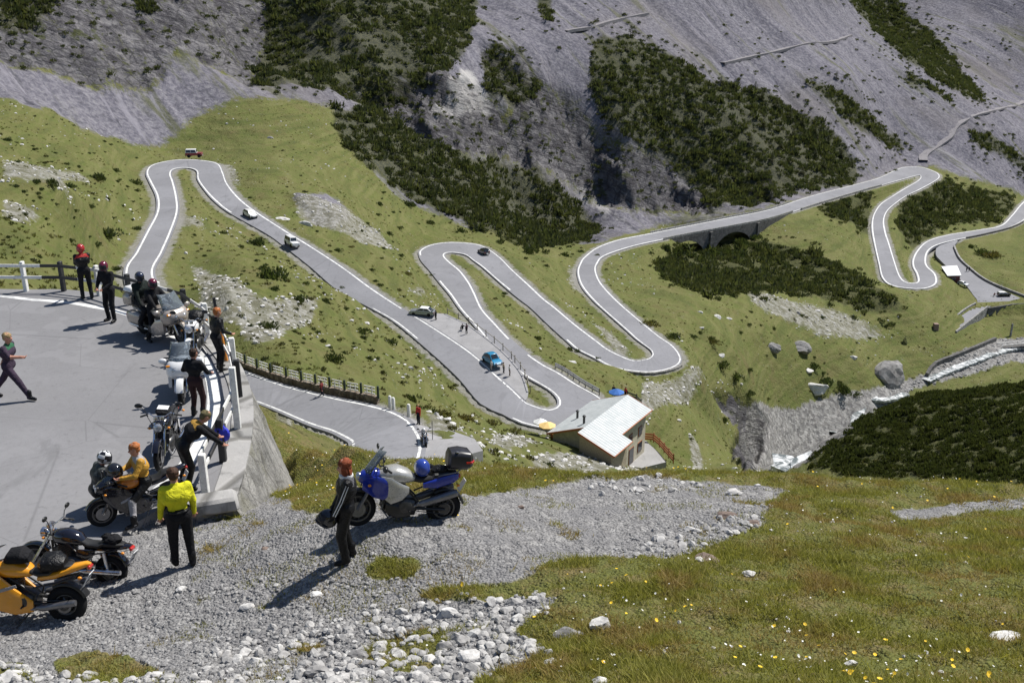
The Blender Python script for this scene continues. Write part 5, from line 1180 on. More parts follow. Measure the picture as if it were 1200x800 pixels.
# ---- stream
t = NT('stream_water'); p_ = t.geo(); n1 = t.noise(p_, .5, 6, .7, 1.); f1 = t.ramp(n1, .42, .6)
t.bump(t.noise(p_, 2., 4, .7), .6, .15); M_WATER = t.done(t.mix(f1, (.12, .14, .14), (.7, .71, .71)), .35, .5)
def drape(pts, w, name, mat, lift, step=2., kind='structure', smooth_n=5, skirt=.6):
    """ribbon lying on the ground along photo-traced points"""
    C_ = catmull(np.array([hit(a, c, 100) for a, c in pts]), step); C_[:, 2] = ground(C_[:, 0], C_[:, 1])
    z = np.convolve(np.pad(C_[:, 2], smooth_n, 'edge'), np.ones(2*smooth_n+1)/(2*smooth_n+1), 'valid')
    t = np.gradient(C_[:, :2], axis=0); t /= np.linalg.norm(t, axis=1)[:, None]+1e-9; n = np.stack([-t[:, 1], t[:, 0], 0*t[:, 0]], 1)
    ww = np.interp(np.linspace(0, 1, len(C_)), np.linspace(0, 1, len(w)), w)[:, None]/2
    L_ = C_+n*ww; R_ = C_-n*ww; L_[:, 2] = z+lift; R_[:, 2] = z+lift
    return ribbon(name, L_, R_, mat, 0, skirt, None, kind)
drape([(1205,404),(1180,410),(1150,418),(1122,430),(1100,438),(1084,447)], [3, 3.5, 3], 'stream', M_WATER, .3)
drape([(1060,462),(1030,472),(1005,487),(985,505)], [3, 3, 3], 'stream', M_WATER, .3)
drape([(958,528),(945,538),(932,546),(915,549),(905,553)], [2.5, 3, 4, 5], 'stream', M_WATER, .4, smooth_n=9)
M_TRK = stonemat('track_grit', (.17, .16, .17), (.27, .255, .26), .8, False)
drape([(662,36),(690,30),(725,23),(758,15)], [3, 3], 'mountain_path', M_TRK, .3, 3., skirt=1.2)
drape([(846,75),(880,66),(915,60),(950,50),(996,41)], [3, 3], 'mountain_path', M_TRK, .3, 3., skirt=1.2)
drape([(1082,190),(1083,182),(1098,170),(1112,160),(1117,150),(1130,140),(1155,131),(1180,124),(1202,118)], [4, 4, 4], 'mountain_path', M_TRK, .3, 3., skirt=1.0)
# ------------------------------------------------------------------ people
def V3(*a): return np.array(a, float)
def nrm(v): return v/(np.linalg.norm(v)+1e-9)
def ik(a, b, l1, l2, pole):
    """middle joint of a two-bone chain from a to b, bending towards pole"""
    d = b-a; L = np.linalg.norm(d); L = min(L, (l1+l2)*.999); u = nrm(d); b = a+u*L
    x = (l1*l1-l2*l2+L*L)/(2*L); h = math.sqrt(max(0, l1*l1-x*x)); p = pole-u*np.dot(pole, u); return a+u*x+nrm(p)*h, b
def surface_nets(f, h, o):
    """f: scalar grid (negative inside)"""
    nx, ny, nz = f.shape; ins = f < 0
    cnt = np.zeros((nx-1, ny-1, nz-1)); pos = np.zeros((nx-1, ny-1, nz-1, 3))
    c = [(i, j, k) for i in (0, 1) for j in (0, 1) for k in (0, 1)]
    sl = lambda a, q: a[q[0]:nx-1+q[0], q[1]:ny-1+q[1], q[2]:nz-1+q[2]]
    for a in range(8):
        for b in range(a+1, 8):
            if sum(abs(c[a][t]-c[b][t]) for t in range(3)) != 1: continue
            fa, fb = sl(f, c[a]), sl(f, c[b]); m = (fa < 0) != (fb < 0)
            t = np.where(m, fa/np.where(m, fa-fb, 1), 0)
            for ax in range(3): pos[..., ax] += np.where(m, c[a][ax]+(c[b][ax]-c[a][ax])*t, 0)
            cnt += m
    act = cnt > 0; idx = -np.ones(act.shape, int); idx[act] = np.arange(act.sum())
    ii = np.stack(np.nonzero(act), -1); V = (ii+pos[act]/cnt[act][:, None])*h+o
    F = []
    for ax in range(3):
        u, v = [(1, 2), (2, 0), (0, 1)][ax]
        s0 = [slice(1, -1)]*3; s1 = [slice(1, -1)]*3; s0[ax] = slice(0, -1); s1[ax] = slice(1, None)
        a, b = ins[tuple(s0)], ins[tuple(s1)]; e = np.stack(np.nonzero(a != b), -1)
        off = np.ones(3, int); off[ax] = 0; e = e+off
        du = np.zeros(3, int); du[u] = 1; dv = np.zeros(3, int); dv[v] = 1
        g = lambda q: idx[q[:, 0], q[:, 1], q[:, 2]]
        q4 = np.stack([g(e-du-dv), g(e-dv), g(e), g(e-du)], -1)
        fl = ins[e[:, 0], e[:, 1], e[:, 2]]
        q4 = np.where(fl[:, None], q4, q4[:, ::-1]); F.append(q4)
    F = np.concatenate(F); return V, F[(F >= 0).all(1)]
def body_mesh(J, parts, mats, h=.021):
    """parts: (a, b, ra, rb, slot, squash) tapered capsules blended into one skin"""
    P = np.concatenate([np.array([a, b]) for a, b, *_ in parts]); rmax = max(max(q[2], q[3]) for q in parts)
    lo = P.min(0)-rmax-.06; hi = P.max(0)+rmax+.06; n = np.ceil((hi-lo)/h).astype(int)+1
    G = np.stack(np.meshgrid(*[lo[k]+np.arange(n[k])*h for k in range(3)], indexing='ij'), -1).astype(np.float32)
    D = None; k = .022
    def dist(q, X):
        a, b, ra, rb = q[:4]; ab = b-a; L2 = max(np.dot(ab, ab), 1e-9); w = X-a
        t = np.clip((w @ ab)/L2, 0, 1); c = w-t[..., None]*ab
        if len(q) > 5 and q[5] is not None:
            for ax, sc in q[5]: c = c-ax*((c @ ax)*(1-1/sc))[..., None]
        return np.sqrt((c*c).sum(-1))-(ra+(rb-ra)*t)
    for q in parts:
        d = dist(q, G)
        if D is None: D = d
        else:
            hh = np.clip(.5+.5*(D-d)/k, 0, 1); D = D+(d-D)*hh-k*hh*(1-hh)
    V, F = surface_nets(D, h, lo)
    fc = V[F].mean(1); dd = np.stack([dist(q, fc) for q in parts]); s = np.array([q[4] for q in parts])[dd.argmin(0)]
    return V, F, s
SKIN = paint('skin', (.45, .22, .15), .6, var=.08); EYE = paint('eye_dark', (.03, .02, .02), .3); MOUTH = paint('lips', (.3, .1, .09), .6)
def hand_geo(b, w, d, side, slot, curl=.6, pal=None):
    """five tapered fingers leaving a palm at wrist w along direction d"""
    d = nrm(d); up = nrm(np.cross(d, V3(0, 0, 1)) if abs(d[2]) < .95 else np.cross(d, V3(0, 1, 0)))
    pn = nrm(np.cross(up, d)) if pal is None else nrm(pal-d*np.dot(pal, d)); up = nrm(np.cross(d, pn))
    for i, L in enumerate((.07, .08, .076, .06)):
        o = w+d*.075+up*(.03-.02*i); m = o+nrm(d*(1-curl*.4)+pn*curl*.7)*L*.5; e = m+nrm(d*(1-curl)+pn*curl)*L*.5
        b.tube([o-d*.02, o, m, e], [.011, .0105, .0095, .007], 6, slot)
    o = w+d*.03+up*.035; b.tube([o-up*.015, o+up*.02+d*.02, o+up*.022+d*.05+pn*.02*curl], [.013, .012, .009], 6, slot)
def person(loc, face, label, H=1.76, lean=0., hands=None, feet=None, pelvis=.0, head=(0, 0), col=None, helmet=None, hair=None, seat=None, group=None, gloves=None, twist=0., bulk=1.12, sleeves=None, cat='person', h=.021, stoop=0., side=0., belt=None):
    """face: heading (0 = away from the camera, counter-clockwise); local x right, y forward, z up. hands/feet: local targets (right, left)"""
    k = H/1.76; col = col or {}
    jac, tro, boo, glo = (col.get(q) for q in ('jacket', 'trousers', 'boots', 'gloves'))
    mats = [jac, tro, boo or M_DARK, SKIN, glo or SKIN, EYE, MOUTH, col.get('shoulder') or jac, col.get('shin') or tro]
    B = bulk
    pel = V3(0, 0, .975*k) if seat is None else V3(*seat); pel = pel+V3(side, 0, -pelvis)
    up = nrm(V3(math.sin(side*.6), math.sin(lean), math.cos(lean))); fw = nrm(V3(math.sin(twist), math.cos(twist), 0)-up*math.sin(lean)); rt = nrm(np.cross(fw, up))
    ch = pel+up*.33*k; nk = pel+up*.53*k+fw*.01; hd_up = nrm(up*.7+V3(0, math.sin(head[1]+lean*.3), math.cos(head[1]+lean*.3))*.7)
    hf = nrm(V3(math.sin(head[0]), math.cos(head[0]), -math.tan(head[1]))); hc = nk+hd_up*.155*k+hf*.02
    shr, shl = ch+up*.14*k+rt*.185*k, ch+up*.14*k-rt*.185*k
    hpr, hpl = pel+rt*.1*k-up*.03, pel-rt*.1*k-up*.03
    hands = hands or ((.27, .08, .82), (-.27, .08, .82)); feet = feet or ((.12, 0, 0), (-.12, .03, 0))
    X = [(pel, pel+up*.1, .125*B*k, .125*B*k, 1, [(fw, .8)]), (pel-rt*.07, pel+rt*.07, .115*B*k, .115*B*k, 1, None), (pel+up*.12, ch, .125*B*k, .15*B*k, 0, [(fw, .78)]),
         (ch-rt*.09*k, ch+rt*.09*k, .13*B*k, .13*B*k, 0, None), (ch+up*.1-rt*.13*k, ch+up*.1+rt*.13*k, .085*B*k, .085*B*k, 7, None), (ch+up*.12, nk, .1*k, .058*k, 7, None), (nk, hc-hd_up*.06, .052*k, .055*k, 3, None),
         (hc-hd_up*.03+hf*.01, hc+hd_up*.045-hf*.012, .078*k, .088*k, 3, None), (hc-hd_up*.075+hf*.035, hc-hd_up*.03+hf*.03, .05*k, .06*k, 3, None), (hc+hf*.09*k+hd_up*.005, hc+hf*.108*k-hd_up*.022, .012, .016, 3, None)]
    ear = nrm(np.cross(hf, hd_up))
    for s in (1, -1): X.append((hc+ear*.083*s-hd_up*.01, hc+ear*.088*s+hd_up*.02, .017, .017, 3, None))
    Jn = {}
    hb_ = MB()
    for s, sh, ht in ((1, shr, hands[0]), (-1, shl, hands[1])):
        w = V3(*ht); el, w = ik(sh, w, .29*k, .26*k, -fw*.6+rt*s*.7-up*.45)
        sl_ = 3 if sleeves == 'short' else 0
        X += [(sh, el, .066*B*k, .05*B*k, 0 if sleeves != 'short' else 0, None), (el, w, .05*(B if sl_ == 0 else 1)*k, .036*(B if sl_ == 0 else 1)*k, sl_, None), (w, w+nrm(w-el)*.075*k, .037*k, .036*k, 4, [(rt, .8)])]
        Jn['el%d' % s] = el; Jn['w%d' % s] = w; Jn['sh%d' % s] = sh
        hand_geo(hb_, w, w-el, s, 4, .55)
    for s, hp, ft in ((1, hpr, feet[0]), (-1, hpl, feet[1])):
        an = V3(*ft[:3])+V3(0, 0, .085); kn, an = ik(hp, an, .44*k, .43*k, V3(.12*s, 1, .1))
        yaw_ = ft[3] if len(ft) > 3 else .2*s; fd = V3(math.sin(yaw_), math.cos(yaw_), ft[4] if len(ft) > 4 else 0)
        X += [(hp, kn, .092*B*k, .066*B*k, 1, None), (kn, an, .068*B*k, .047*B*k, 8, None), (an+V3(0, 0, -.02)-fd*.03, an-V3(0, 0, .04)+fd*.15, .05, .04, 2, None), (an+V3(0, 0, .12), an, .053*B, .05, 2, None)]
        Jn['kn%d' % s] = kn; Jn['an%d' % s] = an
    Vv, Ff, sl = body_mesh(Jn, X, mats, h)
    sl = sl.tolist()
    # eyes and mouth as faces of the same body
    b = MB(); b.v = [tuple(v) for v in Vv]; b.f = [tuple(f) for f in Ff]; b.m = list(sl)
    for s in (1, -1): b.blob(hc+hf*.083*k+ear*.032*s+hd_up*.018, (.012, .012, .009), 5, 8, 5)
    b.blob(hc+hf*.083*k-hd_up*.052, (.022, .014, .007), 6, 8, 5)
    k0 = len(b.v); b.v += hb_.v; b.f += [tuple(i+k0 for i in f) for f in hb_.f]; b.m += [4]*len(hb_.f)
    root = empty('person', loc, face, label, cat, group)
    me = bpy.data.meshes.new('body'); me.from_pydata([tuple(map(float, v)) for v in b.v], [], b.f)
    for m in mats: me.materials.append(m)
    me.polygons.foreach_set('material_index', np.asarray(b.m, np.int32)); me.polygons.foreach_set('use_smooth', np.ones(len(b.f), bool)); me.update()
    link('body', me, root)
    Rm = Matrix((Vector(ear), Vector(hf), Vector(nrm(np.cross(ear, hf))))).transposed()
    if belt:
        b = MB(); c0 = Vector(pel+up*.1*k); pts_ = [c0+Vector(rt)*(.152*B*k*math.cos(a))+Vector(fw)*(.128*B*k*math.sin(a)) for a in np.linspace(0, 2*math.pi, 22)]; b.tube(pts_, .02, 6); b.build('belt', belt, root)
    if helmet: helmet_geo('helmet', helmet, root, Vector(hc+hd_up*.012), Rm, k)
    if hair:
        hm, style = hair; b = MB(); rr = random.Random(3)
        U = Rm
        b.blob(Vector(hc+hd_up*.05-hf*.022), (.096*k, .108*k, .082*k), 0, 18, 11, U, .09, rr)
        b.blob(Vector(hc-hf*.05+hd_up*.0), (.086*k, .068*k, .085*k), 0, 12, 8, U, .05, rr)
        if style == 'long': b.blob(Vector(hc-hf*.06-hd_up*.08), (.085, .055, .12), 0, 12, 8, U, .12, rr); [b.blob(Vector(hc+ear*.085*s-hf*.01-hd_up*.04), (.03, .05, .09), 0, 10, 7, U, .1, rr) for s in (1, -1)]
        b.build('hair', hm, root)
    Jn.update(hc=hc, ch=ch, nk=nk, pel=pel, up=up, fw=fw, rt=rt)
    return root, Jn
def helmet_geo(name, spec, parent, c, Rm, k=1., loc=None):
    m, vis = spec[0], spec[1]
    b = MB(); n = 18; rows_ = []
    vs = []; fs = []; mi = []
    for i in range(11):
        th = math.pi*i/10*.86
        for j in range(n):
            a = 2*math.pi*j/n; r_ = math.sin(th) if i < 9 else math.sin(th)*.98
            ex = 1.12 if math.sin(a) > 0 else 1.05
            chin = .018 if (math.sin(a) > .5 and th > 1.7) else 0
            vs.append(Rm @ Vector((.125*k*r_*math.cos(a), (.138*ex*r_+chin)*k*math.sin(a), .145*k*math.cos(th)))+c)
    for i in range(10):
        for j in range(n):
            a = 2*math.pi*(j+.5)/n; f_ = math.sin(a) > .42 and 4 <= i <= 6
            fs.append((i*n+j, (i+1)*n+j, (i+1)*n+(j+1) % n, i*n+(j+1) % n)); mi.append(1 if f_ else (2 if (len(spec) == 3 and ((j//3)+(i//2)) % 2 == 0) or (len(spec) > 3 and (i < 3 or math.sin(a) < -.3)) else 0))
    fs.append(tuple(10*n+j for j in range(n))); mi.append(0)
    b.v = vs; b.f = fs; b.m = mi
    o = b.build(name, [m, vis]+([spec[2]] if len(spec) > 2 else []), parent, True, 70)
    b = MB(); b.tube([Rm @ Vector((.128*k*math.cos(a), .15*k*math.sin(a), -.085*k))+c for a in np.linspace(-.2, math.pi+.2, 12)], .012, 6); b.build('trim', M_DARK, o)
    return o
def cm(n, c, r=.6, **k):
    m = paint(n, c, r, **k)
    if k.get('coat') is None and 'fold' not in m:
        m['fold'] = 1; nt_ = m.node_tree; tc = nt_.nodes.new('ShaderNodeTexCoord'); nz_ = nt_.nodes.new('ShaderNodeTexNoise'); nz_.inputs['Scale'].default_value = 11; nz_.inputs['Detail'].default_value = 3; nz_.inputs['Distortion'].default_value = 1.2
        bp = nt_.nodes.new('ShaderNodeBump'); bp.inputs['Strength'].default_value = .8; bp.inputs['Distance'].default_value = .035
        nt_.links.new(tc.outputs['Object'], nz_.inputs['Vector']); nt_.links.new(nz_.outputs[0], bp.inputs['Height'])
        pb = [q for q in nt_.nodes if q.type == 'BSDF_PRINCIPLED'][0]; nt_.links.new(bp.outputs[0], pb.inputs['Normal']); pb.inputs['Specular IOR Level'].default_value = .25
    return m
BLK = cm('black_leather', (.007, .007, .008), .42, var=.3); BLK2 = cm('black_textile', (.009, .009, .011), .85, var=.3); VIS = cm('visor', (.02, .02, .025), .08)
DKBLUE = cm('navy_textile', (.012, .014, .024), .8, var=.3); RED = cm('red_jacket', (.42, .03, .025), .6); YEL = cm('yellow_shirt', (.62, .60, .02), .8); HRED = cm('red_helmet', (.35, .02, .02), .15, coat=.5)
HMAR = cm('maroon_helmet', (.12, .012, .03), .15, coat=.5); HBLU = cm('dark_blue_helmet', (.03, .035, .06), .12, coat=.5); HWH = cm('white_helmet', (.7, .7, .7), .2, coat=.4); HBK = cm('black_helmet', (.015, .015, .018), .12, coat=.6)
GREY = cm('grey_leather', (.32, .31, .32), .5); OCH = cm('ochre_leather', (.5, .27, .04), .55); GRNT = cm('green_shirt', (.03, .12, .06), .8); JEAN = cm('dark_jeans', (.03, .028, .04), .9, var=.3); PURP = cm('plum_overalls', (.045, .03, .05), .85, var=.25)
HAIRD = cm('dark_hair', (.03, .017, .012), .7, var=.3); HAIRR = cm('red_hair', (.2, .05, .02), .7, var=.35); HAIRG = cm('ginger_hair', (.38, .13, .04), .7, var=.3); HAIRB = cm('blond_hair', (.35, .24, .12), .7, var=.3); HAIRK = cm('khaki_hair', (.12, .1, .05), .8, var=.3)
WHITE = cm('white_cloth', (.7, .7, .7), .8); BROWNH = cm('brown_hair', (.06, .03, .018), .7, var=.3)
def pad_at(px, py): return PZ(px, py, PADZ)
def at(px, py): return hit(px, py, 6)
PI = math.pi
# heading helper: angle so that the local +y axis points from pixel a towards pixel b (both on level z)
def head_to(p, q): return math.atan2(-(q[0]-p[0]), q[1]-p[1])
# man in yellow shirt, back to us, arms akimbo
person(at(217, 664), .5, 'man in bright yellow shirt and black trousers, hands at his belt, seen from behind', 1.8, .05, hands=((.26, .1, .93), (-.27, .16, .93)), feet=((.13, -.02, 0), (-.13, .1, 0)), head=(.1, .25), col=dict(jacket=YEL, trousers=BLK2, boots=BLK), hair=(BROWNH, 'short'), bulk=1.17, belt=BLK)
# woman beside the blue bike holding a helmet
w_loc = at(409, 656)
root, J = person(w_loc, 1.75, 'red haired woman in black leathers with white sleeve stripes holding a black helmet', 1.7, -.09, hands=((.12, .16, .92), (-.2, .2, .86)), feet=((.1, -.05, 0), (-.12, .05, 0)), head=(.1, .2), col=dict(jacket=BLK, trousers=BLK, boots=BLK, gloves=BLK, shoulder=cm('dark_grey_leather', (.09, .09, .1), .4)), hair=(HAIRR, 'long'), bulk=1.24)
for s in (1, -1):
    for o_ in (.018, -.018):
        b = MB(); sh, el, wv = (Vector(J[q+str(s)]) for q in ('sh', 'el', 'w')); ou = Vector(J['rt'])*s
        d1 = (el-sh).normalized(); pr = ou.cross(d1).normalized(); d2 = (wv-el).normalized(); o2 = (ou-d2*ou.dot(d2)).normalized(); o1 = (ou-d1*ou.dot(d1)).normalized()
        b.tube([sh+o1*.07+pr*o_, sh*.5+el*.5+o1*.064+pr*o_, el+(o1+o2).normalized()*.058+pr*o_, el*.5+wv*.5+o2*.05+pr*o_, wv+o2*.042+pr*o_], .008, 6); b.build('sleeve_stripe', WHITE, root)
b = MB(); b.torus(Vector(J['nk']), .08, .03, 'z', 16, 8, 0, 1.2); b.build('collar', WHITE, root)
hp_ = root.matrix_basis if False else None
def local_to_world(loc, face, p):
    c, s = math.cos(face), math.sin(face); return Vector((loc[0]+c*p[0]-s*p[1], loc[1]+s*p[0]+c*p[1], loc[2]+p[2]))
hm = empty('helmet', local_to_world(w_loc, 1.75, (-.08, .27, .8)), 1.75, 'black full face helmet held by the red haired woman', 'helmet')
helmet_geo('shell', (HBK, VIS), hm, Vector((0, 0, 0)), Matrix.Rotation(.5, 3, 'X'), 1.05)
# two helmeted riders standing by the fence
person(pad_at(103, 351), .55, 'person in black and red with a red helmet standing nearest the fence', 1.72, .03, hands=((.1, .34, 1.02), (-.1, .34, 1.02)), feet=((.13, 0, 0), (-.12, .08, 0)), head=(.6, .25), col=dict(jacket=BLK, trousers=BLK2, boots=BLK, shoulder=RED, gloves=BLK), helmet=(HRED, VIS), h=.024)
person(pad_at(132, 376), -.35+PI*1.0, 'person in black with a maroon helmet facing the road left of the big touring motorcycle', 1.78, .03, hands=((.1, .33, 1.08), (-.12, .33, 1.08)), feet=((.12, 0, 0), (-.13, .06, 0)), head=(-.2, .2), col=dict(jacket=BLK2, trousers=BLK2, boots=BLK, gloves=SKIN), helmet=(HMAR, VIS), h=.024)
# walker
person(pad_at(17, 467), -1.62, 'bald man in green sleeves and dark overalls striding across the tarmac', 1.76, .1, hands=((.28, .5, 1.18), (-.22, -.28, .82)), feet=((.1, .45, .0), (-.1, -.52, .06, 0, -.45)), pelvis=.1, head=(0, .05), col=dict(jacket=PURP, trousers=PURP, boots=BLK, shoulder=GRNT), hair=(HAIRB, 'short'), sleeves='short', h=.022)
# man by the pole
person(pad_at(257, 434), -.9, 'ginger haired man in a black jacket leaning at the snow pole beside the fence', 1.66, .12, hands=((.22, .3, 1.0), (-.2, .3, .95)), feet=((.12, 0, 0), (-.12, .05, 0)), head=(0, .1), col=dict(jacket=BLK, trousers=BLK2, boots=BLK), hair=(HAIRG, 'short'), h=.024)
# person at the rail, back towards us
person(pad_at(233, 488), -.25, 'person in black seen from behind standing beside the white touring motorcycle', 1.62, .05, hands=((.24, .28, 1.0), (-.24, .28, 1.02)), feet=((.12, 0, 0), (-.12, 0, 0)), head=(.1, .3), col=dict(jacket=BLK2, trousers=cm('black_maroon_textile', (.03, .012, .014), .8), boots=BLK), hair=(HAIRD, 'short'), h=.023)
# leaning rider with yellow panel
l_loc = pad_at(220, 572)
person(l_loc, -1.05, 'rider in black and yellow jacket bending far over the fence rail', 1.78, .75, hands=((.2, .75, .86), (-.2, .78, .86)), feet=((.14, -.02, 0), (-.12, -.1, 0)), pelvis=.03, head=(0, .5), col=dict(jacket=BLK2, trousers=BLK, boots=BLK, shoulder=cm('yellow_black_panel', (.3, .17, .03), .7)), hair=(HAIRK, 'short'), h=.023)
# blue cloth bag on the rail
bp = PZ(259, 541, PADZ); b = MB(); rr = random.Random(5); b.blob((0, 0, 0), (.2, .14, .24), 0, 14, 10, None, .14, rr); b.blob((.12, .02, -.05), (.12, .1, .17), 0, 12, 8, None, .12, rr)
o = b.build('rucksack', cm('blue_nylon', (.04, .05, .5), .6)); o.location = (bp[0]+.05, bp[1]+.02, PADZ+.66); o.scale = (.78, .78, .85); tag(o, 'bright blue rucksack hanging on the fence rail beside the bending rider', 'bag')
b = MB(); b.tube([(-.02, -.13, .12), (-.02, -.2, 0), (-.02, -.13, -.14)], .018, 6); b.build('strap', BLK2, o)
# riders further down
person(hit(491, 497, 50), 2.4, 'man in a red jacket and blue trousers standing at the lower hairpin', 1.78, .02, col=dict(jacket=RED, trousers=DKBLUE, boots=BLK), hair=(HAIRB, 'short'), h=.03)
r_, _j2 = person(hit(378, 466, 50), 1.2, 'small figure in dark red walking along the lower road', 1.75, .1, hands=((.25, .3, 1.0), (-.25, -.15, .9)), feet=((.1, .25, 0), (-.1, -.28, .03)), col=dict(jacket=cm('dark_red_jacket', (.14, .02, .02), .7), trousers=DKBLUE, boots=BLK), hair=(HAIRD, 'short'), h=.03)
def far_person(px, py, z, label, jac, tro, hair=HAIRD, face=0., **k):
    sn = k.pop('snap', True); p = lay(px, py) if sn == 'lay' else PZ(px, py, z)
    if sn is True: p[2] = max(p[2], gz(p[0], p[1]))
    return person(p, face, label, 1.74, .02, col=dict(jacket=jac, trousers=tro, boots=BLK), hair=(hair, 'short'), h=.036, **k)
far_person(511, 375, -54, 'dark figure standing behind the open boot of the silver car', BLK, BLK2, face=1., snap='lay')
far_person(542, 388, -55.4, 'left one of two dark figures sitting near the lay-by fence', BLK2, BLK2, face=.5, pelvis=.45, feet=((.12, .35, 0), (-.12, .35, 0)), snap='lay')
far_person(547, 391, -55.6, 'taller dark figure at the lay-by fence, right of the seated one', cm('dark_plum', (.06, .03, .04), .8), BLK2, face=.8, snap='lay')
far_person(576, 434, -57.6, 'pale dressed figure on the edge line below the blue car', WHITE, cm('pale_trousers', (.4, .35, .33), .8), face=2., snap='lay')
far_person(590, 437, -58, 'figure in light beige at the fence right of the blue car', cm('beige_shirt', (.5, .42, .33), .8), cm('grey_trousers', (.12, .12, .13), .8), face=-1., snap='lay')
far_person(597, 440, -58.3, 'figure in white furthest right by the lay-by fence end', WHITE, cm('brown_trousers', (.16, .11, .08), .8), face=-1.3, snap='lay')
far_person(719, 464, -60.5, 'person in black behind the blue parasol, on the left', BLK2, BLK2, face=2.8)
far_person(733, 466, -60.5, 'person in red beyond the hut roof, right of the blue parasol', RED, BLK2, face=2.2)
far_person(1132.5, 318.5, -103.7, 'left dark figure at the low wall of the far lot', BLK2, BLK2, snap=False); far_person(1135.5, 318, -103.7, 'right dark figure at the low wall of the far lot', cm('slate_jacket', (.03, .035, .05), .8), BLK2, snap=False)
# ------------------------------------------------------------------ motorcycles (local x forward, y left, z up, origin between the wheels on the ground)
TYRE = paint('tyre_rubber', (.014, .014, .015), .85, spec=.2); CHROME = paint('chrome', (.6, .6, .62), .12, .95); ALU = paint('cast_aluminium', (.2, .2, .21), .4, .8); RIM = paint('rim_metal', (.1, .1, .105), .4, .7); ENG = paint('engine_metal', (.06, .06, .062), .4, .6, dirt=(.2, .18, .15)); FRAME = paint('frame_black', (.015, .015, .016), .35)
SEATM = paint('seat_vinyl', (.012, .012, .013), .55); PLATE = paint('number_plate_white', (.72, .73, .74), .4); PLT2 = paint('plate_marks', (.03, .03, .04), .6); LAMPR = paint('tail_lamp_red', (.45, .02, .015), .15, coat=.5); LAMPA = paint('indicator_amber', (.7, .25, .02), .2); LENS = paint('lamp_lens', (.5, .52, .55), .06, .4)
def screenmat():
    t = NT('clear_screen'); t.done((.35, .4, .45), .06, .6); t.b.inputs['Transmission Weight'].default_value = .75; t.b.inputs['IOR'].default_value = 1.15; return t.mat
SCREEN = screenmat()
def wheel(parent, x, r, w, spokes=10, disc=True, rim=None, y=0.):
    e = link('wheel', None, parent); e.location = (x, y, r)
    b = MB(); tr = w*.48; b.torus((0, 0, 0), r-tr, tr, 'y', 30, 10, 0, 1.0); b.build('tyre', TYRE, e)
    b = MB(); rr = r-tr*1.75; b.lathe([(rr, -w*.36), (rr+.012, -w*.34), (rr+.012, w*.34), (rr, w*.36), (rr-.022, w*.3), (rr-.022, -w*.3), (rr, -w*.36)], n=28, axis='y')
    for k in range(spokes):
        a = 2*math.pi*k/spokes; b.tube([(.04*math.cos(a), (.03 if k % 2 else -.03), .04*math.sin(a)), ((rr-.01)*math.cos(a+.05), 0, (rr-.01)*math.sin(a+.05))], .011 if spokes > 8 else .019, 5)
    b.lathe([(.05, -.07), (.05, .07)], n=12, axis='y'); b.build('rim', rim or RIM, e)
    if disc:
        for s in ((1, -1) if x > 0 else (1,)):
            b = MB(); d0, d1 = (.085, .14) if x > 0 else (.075, .11); b.lathe([(d0, s*w*.62), (d1, s*w*.62), (d1, s*w*.62+.006), (d0, s*w*.62+.006), (d0, s*w*.62)], n=24, axis='y'); b.build('brake_disc', ALU, e)
    return e
def plate(parent, x, z, w=.2, h=.24, tilt=-.35):
    b = MB(); M = Matrix.Rotation(tilt, 3, 'Y'); b.box((x, 0, z), (.012, w, h), 0, M, 1, .004)
    o = b.build('number_plate', PLATE, parent, False); b = MB()
    for zz, ys in ((.055, (-.05, 0, .05)), (-.045, (-.06, -.02, .02, .06))):
        for yy in ys: b.box(Vector((x, 0, z))+M @ Vector((-.0075, yy, zz)), (.002, .022, .06), 0, M)
    b.build('plate_marks', PLT2, o, False)
def handlebar(parent, x, z, half=.38, back=.12, rise=.06, mirrors=True, mz=.2, mat=None, my=None):
    b = MB(); b.tube([(x-back, half, z), (x-.04, half*.55, z+rise), (x, .12, z+rise*.4), (x, -.12, z+rise*.4), (x-.04, -half*.55, z+rise), (x-back, -half, z)], .013, 8); o = b.build('handlebar', mat or FRAME, parent)
    b = MB()
    for s in (1, -1): b.tube([(x-.06, s*half*.7, z+rise*.5), (x+.1, s*half*.45, z-.02), (x+.09, s*.09, z-.2), (x+.02, s*.05, z-.42)], .008, 5)
    b.build('cables', SEATM, parent)
    for s in (1, -1):
        b = MB(); b.tube([(x-back-.02, s*(half+.03), z-.004), (x-back*.5, s*half*.74, z+rise*.55)], .02, 8); b.build('grip', SEATM, o)
        if mirrors:
            yy = my or half; b = MB(); b.tube([(x-.05, s*yy*.62, z+.03), (x-.02, s*yy*.8, z+mz*.8), (x-.02, s*yy, z+mz)], .008, 6); b.blob((x-.02, s*(yy+.02), z+mz+.03), (.025, .085, .05), 0, 12, 8); b.build('mirror', FRAME, o)
    return o
def fork(parent, x, r, top, w=.1, mat=None):
    for s in (1, -1):
        b = MB(); b.tube([(x, s*w, r), (x+(top[0]-x)*.5, s*w, r+(top[1]-r)*.5)], .032, 8); b.tube([(x+(top[0]-x)*.48, s*w, r+(top[1]-r)*.48), (top[0], s*w, top[1])], .024, 8); b.build('fork_leg', mat or CHROME, parent)
    b = MB(); b.box((top[0], 0, top[1]-.03), (.09, w*2.5, .03), 0, Matrix.Rotation(.4, 3, 'Y'), 1, .01); b.build('triple_clamp', FRAME, parent)
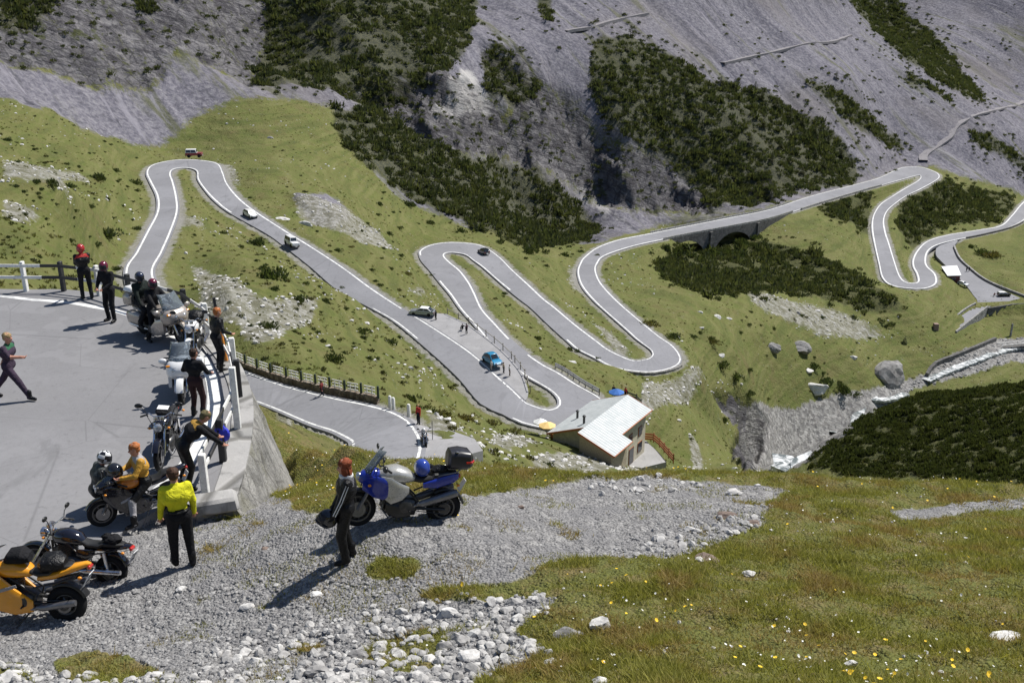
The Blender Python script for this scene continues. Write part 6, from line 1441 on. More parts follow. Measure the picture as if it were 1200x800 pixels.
def mudguard(parent, x, r, w, a0, a1, mat, gap=.035, name='mudguard'):
    b = MB(); vs = []; fs = []; n = 9; pr = [(-w/2, -.03), (-w*.42, .0), (0, .018), (w*.42, 0), (w/2, -.03)]
    for t in (0, 1):
        for i in range(n):
            a = a0+(a1-a0)*i/(n-1)
            for (yy, dz) in pr: q = r+gap+dz-(.008 if t else 0); vs.append((x+q*math.cos(a), yy, r+q*math.sin(a)))
    m = n*5
    for i in range(n-1):
        for j in range(4): a = i*5+j; fs.append((a, a+5, a+6, a+1)); fs.append((m+a, m+a+1, m+a+6, m+a+5))
    for i in range(n-1):
        for j in (0, 4): a = i*5+j; fs.append((a, a+m, a+m+5, a+5))
    b.add(vs, fs); return b.build(name, mat, parent)
def engine(parent, z=.42, L=.5, w=.36, twin=False):
    b = MB(); b.loft([(-.28, w*.3, z-.14, z+.06), (-.2, w*.46, z-.2, z+.12), (.02, w*.5, z-.22, z+.14), (.2, w*.44, z-.18, z+.1), (.26, w*.3, z-.12, z+.04)], 14, 0, p=3)
    for k in range(6): b.box((.12, 0, z+.13+k*.032), (.26, w*.72, .012), 0, Matrix.Rotation(-.25, 3, 'Y'))
    b.box((.12, 0, z+.2), (.2, w*.62, .26), 0, Matrix.Rotation(-.25, 3, 'Y'), .95, .02)
    for s in (1, -1): b.lathe([(.12, s*w*.48), (.12, s*w*.54), (.09, s*w*.58)], (-.05, 0, z-.02), 'y', 16)
    o = b.build('engine', ENG, parent)
    return o
def frame_tubes(parent, wb, r, hd, seat_z):
    b = MB()
    for s in (.13, -.13):
        b.tube([(hd[0], s*.3, hd[1]), (.05, s*1.2, hd[1]-.12), (-.28, s*1.2, .5), (-.22, s*1.1, .26), (.2, s, .2), (.34, s*.6, .4), (hd[0], s*.3, hd[1]-.14)], .02, 8); b.tube([(-.24, s, .6), (-.55, s*.9, seat_z-.12), (-.85, s*.7, seat_z-.02)], .016, 8)
        b.tube([(-.24, s*1.05, .36), (-wb/2, s*1.0, r)], .03, 8)
    b.build('frame', FRAME, parent)
    b = MB(); b.lathe([(.1, .1), (.1, .112), (.03, .115)], (-wb/2, 0, r), 'y', 18)
    for dz in (.05, -.05): b.tube([(-.2, .11, .34+dz*.6), (-wb/2, .108, r+dz*1.9)], .009, 5)
    b.build('chain', ENG, parent)
    b = MB(); b.box((.33, 0, .56), (.035, .3, .24), 0, Matrix.Rotation(-.2, 3, 'Y'), 1, .008); [b.box((.352, 0, .46+.03*q), (.006, .27, .008), 0, Matrix.Rotation(-.2, 3, 'Y')) for q in range(7)]; b.build('radiator', ENG, parent)
    b = MB(); b.tube([(-.2, .16, .22), (-.05, .32, .02)], .014, 6); b.build('side_stand', FRAME, parent)
    for s in (1, -1):
        b = MB(); b.tube([(-.12, s*.14, .34), (-.12, s*.3, .34)], .016, 6); b.build('footrest', SEATM, parent)
def exhaust(parent, side, r0, x0, x1, z0, z1, rad=.055, mat=None):
    b = MB(); s = side; b.tube([(.3, s*.1, .52), (.36, s*.12, .36), (.24, s*.15, .2), (x0+.1, s*.17, z0-.02)], .024, 8); b.tube([(x0+.1, s*.18, z0), (x0, s*.19, z0+.01), (x1+.05, s*.2, z1-.01), (x1, s*.2, z1)], [.03, rad, rad, rad*.85], 12); b.build('exhaust', mat or CHROME, parent)
def lamp(parent, x, z, rad=.09, rim=CHROME, y=0.):
    b = MB(); b.lathe([(.03, x-.14), (rad*.8, x-.09), (rad, x-.02), (rad, x)], (0, y, z), 'x', 16); o = b.build('headlight', rim, parent)
    b = MB(); b.lathe([(rad*.92, x+.001), (rad*.7, x+.02), (0, x+.03)], (0, y, z), 'x', 16); b.build('lens', LENS, o)
def indicators(parent, xf, zf, xr, zr_, w=.2):
    for x, z in ((xf, zf), (xr, zr_)):
        for s in (1, -1):
            b = MB(); b.tube([(x, s*w*.4, z), (x, s*w, z)], .008, 6); b.blob((x, s*(w+.03), z), (.035, .03, .025), 1, 10, 7); b.build('indicator', [FRAME, LAMPA], parent)
def place(root, rear, front, leanang=.0):
    """rear / front: world contact points"""
    r, f = Vector(rear), Vector(front); d = f-r; yaw = math.atan2(d.y, d.x); pit = -math.atan2(d.z, math.hypot(d.x, d.y))
    root.location = (r+f)/2; root.rotation_mode = 'ZYX'
    root.rotation_euler = (leanang, pit, yaw); return root
def newbike(label, name='motorcycle', cat='motorcycle'): return empty(name, (0, 0, 0), 0, label, cat)
LEAN = -.17      # resting on the left side stand
# blue and silver adventure tourer with top case
BLUE = paint('blue_paint', (.012, .028, .27), .2, coat=.6, var=.05); SILV = paint('silver_paint', (.46, .45, .42), .28, .4, coat=.5, var=.06); YELP = paint('yellow_orange_paint', (.72, .3, .015), .2, coat=.6, var=.05); BLKP = paint('black_gloss_paint', (.008, .008, .014), .08, coat=.8); WHP = paint('white_gloss_paint', (.72, .72, .72), .2, coat=.5, var=.04); CHAMP = paint('champagne_paint', (.42, .37, .32), .25, .35, coat=.5, var=.05); ORP = paint('orange_paint', (.62, .2, .02), .25, coat=.5)
CASE = paint('case_plastic', (.018, .018, .022), .35)
def adventure():
    R0 = newbike('blue and silver adventure motorcycle with a black top case on the gravel'); wb = 1.55
    wheel(R0, .775, .335, .12, 14); wheel(R0, -.775, .32, .15, 14); fork(R0, .775, .335, (.46, .98), .1, ALU)
    mudguard(R0, .775, .335, (.15), .4, 2.5, FRAME); engine(R0, .44, w=.42); frame_tubes(R0, wb, .32, (.45, .95), .86)
    b = MB(); b.loft([(.42, .12, .86, 1.02), (.3, .22, .78, 1.1), (.1, .24, .8, 1.13), (-.1, .2, .82, 1.05), (-.22, .12, .84, .95)], 16, 0, p=2.6); b.build('tank', SILV, R0)
    for s in (1, -1):
        b = MB(); b.loft([(.4, .03, .62, .98, 3, s*.2), (.22, .04, .48, .96, 3, s*.24), (.02, .035, .55, .84, 3, s*.23), (-.1, .02, .66, .78, 3, s*.2)], 12, 0); b.build('side_panel', SILV, R0)
        b = MB(); b.loft([(.72, .03, .72, .95, 3, s*.12), (.52, .05, .6, .98, 3, s*.2), (.36, .04, .56, .96, 3, s*.235), (.24, .02, .62, .86, 3, s*.24)], 12, 0); b.build('fairing', BLUE, R0)
        b = MB(); b.loft([(-.35, .03, .74, .84, 3, s*.16), (-.6, .05, .74, .92, 3, s*.17), (-.9, .045, .82, 1.0, 3, s*.14), (-1.0, .02, .88, .98, 3, s*.1)], 12, 0); b.build('tail_panel', BLUE, R0)
        b = MB(); b.loft([(.3, .03, .3, .5, 3, s*.17), (.1, .05, .2, .46, 3, s*.19), (-.14, .03, .22, .42, 3, s*.18)], 12, 0); b.build('belly_pan', FRAME, R0)
    b = MB(); b.loft([(.78, .07, .84, .96), (.7, .15, .78, 1.04), (.52, .17, .78, 1.1), (.42, .12, .86, 1.06)], 14, 0); b.build('nose', BLUE, R0); lamp(R0, .8, .93, .075)
    b = MB(); vs = []; fs = []
    for i in range(6):
        f = i/5; x = .7-.28*f; z = 1.02+.4*f
        for j in range(7): g = (j-3)/3; vs.append((x-.1*g*g, g*(.2-.04*f), z))
    for i in range(5):
        for j in range(6): a = i*7+j; fs.append((a, a+1, a+8, a+7))
    b.add(vs, fs); o = b.build('windscreen', SCREEN, R0); o.modifiers.new('s', 'SOLIDIFY').thickness = .006
    b = MB(); b.loft([(-.16, .12, .84, .94), (-.3, .17, .82, .93), (-.52, .18, .85, .95), (-.56, .17, .92, 1.0), (-.85, .15, .94, 1.04), (-.95, .1, .96, 1.02)], 14, 0, p=3); b.build('seat', SEATM, R0)
    handlebar(R0, .42, 1.12, .4, .14, .06, True, .2)
    for s in (1, -1):
        b = MB(); b.blob((.36, s*.38, 1.16), (.05, .09, .06), 0, 10, 7); b.build('hand_guard', FRAME, R0)
    b = MB(); b.tube([(-.6, .15, .95), (-.95, .17, 1.03), (-1.08, 0, 1.04), (-.95, -.17, 1.03), (-.6, -.15, .95)], .014, 8); b.box((-.98, 0, 1.07), (.36, .26, .02), 0, None, 1, .005); b.build('luggage_rack', ALU, R0)
    b = MB(); b.loft([(-.79, .16, 1.11, 1.34), (-.83, .22, 1.085, 1.41), (-1.0, .25, 1.08, 1.43), (-1.18, .235, 1.085, 1.4), (-1.24, .17, 1.12, 1.33)], 18, 0, p=4); o = b.build('top_case', CASE, R0)
    b = MB(); b.loft([(-1.1, .255, 1.19, 1.245), (-1.2, .24, 1.19, 1.245), (-1.262, .16, 1.195, 1.24)], 16, 0, p=5); b.build('reflector', LAMPR, o)
    b = MB(); b.box((-.93, .2, 1.41), (.05, .05, .03), 0, None, 1, .008); b.build('latch', CHROME, o)
    exhaust(R0, 1, .3, -.35, -.98, .45, .66, .07, ALU); exhaust(R0, -1, .3, -.35, -.98, .45, .66, .07, ALU)
    mudguard(R0, -.775, .32, .18, 1.0, 2.9, FRAME, .05); plate(R0, -1.09, .74, .2, .24, -.5)
    b = MB(); b.box((-1.02, 0, .93), (.05, .18, .07), 0, None, 1, .015); b.build('tail_light', LAMPR, R0); indicators(R0, .6, .82, -.98, .8, .18)
    return R0
rear, front = at(517, 606), at(419, 621)
d_ = front-rear; L_ = np.linalg.norm(d_); mid_ = (rear+front)/2; front = mid_+d_/L_*.775; rear = mid_-d_/L_*.775; front[2] = gz(front[0], front[1]); rear[2] = gz(rear[0], rear[1])
adv = place(adventure(), rear, front, LEAN); adv.scale = (.9,)*3
def on_bike(root, p):
    return Matrix.Translation(root.location) @ root.rotation_euler.to_matrix().to_4x4() @ (Vector(p)*root.scale[0])
def helmet_on(root, p, spec, label, rz=0.):
    e = empty('helmet', on_bike(root, p), rz, label, 'helmet'); helmet_geo('shell', spec, e, Vector((0, 0, .12)), Matrix.Rotation(-.25, 3, 'X'), 1.05); return e
helmet_on(adv, (-.36, 0, .94), (HWH, VIS, cm('blue_helmet_shell', (.03, .06, .3), .15, coat=.5), 1), 'white and blue helmet resting on the seat of the blue motorcycle', .4)
gq = on_bike(adv, (-.66, 0, 1.04)); b = MB(); b.blob((0, 0, 0), (.14, .11, .06), 0, 12, 8, None, .15, random.Random(2)); b.tube([(-.1, .05, .0), (-.2, .12, .03)], [.04, .025], 8); o = b.build('gloves', BLK); o.location = gq; tag(o, 'black gloves lying on the pillion seat of the blue motorcycle', 'gloves')
# black standard roadster
def roadster(label, tank=BLKP, plate_on=True):
    R0 = newbike(label); wheel(R0, .72, .315, .11, 5); wheel(R0, -.72, .31, .16, 5); fork(R0, .72, .315, (.42, .93), .1); mudguard(R0, .72, .315, .14, .5, 2.4, tank)
    engine(R0, .42, w=.42); frame_tubes(R0, 1.44, .31, (.42, .9), .78)
    b = MB(); b.loft([(.4, .08, .76, .9), (.3, .17, .7, .99), (.1, .185, .7, 1.02), (-.1, .15, .72, .96), (-.2, .09, .74, .86)], 16, 0, p=2.3); b.build('tank', tank, R0)
    b = MB(); b.loft([(-.16, .1, .76, .86), (-.3, .14, .73, .82), (-.5, .15, .74, .83), (-.58, .14, .78, .88), (-.85, .12, .8, .89), (-.95, .07, .83, .88)], 14, 0, p=3); b.build('seat', SEATM, R0)
    b = MB(); b.loft([(-.4, .11, .66, .74), (-.7, .12, .7, .8), (-1.0, .09, .78, .88), (-1.08, .05, .81, .87)], 12, 0); b.build('tail', tank, R0)
    for s in (1, -1):
        b = MB(); b.loft([(-.12, .02, .56, .7, 3, s*.15), (-.3, .03, .54, .72, 3, s*.16), (-.45, .02, .62, .72, 3, s*.14)], 10, 0); b.build('side_panel', tank, R0)
        b = MB(); b.tube([(-.62, s*.15, .7), (-.72, s*.14, .34)], .03, 8); b.build('shock_absorber', CHROME, R0)
    lamp(R0, .62, .88, .095); handlebar(R0, .4, 1.02, .38, .14, .1, True, .24, CHROME)
    for s in (.06, -.06):
        b = MB(); b.lathe([(.045, 1.0), (.05, 1.05), (.045, 1.07)], (.48, s, 0), 'z', 12); b.build('gauge', CHROME, R0)
    exhaust(R0, 1, .3, -.3, -.98, .3, .38, .05); exhaust(R0, -1, .3, -.3, -.98, .3, .38, .05); mudguard(R0, -.72, .31, .17, 1.0, 2.7, tank, .05)
    b = MB(); b.box((-1.09, 0, .8), (.06, .16, .08), 0, None, 1, .02); b.build('tail_light', LAMPR, R0)
    if plate_on: plate(R0, -1.12, .64, .2, .24, -.35)
    indicators(R0, .5, .84, -1.0, .76, .16); return R0
def gpt(px, py): p = at(px, py); return p
def stand(R0, rpx, fpx, wb, lean=LEAN, pad_=False):
    r, f = (pad_at(*rpx), pad_at(*fpx)) if pad_ else (at(*rpx), at(*fpx)); m = (r+f)/2; d = nrm(f-r); r = m-d*wb/2; f = m+d*wb/2
    for q in (r, f): q[2] = max(PADZ if inpoly(np.array([q[0]]), np.array([q[1]]), PADPOLY)[0] else -99, gz(q[0], q[1]))
    return place(R0, r, f, lean)
road1 = stand(roadster('black naked roadster with a long flat seat and chrome headlamp parked at the gravel edge'), (137, 677), (36, 686), 1.44); road1.scale = (.9,)*3
gq = on_bike(road1, (-.72, 0, .9)); b = MB(); b.blob((0, 0, .03), (.17, .12, .06), 0, 12, 8, None, .2, random.Random(9)); b.blob((-.1, .02, .05), (.09, .08, .06), 0, 12, 8, None, .2, random.Random(4)); o = b.build('glove_bundle', BLK2); o.location = gq; tag(o, 'dark gloves bundled on the rear seat of the black roadster', 'gloves')
# fully faired sport bike
def sport(label, col, col2=None, wcol=None):
    R0 = newbike(label); col2 = col2 or col; wheel(R0, .69, .3, .12, 6, True, wcol); wheel(R0, -.69, .31, .18, 6, True, wcol); fork(R0, .69, .3, (.42, .84), .1); mudguard(R0, .69, .3, .14, .4, 2.3, col)
    engine(R0, .4, w=.38); frame_tubes(R0, 1.38, .31, (.4, .84), .8)
    b = MB(); b.loft([(.36, .1, .76, .9), (.24, .19, .72, .98), (.05, .2, .72, 1.0), (-.12, .15, .74, .93), (-.2, .09, .76, .86)], 16, 0, p=2.4); b.build('tank', col2, R0)
    for s in (1, -1):
        b = MB(); b.loft([(.66, .02, .62, .86, 3, s*.12), (.5, .045, .42, .92, 3, s*.19), (.25, .05, .24, .82, 3, s*.215), (.0, .05, .18, .6, 3, s*.2), (-.25, .02, .22, .4, 3, s*.16)], 14, 0); b.build('fairing', col, R0)
        b = MB(); b.box((.16, s*.262, .6), (.42, .008, .05), 0, Matrix.Rotation(.35, 3, 'Y'), 1, .003); b.build('stripe', GREY, R0)
    b = MB(); b.loft([(.78, .05, .76, .88), (.68, .14, .7, .98), (.52, .17, .74, 1.06), (.42, .13, .84, 1.04)], 14, 0); b.build('nose', col, R0)
    b = MB(); vs = []; fs = []
    for i in range(5):
        f = i/4; x = .68-.3*f; z = .97+.2*f
        for j in range(7): g = (j-3)/3; vs.append((x-.1*g*g, g*.15, z))
    for i in range(4):
        for j in range(6): a = i*7+j; fs.append((a, a+1, a+8, a+7))
    b.add(vs, fs); o = b.build('windscreen', SCREEN, R0); o.modifiers.new('s', 'SOLIDIFY').thickness = .005
    for s in (.07, -.07): lamp(R0, .77, .86, .05, FRAME, s)
    b = MB(); b.loft([(-.14, .1, .8, .88), (-.3, .15, .77, .85), (-.48, .15, .79, .88), (-.54, .13, .86, .95), (-.74, .11, .9, .98), (-.8, .07, .93, .97)], 14, 0, p=3); b.build('seat', SEATM, R0)
    b = MB(); b.loft([(-.3, .15, .7, .8), (-.55, .16, .74, .87), (-.8, .12, .84, .97), (-1.0, .06, .93, 1.02), (-1.06, .03, .96, 1.0)], 14, 0, p=2.6); b.build('tail', col, R0)
    handlebar(R0, .38, .9, .32, .14, .01, False)
    for s in (1, -1):
        b = MB(); b.tube([(.6, s*.15, .98), (.58, s*.3, 1.04)], .01, 6); b.blob((.56, s*.36, 1.05), (.035, .08, .045), 0, 12, 8); b.build('mirror', FRAME, R0)
    exhaust(R0, -1, .3, -.4, -.95, .42, .62, .062, ALU); exhaust(R0, 1, .3, -.4, -.9, .3, .42, .055, ALU)
    mudguard(R0, -.69, .31, .19, 1.0, 2.7, FRAME, .05); plate(R0, -1.02, .74, .2, .24, -.45)
    b = MB(); b.box((-1.05, 0, .94), (.05, .14, .06), 0, None, 1, .015); b.build('tail_light', LAMPR, R0); indicators(R0, .62, .74, -.96, .82, .16); return R0
ys = stand(sport('yellow orange sport motorcycle cut off by the left edge of the picture', YELP), (76, 722), (-24, 730), 1.38)
tq = on_bike(ys, (.03, 0, .98)); b = MB(); b.loft([(.18, .1, 0, .1), (.1, .14, 0, .19), (-.1, .15, 0, .21), (-.2, .1, 0, .12)], 14, 0, p=3); o = b.build('tank_bag', BLK2); o.location = tq; o.rotation_euler = ys.rotation_euler; tag(o, 'black tank bag strapped on the yellow sport motorcycle', 'bag')
tq = on_bike(ys, (-.5, 0, .92)); b = MB(); b.loft([(.2, .1, 0, .12), (.12, .17, -.03, .2), (-.1, .17, -.03, .2), (-.2, .1, 0, .12)], 14, 0, p=3); o = b.build('seat_bag', BLK); o.location = tq; o.rotation_euler = ys.rotation_euler; tag(o, 'black seat bag on the tail of the yellow sport motorcycle', 'bag')
# orange and black sport bike with the sitting man
os_ = stand(sport('black and orange sport motorcycle on which a man in ochre leathers sits', BLKP, ORP), (206, 605), (119, 622), 1.4, -.08); os_.scale = (.9,)*3
yb = math.degrees(os_.rotation_euler.z)
sp_ = on_bike(os_, (-.22, .0, 0)); sp_.z = min(sp_.z, gz(sp_.x, sp_.y)+.0)
person((sp_.x, sp_.y, os_.location.z), os_.rotation_euler.z-PI/2, 'ginger haired man in grey and ochre leathers sitting on the orange motorcycle', 1.68, .12, hands=((.12, .42, .98), (-.14, .42, .96)), feet=((.3, .3, .02), (-.32, .34, .0)), seat=(0, 0, .77), head=(.1, .15), col=dict(jacket=OCH, trousers=BLK, boots=BLK, shoulder=GREY, shin=GREY, gloves=None), hair=(HAIRG, 'short'))
person(at(116, 612)+np.array([-.12, .35, 0]), -.9, 'person in black with a black and white chequered helmet behind the orange motorcycle', 1.66, .3, hands=((.2, .5, .7), (-.15, .5, .7)), pelvis=.42, feet=((.14, 0, 0), (-.12, .1, 0)), head=(.3, .35), col=dict(jacket=cm('grey_patched_leather', (.05, .055, .055), .5, var=.6, scale=16), trousers=BLK, boots=BLK, gloves=BLK), helmet=(HWH, VIS, HBK))
hq = on_bike(os_, (.36, .0, 1.03)); e = empty('helmet', hq, 1.2, 'black helmet hung on the handlebar of the orange motorcycle', 'helmet'); helmet_geo('shell', (HBK, VIS), e, Vector((0, 0, .1)), Matrix.Rotation(.6, 3, 'X'), 1.1)
# touring bikes
def tourer(label, col, big=False, bags=True, seatcol=SEATM):
    wb = 1.69 if big else 1.5; k = wb/1.5
    R0 = newbike(label); wheel(R0, wb/2, .32, .13, 6); wheel(R0, -wb/2, .31, .17, 6); fork(R0, wb/2, .32, (wb/2-.3, .92), .12); mudguard(R0, wb/2, .32, .17, .2, 2.6, col)
    engine(R0, .4, w=.62 if big else .46); frame_tubes(R0, wb, .31, (wb/2-.32, .9), .78); W_ = 1.25 if big else 1.
    b = MB(); b.loft([(.36*k, .14*W_, .74, .92), (.2*k, .2*W_, .68, 1.02), (0, .2*W_, .68, 1.02), (-.16, .14*W_, .72, .9)], 16, 0); b.build('tank', col, R0)
    b = MB(); b.loft([(wb/2+.06, .12*W_, .72, .86), (wb/2-.04, .26*W_, .62, 1.0), (wb/2-.2, .33*W_, .56, 1.06), (wb/2-.36, .3*W_, .6, 1.0), (wb/2-.42, .2*W_, .7, .96)], 18, 0, p=3); fa = b.build('fairing', col, R0)
    for s in (1, -1):
        b = MB(); b.loft([(.5*k, .04, .36, .8, 3, s*.26*W_), (.26*k, .06, .26, .72, 3, s*.29*W_), (.02, .04, .26, .5, 3, s*.27*W_)], 12, 0); b.build('lower_fairing', col, R0)
        b = MB(); b.blob((wb/2-.3, s*.4*W_, 1.0), (.05, .1, .07), 0, 12, 8); b.build('mirror', col, R0); lamp(R0, wb/2+.03, .84, .07, FRAME, s*.1*W_)
        b = MB(); b.box((wb/2-.06, s*.25*W_, .93), (.06, .12, .05), 0, None, 1, .015); b.build('indicator', LAMPA, R0)
        if bags:
            b = MB(); b.loft([(-.42*k, .07, .44, .72, 4, s*.3), (-.5*k, .12, .4, .78, 4, s*.31), (-.8*k, .12, .42, .78, 4, s*.31), (-.92*k, .06, .48, .72, 4, s*.29)], 14, 0); o = b.build('pannier', col, R0)
            b = MB(); b.box((-.93*k, s*.29, .62), (.03, .12, .09), 0, None, 1, .01); b.build('tail_lamp', LAMPR, o)
        exhaust(R0, s, .3, -.4*k, -1.0*k, .28, .32, .05)
    b = MB(); vs = []; fs = []
    for i in range(6):
        f = i/5; x = wb/2-.08-.3*f; z = 1.0+.42*f
        for j in range(9): g = (j-4)/4; vs.append((x-.14*g*g, g*(.28*W_-.07*f), z))
    for i in range(5):
        for j in range(8): a = i*9+j; fs.append((a, a+1, a+10, a+9))
    b.add(vs, fs); o = b.build('windscreen', SCREEN, R0); o.modifiers.new('s', 'SOLIDIFY').thickness = .006
    b = MB(); b.loft([(-.1, .14, .74, .84), (-.25, .2, .7, .8), (-.42, .2, .72, .84), (-.5, .19, .8, .92), (-.8*k, .18, .82, .94), (-.88*k, .12, .84, .92)], 14, 0, p=3); b.build('seat', seatcol, R0)
    if big:
        b = MB(); b.loft([(-.86*k, .2, .86, 1.1), (-.92*k, .26, .82, 1.18), (-1.1*k, .27, .82, 1.2), (-1.2*k, .2, .86, 1.14)], 16, 0, p=4); b.build('top_box', col, R0)
        b = MB(); b.loft([(-.8*k, .16, .92, 1.16), (-.86*k, .17, .92, 1.2)], 12, 0, p=4); b.build('pillion_backrest', SEATM, R0)
    b = MB(); b.loft([(-.5*k, .16, .66, .78), (-.9*k, .14, .72, .84), (-1.05*k, .06, .76, .84)], 14, 0); b.build('tail', col, R0)
    handlebar(R0, wb/2-.38, 1.0, .38, .2, .05, False); mudguard(R0, -wb/2, .31, .19, .9, 2.8, col, .05); plate(R0, -1.06*k, .56, .24, .2, -.2); return R0
gw = stand(tourer('big champagne and white touring motorcycle carrying two helmeted riders', CHAMP, True), (167, 390), (217, 405), 1.69, .0, True)
for (xx, lab, hl, jc) in ((-.28, 'driver with a maroon helmet sitting at the handlebar of the big touring motorcycle', HMAR, BLK2), (-.78, 'pillion passenger with a dark blue helmet on the big touring motorcycle', HBLU, cm('dark_green_textile', (.012, .018, .016), .85))):
    p = on_bike(gw, (xx, 0, 0)); f_ = gw.rotation_euler.z-PI/2; dr_ = xx > -.5
    person((p.x, p.y, PADZ), f_, lab, 1.76, .1 if dr_ else .02, hands=((.3, .58, .98), (-.3, .58, .98)) if dr_ else ((.24, .34, .86), (-.24, .34, .86)), feet=((.36, .12, .0), (-.36, .12, .0)) if dr_ else ((.34, .3, .34), (-.34, .3, .34)), seat=(0, 0, .9 if dr_ else 1.0), head=(.2, .15), col=dict(jacket=jc, trousers=BLK2, boots=BLK, gloves=BLK), helmet=(hl, VIS), h=.024)
b = MB(); b.box((0, 0, 0), (.4, .34, .14), 0, None, .9, .04); o = b.build('luggage_roll', HWH); o.location = on_bike(gw, (-1.17, 0, 1.27)); o.rotation_euler = (0, 0, gw.rotation_euler.z); tag(o, 'white bundle strapped on the top box of the big touring motorcycle', 'luggage')
wt = stand(tourer('white sport touring motorcycle parked nose to camera along the fence', WHP), (222, 446), (213, 482), 1.5, -.1, True)
helmet_on(wt, (-.3, 0, .8), (HBK, VIS), 'black helmet on the seat of the white touring motorcycle', 2.6)
wt2 = stand(roadster('dark motorcycle with white tank farthest along the fence behind the white one', WHP, False), (235, 404), (222, 432), 1.44, -.1, True)
b = MB(); b.loft([(-.16, .12, 0, .2), (0, .2, 0, .27), (.14, .2, 0, .25), (.24, .12, 0, .16)], 14, 0, p=3); o = b.build('luggage_roll', BLK); o.location = on_bike(wt2, (-.62, 0, .88)); o.rotation_euler = wt2.rotation_euler; tag(o, 'round black luggage roll on the motorcycle farthest along the fence', 'luggage')
nb = stand(roadster('black motorcycle facing the camera between the white tourer and the orange one', BLKP, False), (204, 520), (188, 556), 1.46, -.12, True)
mq = on_bike(nb, (.06, 0, 1.03)); b = MB(); b.loft([(.16, .1, 0, .06), (.1, .14, 0, .12), (-.12, .14, 0, .12), (-.18, .1, 0, .06)], 12, 0, p=3); b.box((0, 0, .124), (.2, .22, .006), 1); o = b.build('tank_bag', [BLK2, WHITE]); o.location = mq; o.rotation_euler = nb.rotation_euler; tag(o, 'black tank bag with a white map on the motorcycle facing the camera', 'bag')
q_ = hit(498, 523, 50); lb = roadster('dark motorcycle parked at the lower hairpin below the man in red', BLKP, False); r_ = np.array([q_[0]-.1, q_[1]+.7, 0]); f_ = np.array([q_[0]+.15, q_[1]-.7, 0])
for v_ in (r_, f_): v_[2] = max(gz(v_[0], v_[1]), q_[2])
place(lb, r_, f_, LEAN); lb.scale = (1.18,)*3; helmet_on(lb, (0, 0, 1.0), (HWH, VIS), 'white helmet on the tank of the motorcycle at the lower hairpin')
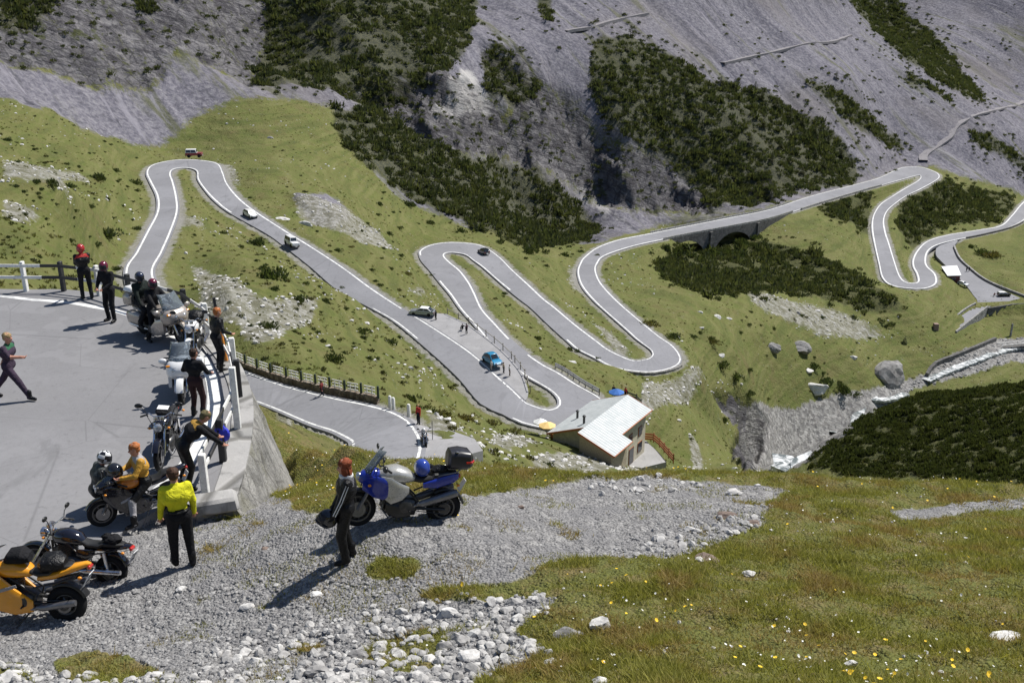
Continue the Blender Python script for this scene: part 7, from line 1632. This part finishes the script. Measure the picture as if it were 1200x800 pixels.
# ------------------------------------------------------------------ cars
GLASSC = paint('car_glass', (.02, .025, .03), .05, .1, .8); BUMP = paint('bumper_plastic', (.03, .03, .032), .5); HUB = paint('hub_cap', (.4, .4, .41), .3, .7)
def car(label, col, prof, glass, L=4.3, Wd=1.7, wr=.31, axles=(-1.3, 1.3), roof=None, name='car', cat='car', spare=False, roofz=None, boot=False):
    """prof: side outline (x,z) of the lower body; glass: (x,z) outline of the cabin"""
    R0 = empty(name, (0, 0, 0), 0, label, cat); W2 = Wd/2
    def body(pf, w0, w1, mat, nm, parent, ins=.0):
        b = MB(); n = len(pf); zs = [p[1] for p in pf]; zt, zb = max(zs), min(zs); vs = []
        for s in (1, -1):
            for (x, z) in pf: f = (z-zb)/(zt-zb+1e-6); vs.append((x, s*(w0+(w1-w0)*f), z))
        fs = [tuple(range(n)), tuple(range(2*n-1, n-1, -1))]+[(i, i+n, (i+1) % n+n, (i+1) % n) for i in range(n)]
        b.add(vs, fs); o = b.build(nm, mat, parent, True, 30); m = o.modifiers.new('bevel', 'BEVEL'); m.width = .05; m.segments = 2; m.limit_method = 'ANGLE'; m.angle_limit = R(35); return o
    bd = body(prof, W2, W2*.94, col, 'body', R0)
    cb = body(glass, W2*.93, W2*.74, roof or col, 'cabin', R0)
    zb, zt = min(p[1] for p in glass), max(p[1] for p in glass); xs_b = [p[0] for p in glass if p[1] < zb+.05]; xs_t = [p[0] for p in glass if p[1] > zt-.12]
    x0, x1, t0, t1 = min(xs_b), max(xs_b), min(xs_t), max(xs_t)
    def q(x, f): return None
    def pane(pts):
        b = MB(); n = len(pts); c = sum((Vector(p) for p in pts), Vector())/n; nn = (Vector(pts[1])-Vector(pts[0])).cross(Vector(pts[2])-Vector(pts[0])).normalized()
        if nn.dot(c-Vector(((x0+x1)/2, 0, (zb+zt)/2))) < 0: nn = -nn
        vs = [Vector(p)+nn*.012 for p in pts]+[Vector(p)-nn*.02 for p in pts]; b.add(vs, [tuple(range(n)), tuple(range(2*n-1, n-1, -1))]+[(i, i+n, (i+1) % n+n, (i+1) % n) for i in range(n)]); return b.build('window', GLASSC, cb, False)
    def P(x, f, s): z = zb+.04+(zt-zb-.12)*f; w = W2*(.93+(.74-.93)*((z-zb)/(zt-zb))); return (x, s*w, z)
    lerp = lambda a, c, f: a+(c-a)*f
    for s in (1, -1):
        nwin = 2; X0b, X1b, X0t, X1t = x0+.12, x1-.14, t0+.06, t1-.06
        for k in range(nwin):
            a, c = k/nwin+.02, (k+1)/nwin-.02; pane([P(lerp(X0b, X1b, a), .1, s), P(lerp(X0b, X1b, c), .1, s), P(lerp(X0t, X1t, c), .92, s), P(lerp(X0t, X1t, a), .92, s)])
    for xb, xt in ((x1, t1), (x0, t0)):
        f0, f1 = .14, .9; wv = lambda f: W2*(.93+(.74-.93)*f)-.12; pane([(lerp(xb, xt, f0), -wv(f0), zb+(zt-zb)*f0), (lerp(xb, xt, f0), wv(f0), zb+(zt-zb)*f0), (lerp(xb, xt, f1), wv(f1), zb+(zt-zb)*f1), (lerp(xb, xt, f1), -wv(f1), zb+(zt-zb)*f1)])
    for ax in axles:
        for s in (1, -1):
            e = link('wheel', None, R0); e.location = (ax, s*(W2-.09), wr); b = MB(); b.lathe([(wr*.6, -.1), (wr*.96, -.1), (wr, -.06), (wr, .06), (wr*.96, .1), (wr*.6, .1)], n=20, axis='y'); b.build('tyre', TYRE, e); b = MB(); b.lathe([(wr*.6, s*.07), (wr*.5, s*.1), (.05, s*.09), (0, s*.09)], n=16, axis='y'); b.build('rim', HUB, e)
    fx = max(p[0] for p in prof); rx = min(p[0] for p in prof); hz = .62*max(p[1] for p in prof)+.08
    for s in (1, -1):
        b = MB(); b.box((fx-.02, s*W2*.68, hz), (.1, .32, .16), 0, None, 1, .03); b.build('headlight', LENS, R0); b = MB(); b.box((rx+.02, s*W2*.74, hz), (.1, .22, .2), 0, None, 1, .02); b.build('tail_light', LAMPR, R0)
        b = MB(); b.blob((glass_front(glass)-.1, s*(W2+.08), zb+.06), (.06, .1, .07), 0, 10, 7); b.build('wing_mirror', BUMP, R0)
    for x in (fx, rx): b = MB(); b.box((x, 0, .42), (.14, Wd*.94, .2), 0, None, 1, .05); b.build('bumper', BUMP if not boot else col, R0)
    for x, s in ((fx+.075, 1), (rx-.075, -1)): b = MB(); b.box((x, 0, .45), (.015, .5, .11)); b.build('number_plate', PLATE, R0, False)
    return R0
def glass_front(g): zb = min(p[1] for p in g); return max(p[0] for p in g if p[1] < zb+.05)-.2
SED = ([(-2.15,.3),(-2.2,.75),(-2.1,.92),(-1.3,.95),(1.0,.93),(1.9,.82),(2.12,.65),(2.15,.3)], [(-1.75,.93),(-1.1,1.38),(.25,1.42),(1.05,.92)])
HAT = ([(-1.8,.3),(-1.85,.8),(-1.78,.95),(.85,.92),(1.55,.84),(1.82,.66),(1.85,.3)], [(-1.76,.93),(-1.45,1.4),(.2,1.43),(.95,.91)])
OFF = ([(-1.8,.45),(-1.82,1.05),(.7,1.05),(1.75,1.02),(1.8,.5)], [(-1.8,1.04),(-1.76,1.82),(.42,1.82),(.72,1.04)])
DEUX = ([(-1.75,.32),(-1.8,.7),(-1.5,.95),(.7,.9),(1.3,.86),(1.85,.55),(1.85,.32)], [(-1.6,.92),(-1.2,1.4),(-.6,1.58),(.25,1.56),(.85,.9)])
def setcar(R0, p, heading, pitch=0.):
    R0.location = tuple(p); R0.rotation_mode = 'ZYX'; R0.rotation_euler = (0, pitch, heading); return R0
def on_road(px, py, rev=False, off=0.):
    """point of the road surface seen at a pixel and the heading of the road there"""
    j = int(np.argmin((rpx[0]-px)**2+((rpx[1]-py)*1.6)**2)); z = RC[j, 2]; p = PZ(px, py, z); j = int(np.argmin(((RC[:, :2]-p[:2])**2).sum(1))); p = PZ(px, py, RC[j, 2]+.02)
    d = RC[min(j+2, len(RC)-1)]-RC[max(j-2, 0)]; h = math.atan2(d[1], d[0]); pi_ = -math.atan2(d[2], math.hypot(d[0], d[1]))
    return (p, h+PI, -pi_) if rev else (p, h, pi_)
CW = paint('white_car_paint', (.7, .7, .7), .2, coat=.6, var=.03); CS = paint('silver_car_paint', (.3, .33, .34), .25, .5, coat=.6, var=.04); CB = paint('black_car_paint', (.012, .015, .02), .12, coat=.8); CBLUE = paint('turquoise_car_paint', (.01, .2, .38), .3, coat=.5, var=.05); CRED = paint('dark_red_car_paint', (.22, .02, .025), .3, coat=.4); CRF = paint('white_hard_top', (.68, .68, .66), .4)
c = setcar(car('dark red off-road car with a white hard top at the top left hairpin', CRED, OFF[0], OFF[1], 3.6, 1.65, .38, (-1.1, 1.15), CRF), PZ(228, 184.5, -45.9)+np.array([0, 0, .05]), .1); c.scale = (1.15,)*3
setcar(car('white hatchback coming down from the top left hairpin', CW, *HAT), *on_road(293, 254))
setcar(car('white boxy off-road car driving down the straight road', CW, OFF[0], OFF[1], 3.8, 1.7, .38, (-1.15, 1.15)), *on_road(342, 288))
p = lay(495, 369); sl_ = setcar(car('silver saloon with its white boot lid open on the lay-by', CS, SED[0], SED[1], 4.4, 1.72, .31, (-1.32, 1.32), CRF), p+np.array([0, 0, .02]), 2.95)
b = MB(); b.box((-1.98, 0, 1.3), (.05, 1.35, .8), 0, Matrix.Rotation(-.75, 3, 'Y'), 1, .02); b.build('boot_lid', CRF, sl_)
p = lay(577, 426); bl = setcar(car('turquoise blue rounded old car parked at the lay-by fence', CBLUE, DEUX[0], DEUX[1], 3.8, 1.5, .3, (-1.2, 1.2)), p+np.array([0, 0, .02]), -1.0); bl.scale = (1.08,)*3
setcar(car('black car driving through the top of the middle hairpin', CB, *HAT), *on_road(567, 297, True))
setcar(car('small white car parked below the red kiosk', CW, *HAT), PZ(1128.5, 334.5, -103.7)+np.array([0, 0, .06]), -1.1)
c = setcar(car('white roofed dark estate car parked on the far right lot', CB, OFF[0], [(-1.8,1.04),(-1.7,1.6),(.3,1.6),(.72,1.04)], 4.2, 1.75, .34, (-1.15, 1.15), CRF), PZ(1176, 347, -104.1)+np.array([0, 0, .06]), .1); c.scale = (1.15, 1, .95)
far_person(1165, 347.5, -104.1, 'reddish clothed figure crouching left of the estate car on the far lot', cm('rust_jacket', (.2, .06, .04), .8), BLK2, pelvis=.35, feet=((.12, .25, 0), (-.12, .2, 0)), snap=False)
# ------------------------------------------------------------------ light, camera, output
SUN_AZ, SUN_EL = R(54), R(55)      # azimuth measured clockwise from the view direction (+Y)
sd = Vector((math.sin(SUN_AZ)*math.cos(SUN_EL), math.cos(SUN_AZ)*math.cos(SUN_EL), math.sin(SUN_EL)))
L = bpy.data.lights.new('sun', 'SUN'); L.energy = 4.6; L.angle = R(.53); L.color = (1, .965, .9)
so = bpy.data.objects.new('sun', L); COL.objects.link(so); so.rotation_euler = sd.to_track_quat('Z', 'Y').to_euler()
W = bpy.data.worlds.new('World'); SC.world = W; W.use_nodes = True
nt = W.node_tree; nt.nodes.clear()
sk = nt.nodes.new('ShaderNodeTexSky'); sk.sky_type = 'NISHITA'; sk.sun_disc = False; sk.sun_elevation = SUN_EL; sk.sun_rotation = SUN_AZ; sk.altitude = 2000
bg = nt.nodes.new('ShaderNodeBackground'); bg.inputs[1].default_value = .085
ow = nt.nodes.new('ShaderNodeOutputWorld'); nt.links.new(sk.outputs[0], bg.inputs[0]); nt.links.new(bg.outputs[0], ow.inputs[0])
cam = bpy.data.cameras.new('camera'); cam.sensor_width = 36; cam.lens = 36; cam.clip_start = .1; cam.clip_end = 6000
co = bpy.data.objects.new('camera', cam); COL.objects.link(co); co.location = (0, 0, 0); co.rotation_euler = (R(90)-TILT, 0, 0)
SC.camera = co
SC.view_settings.view_transform = 'Standard'; SC.view_settings.look = 'None'; SC.view_settings.exposure = .45; SC.view_settings.gamma = 1
SC.view_settings.use_curve_mapping = False
SC.cycles.use_denoising = True
SC.cycles.max_bounces = 5
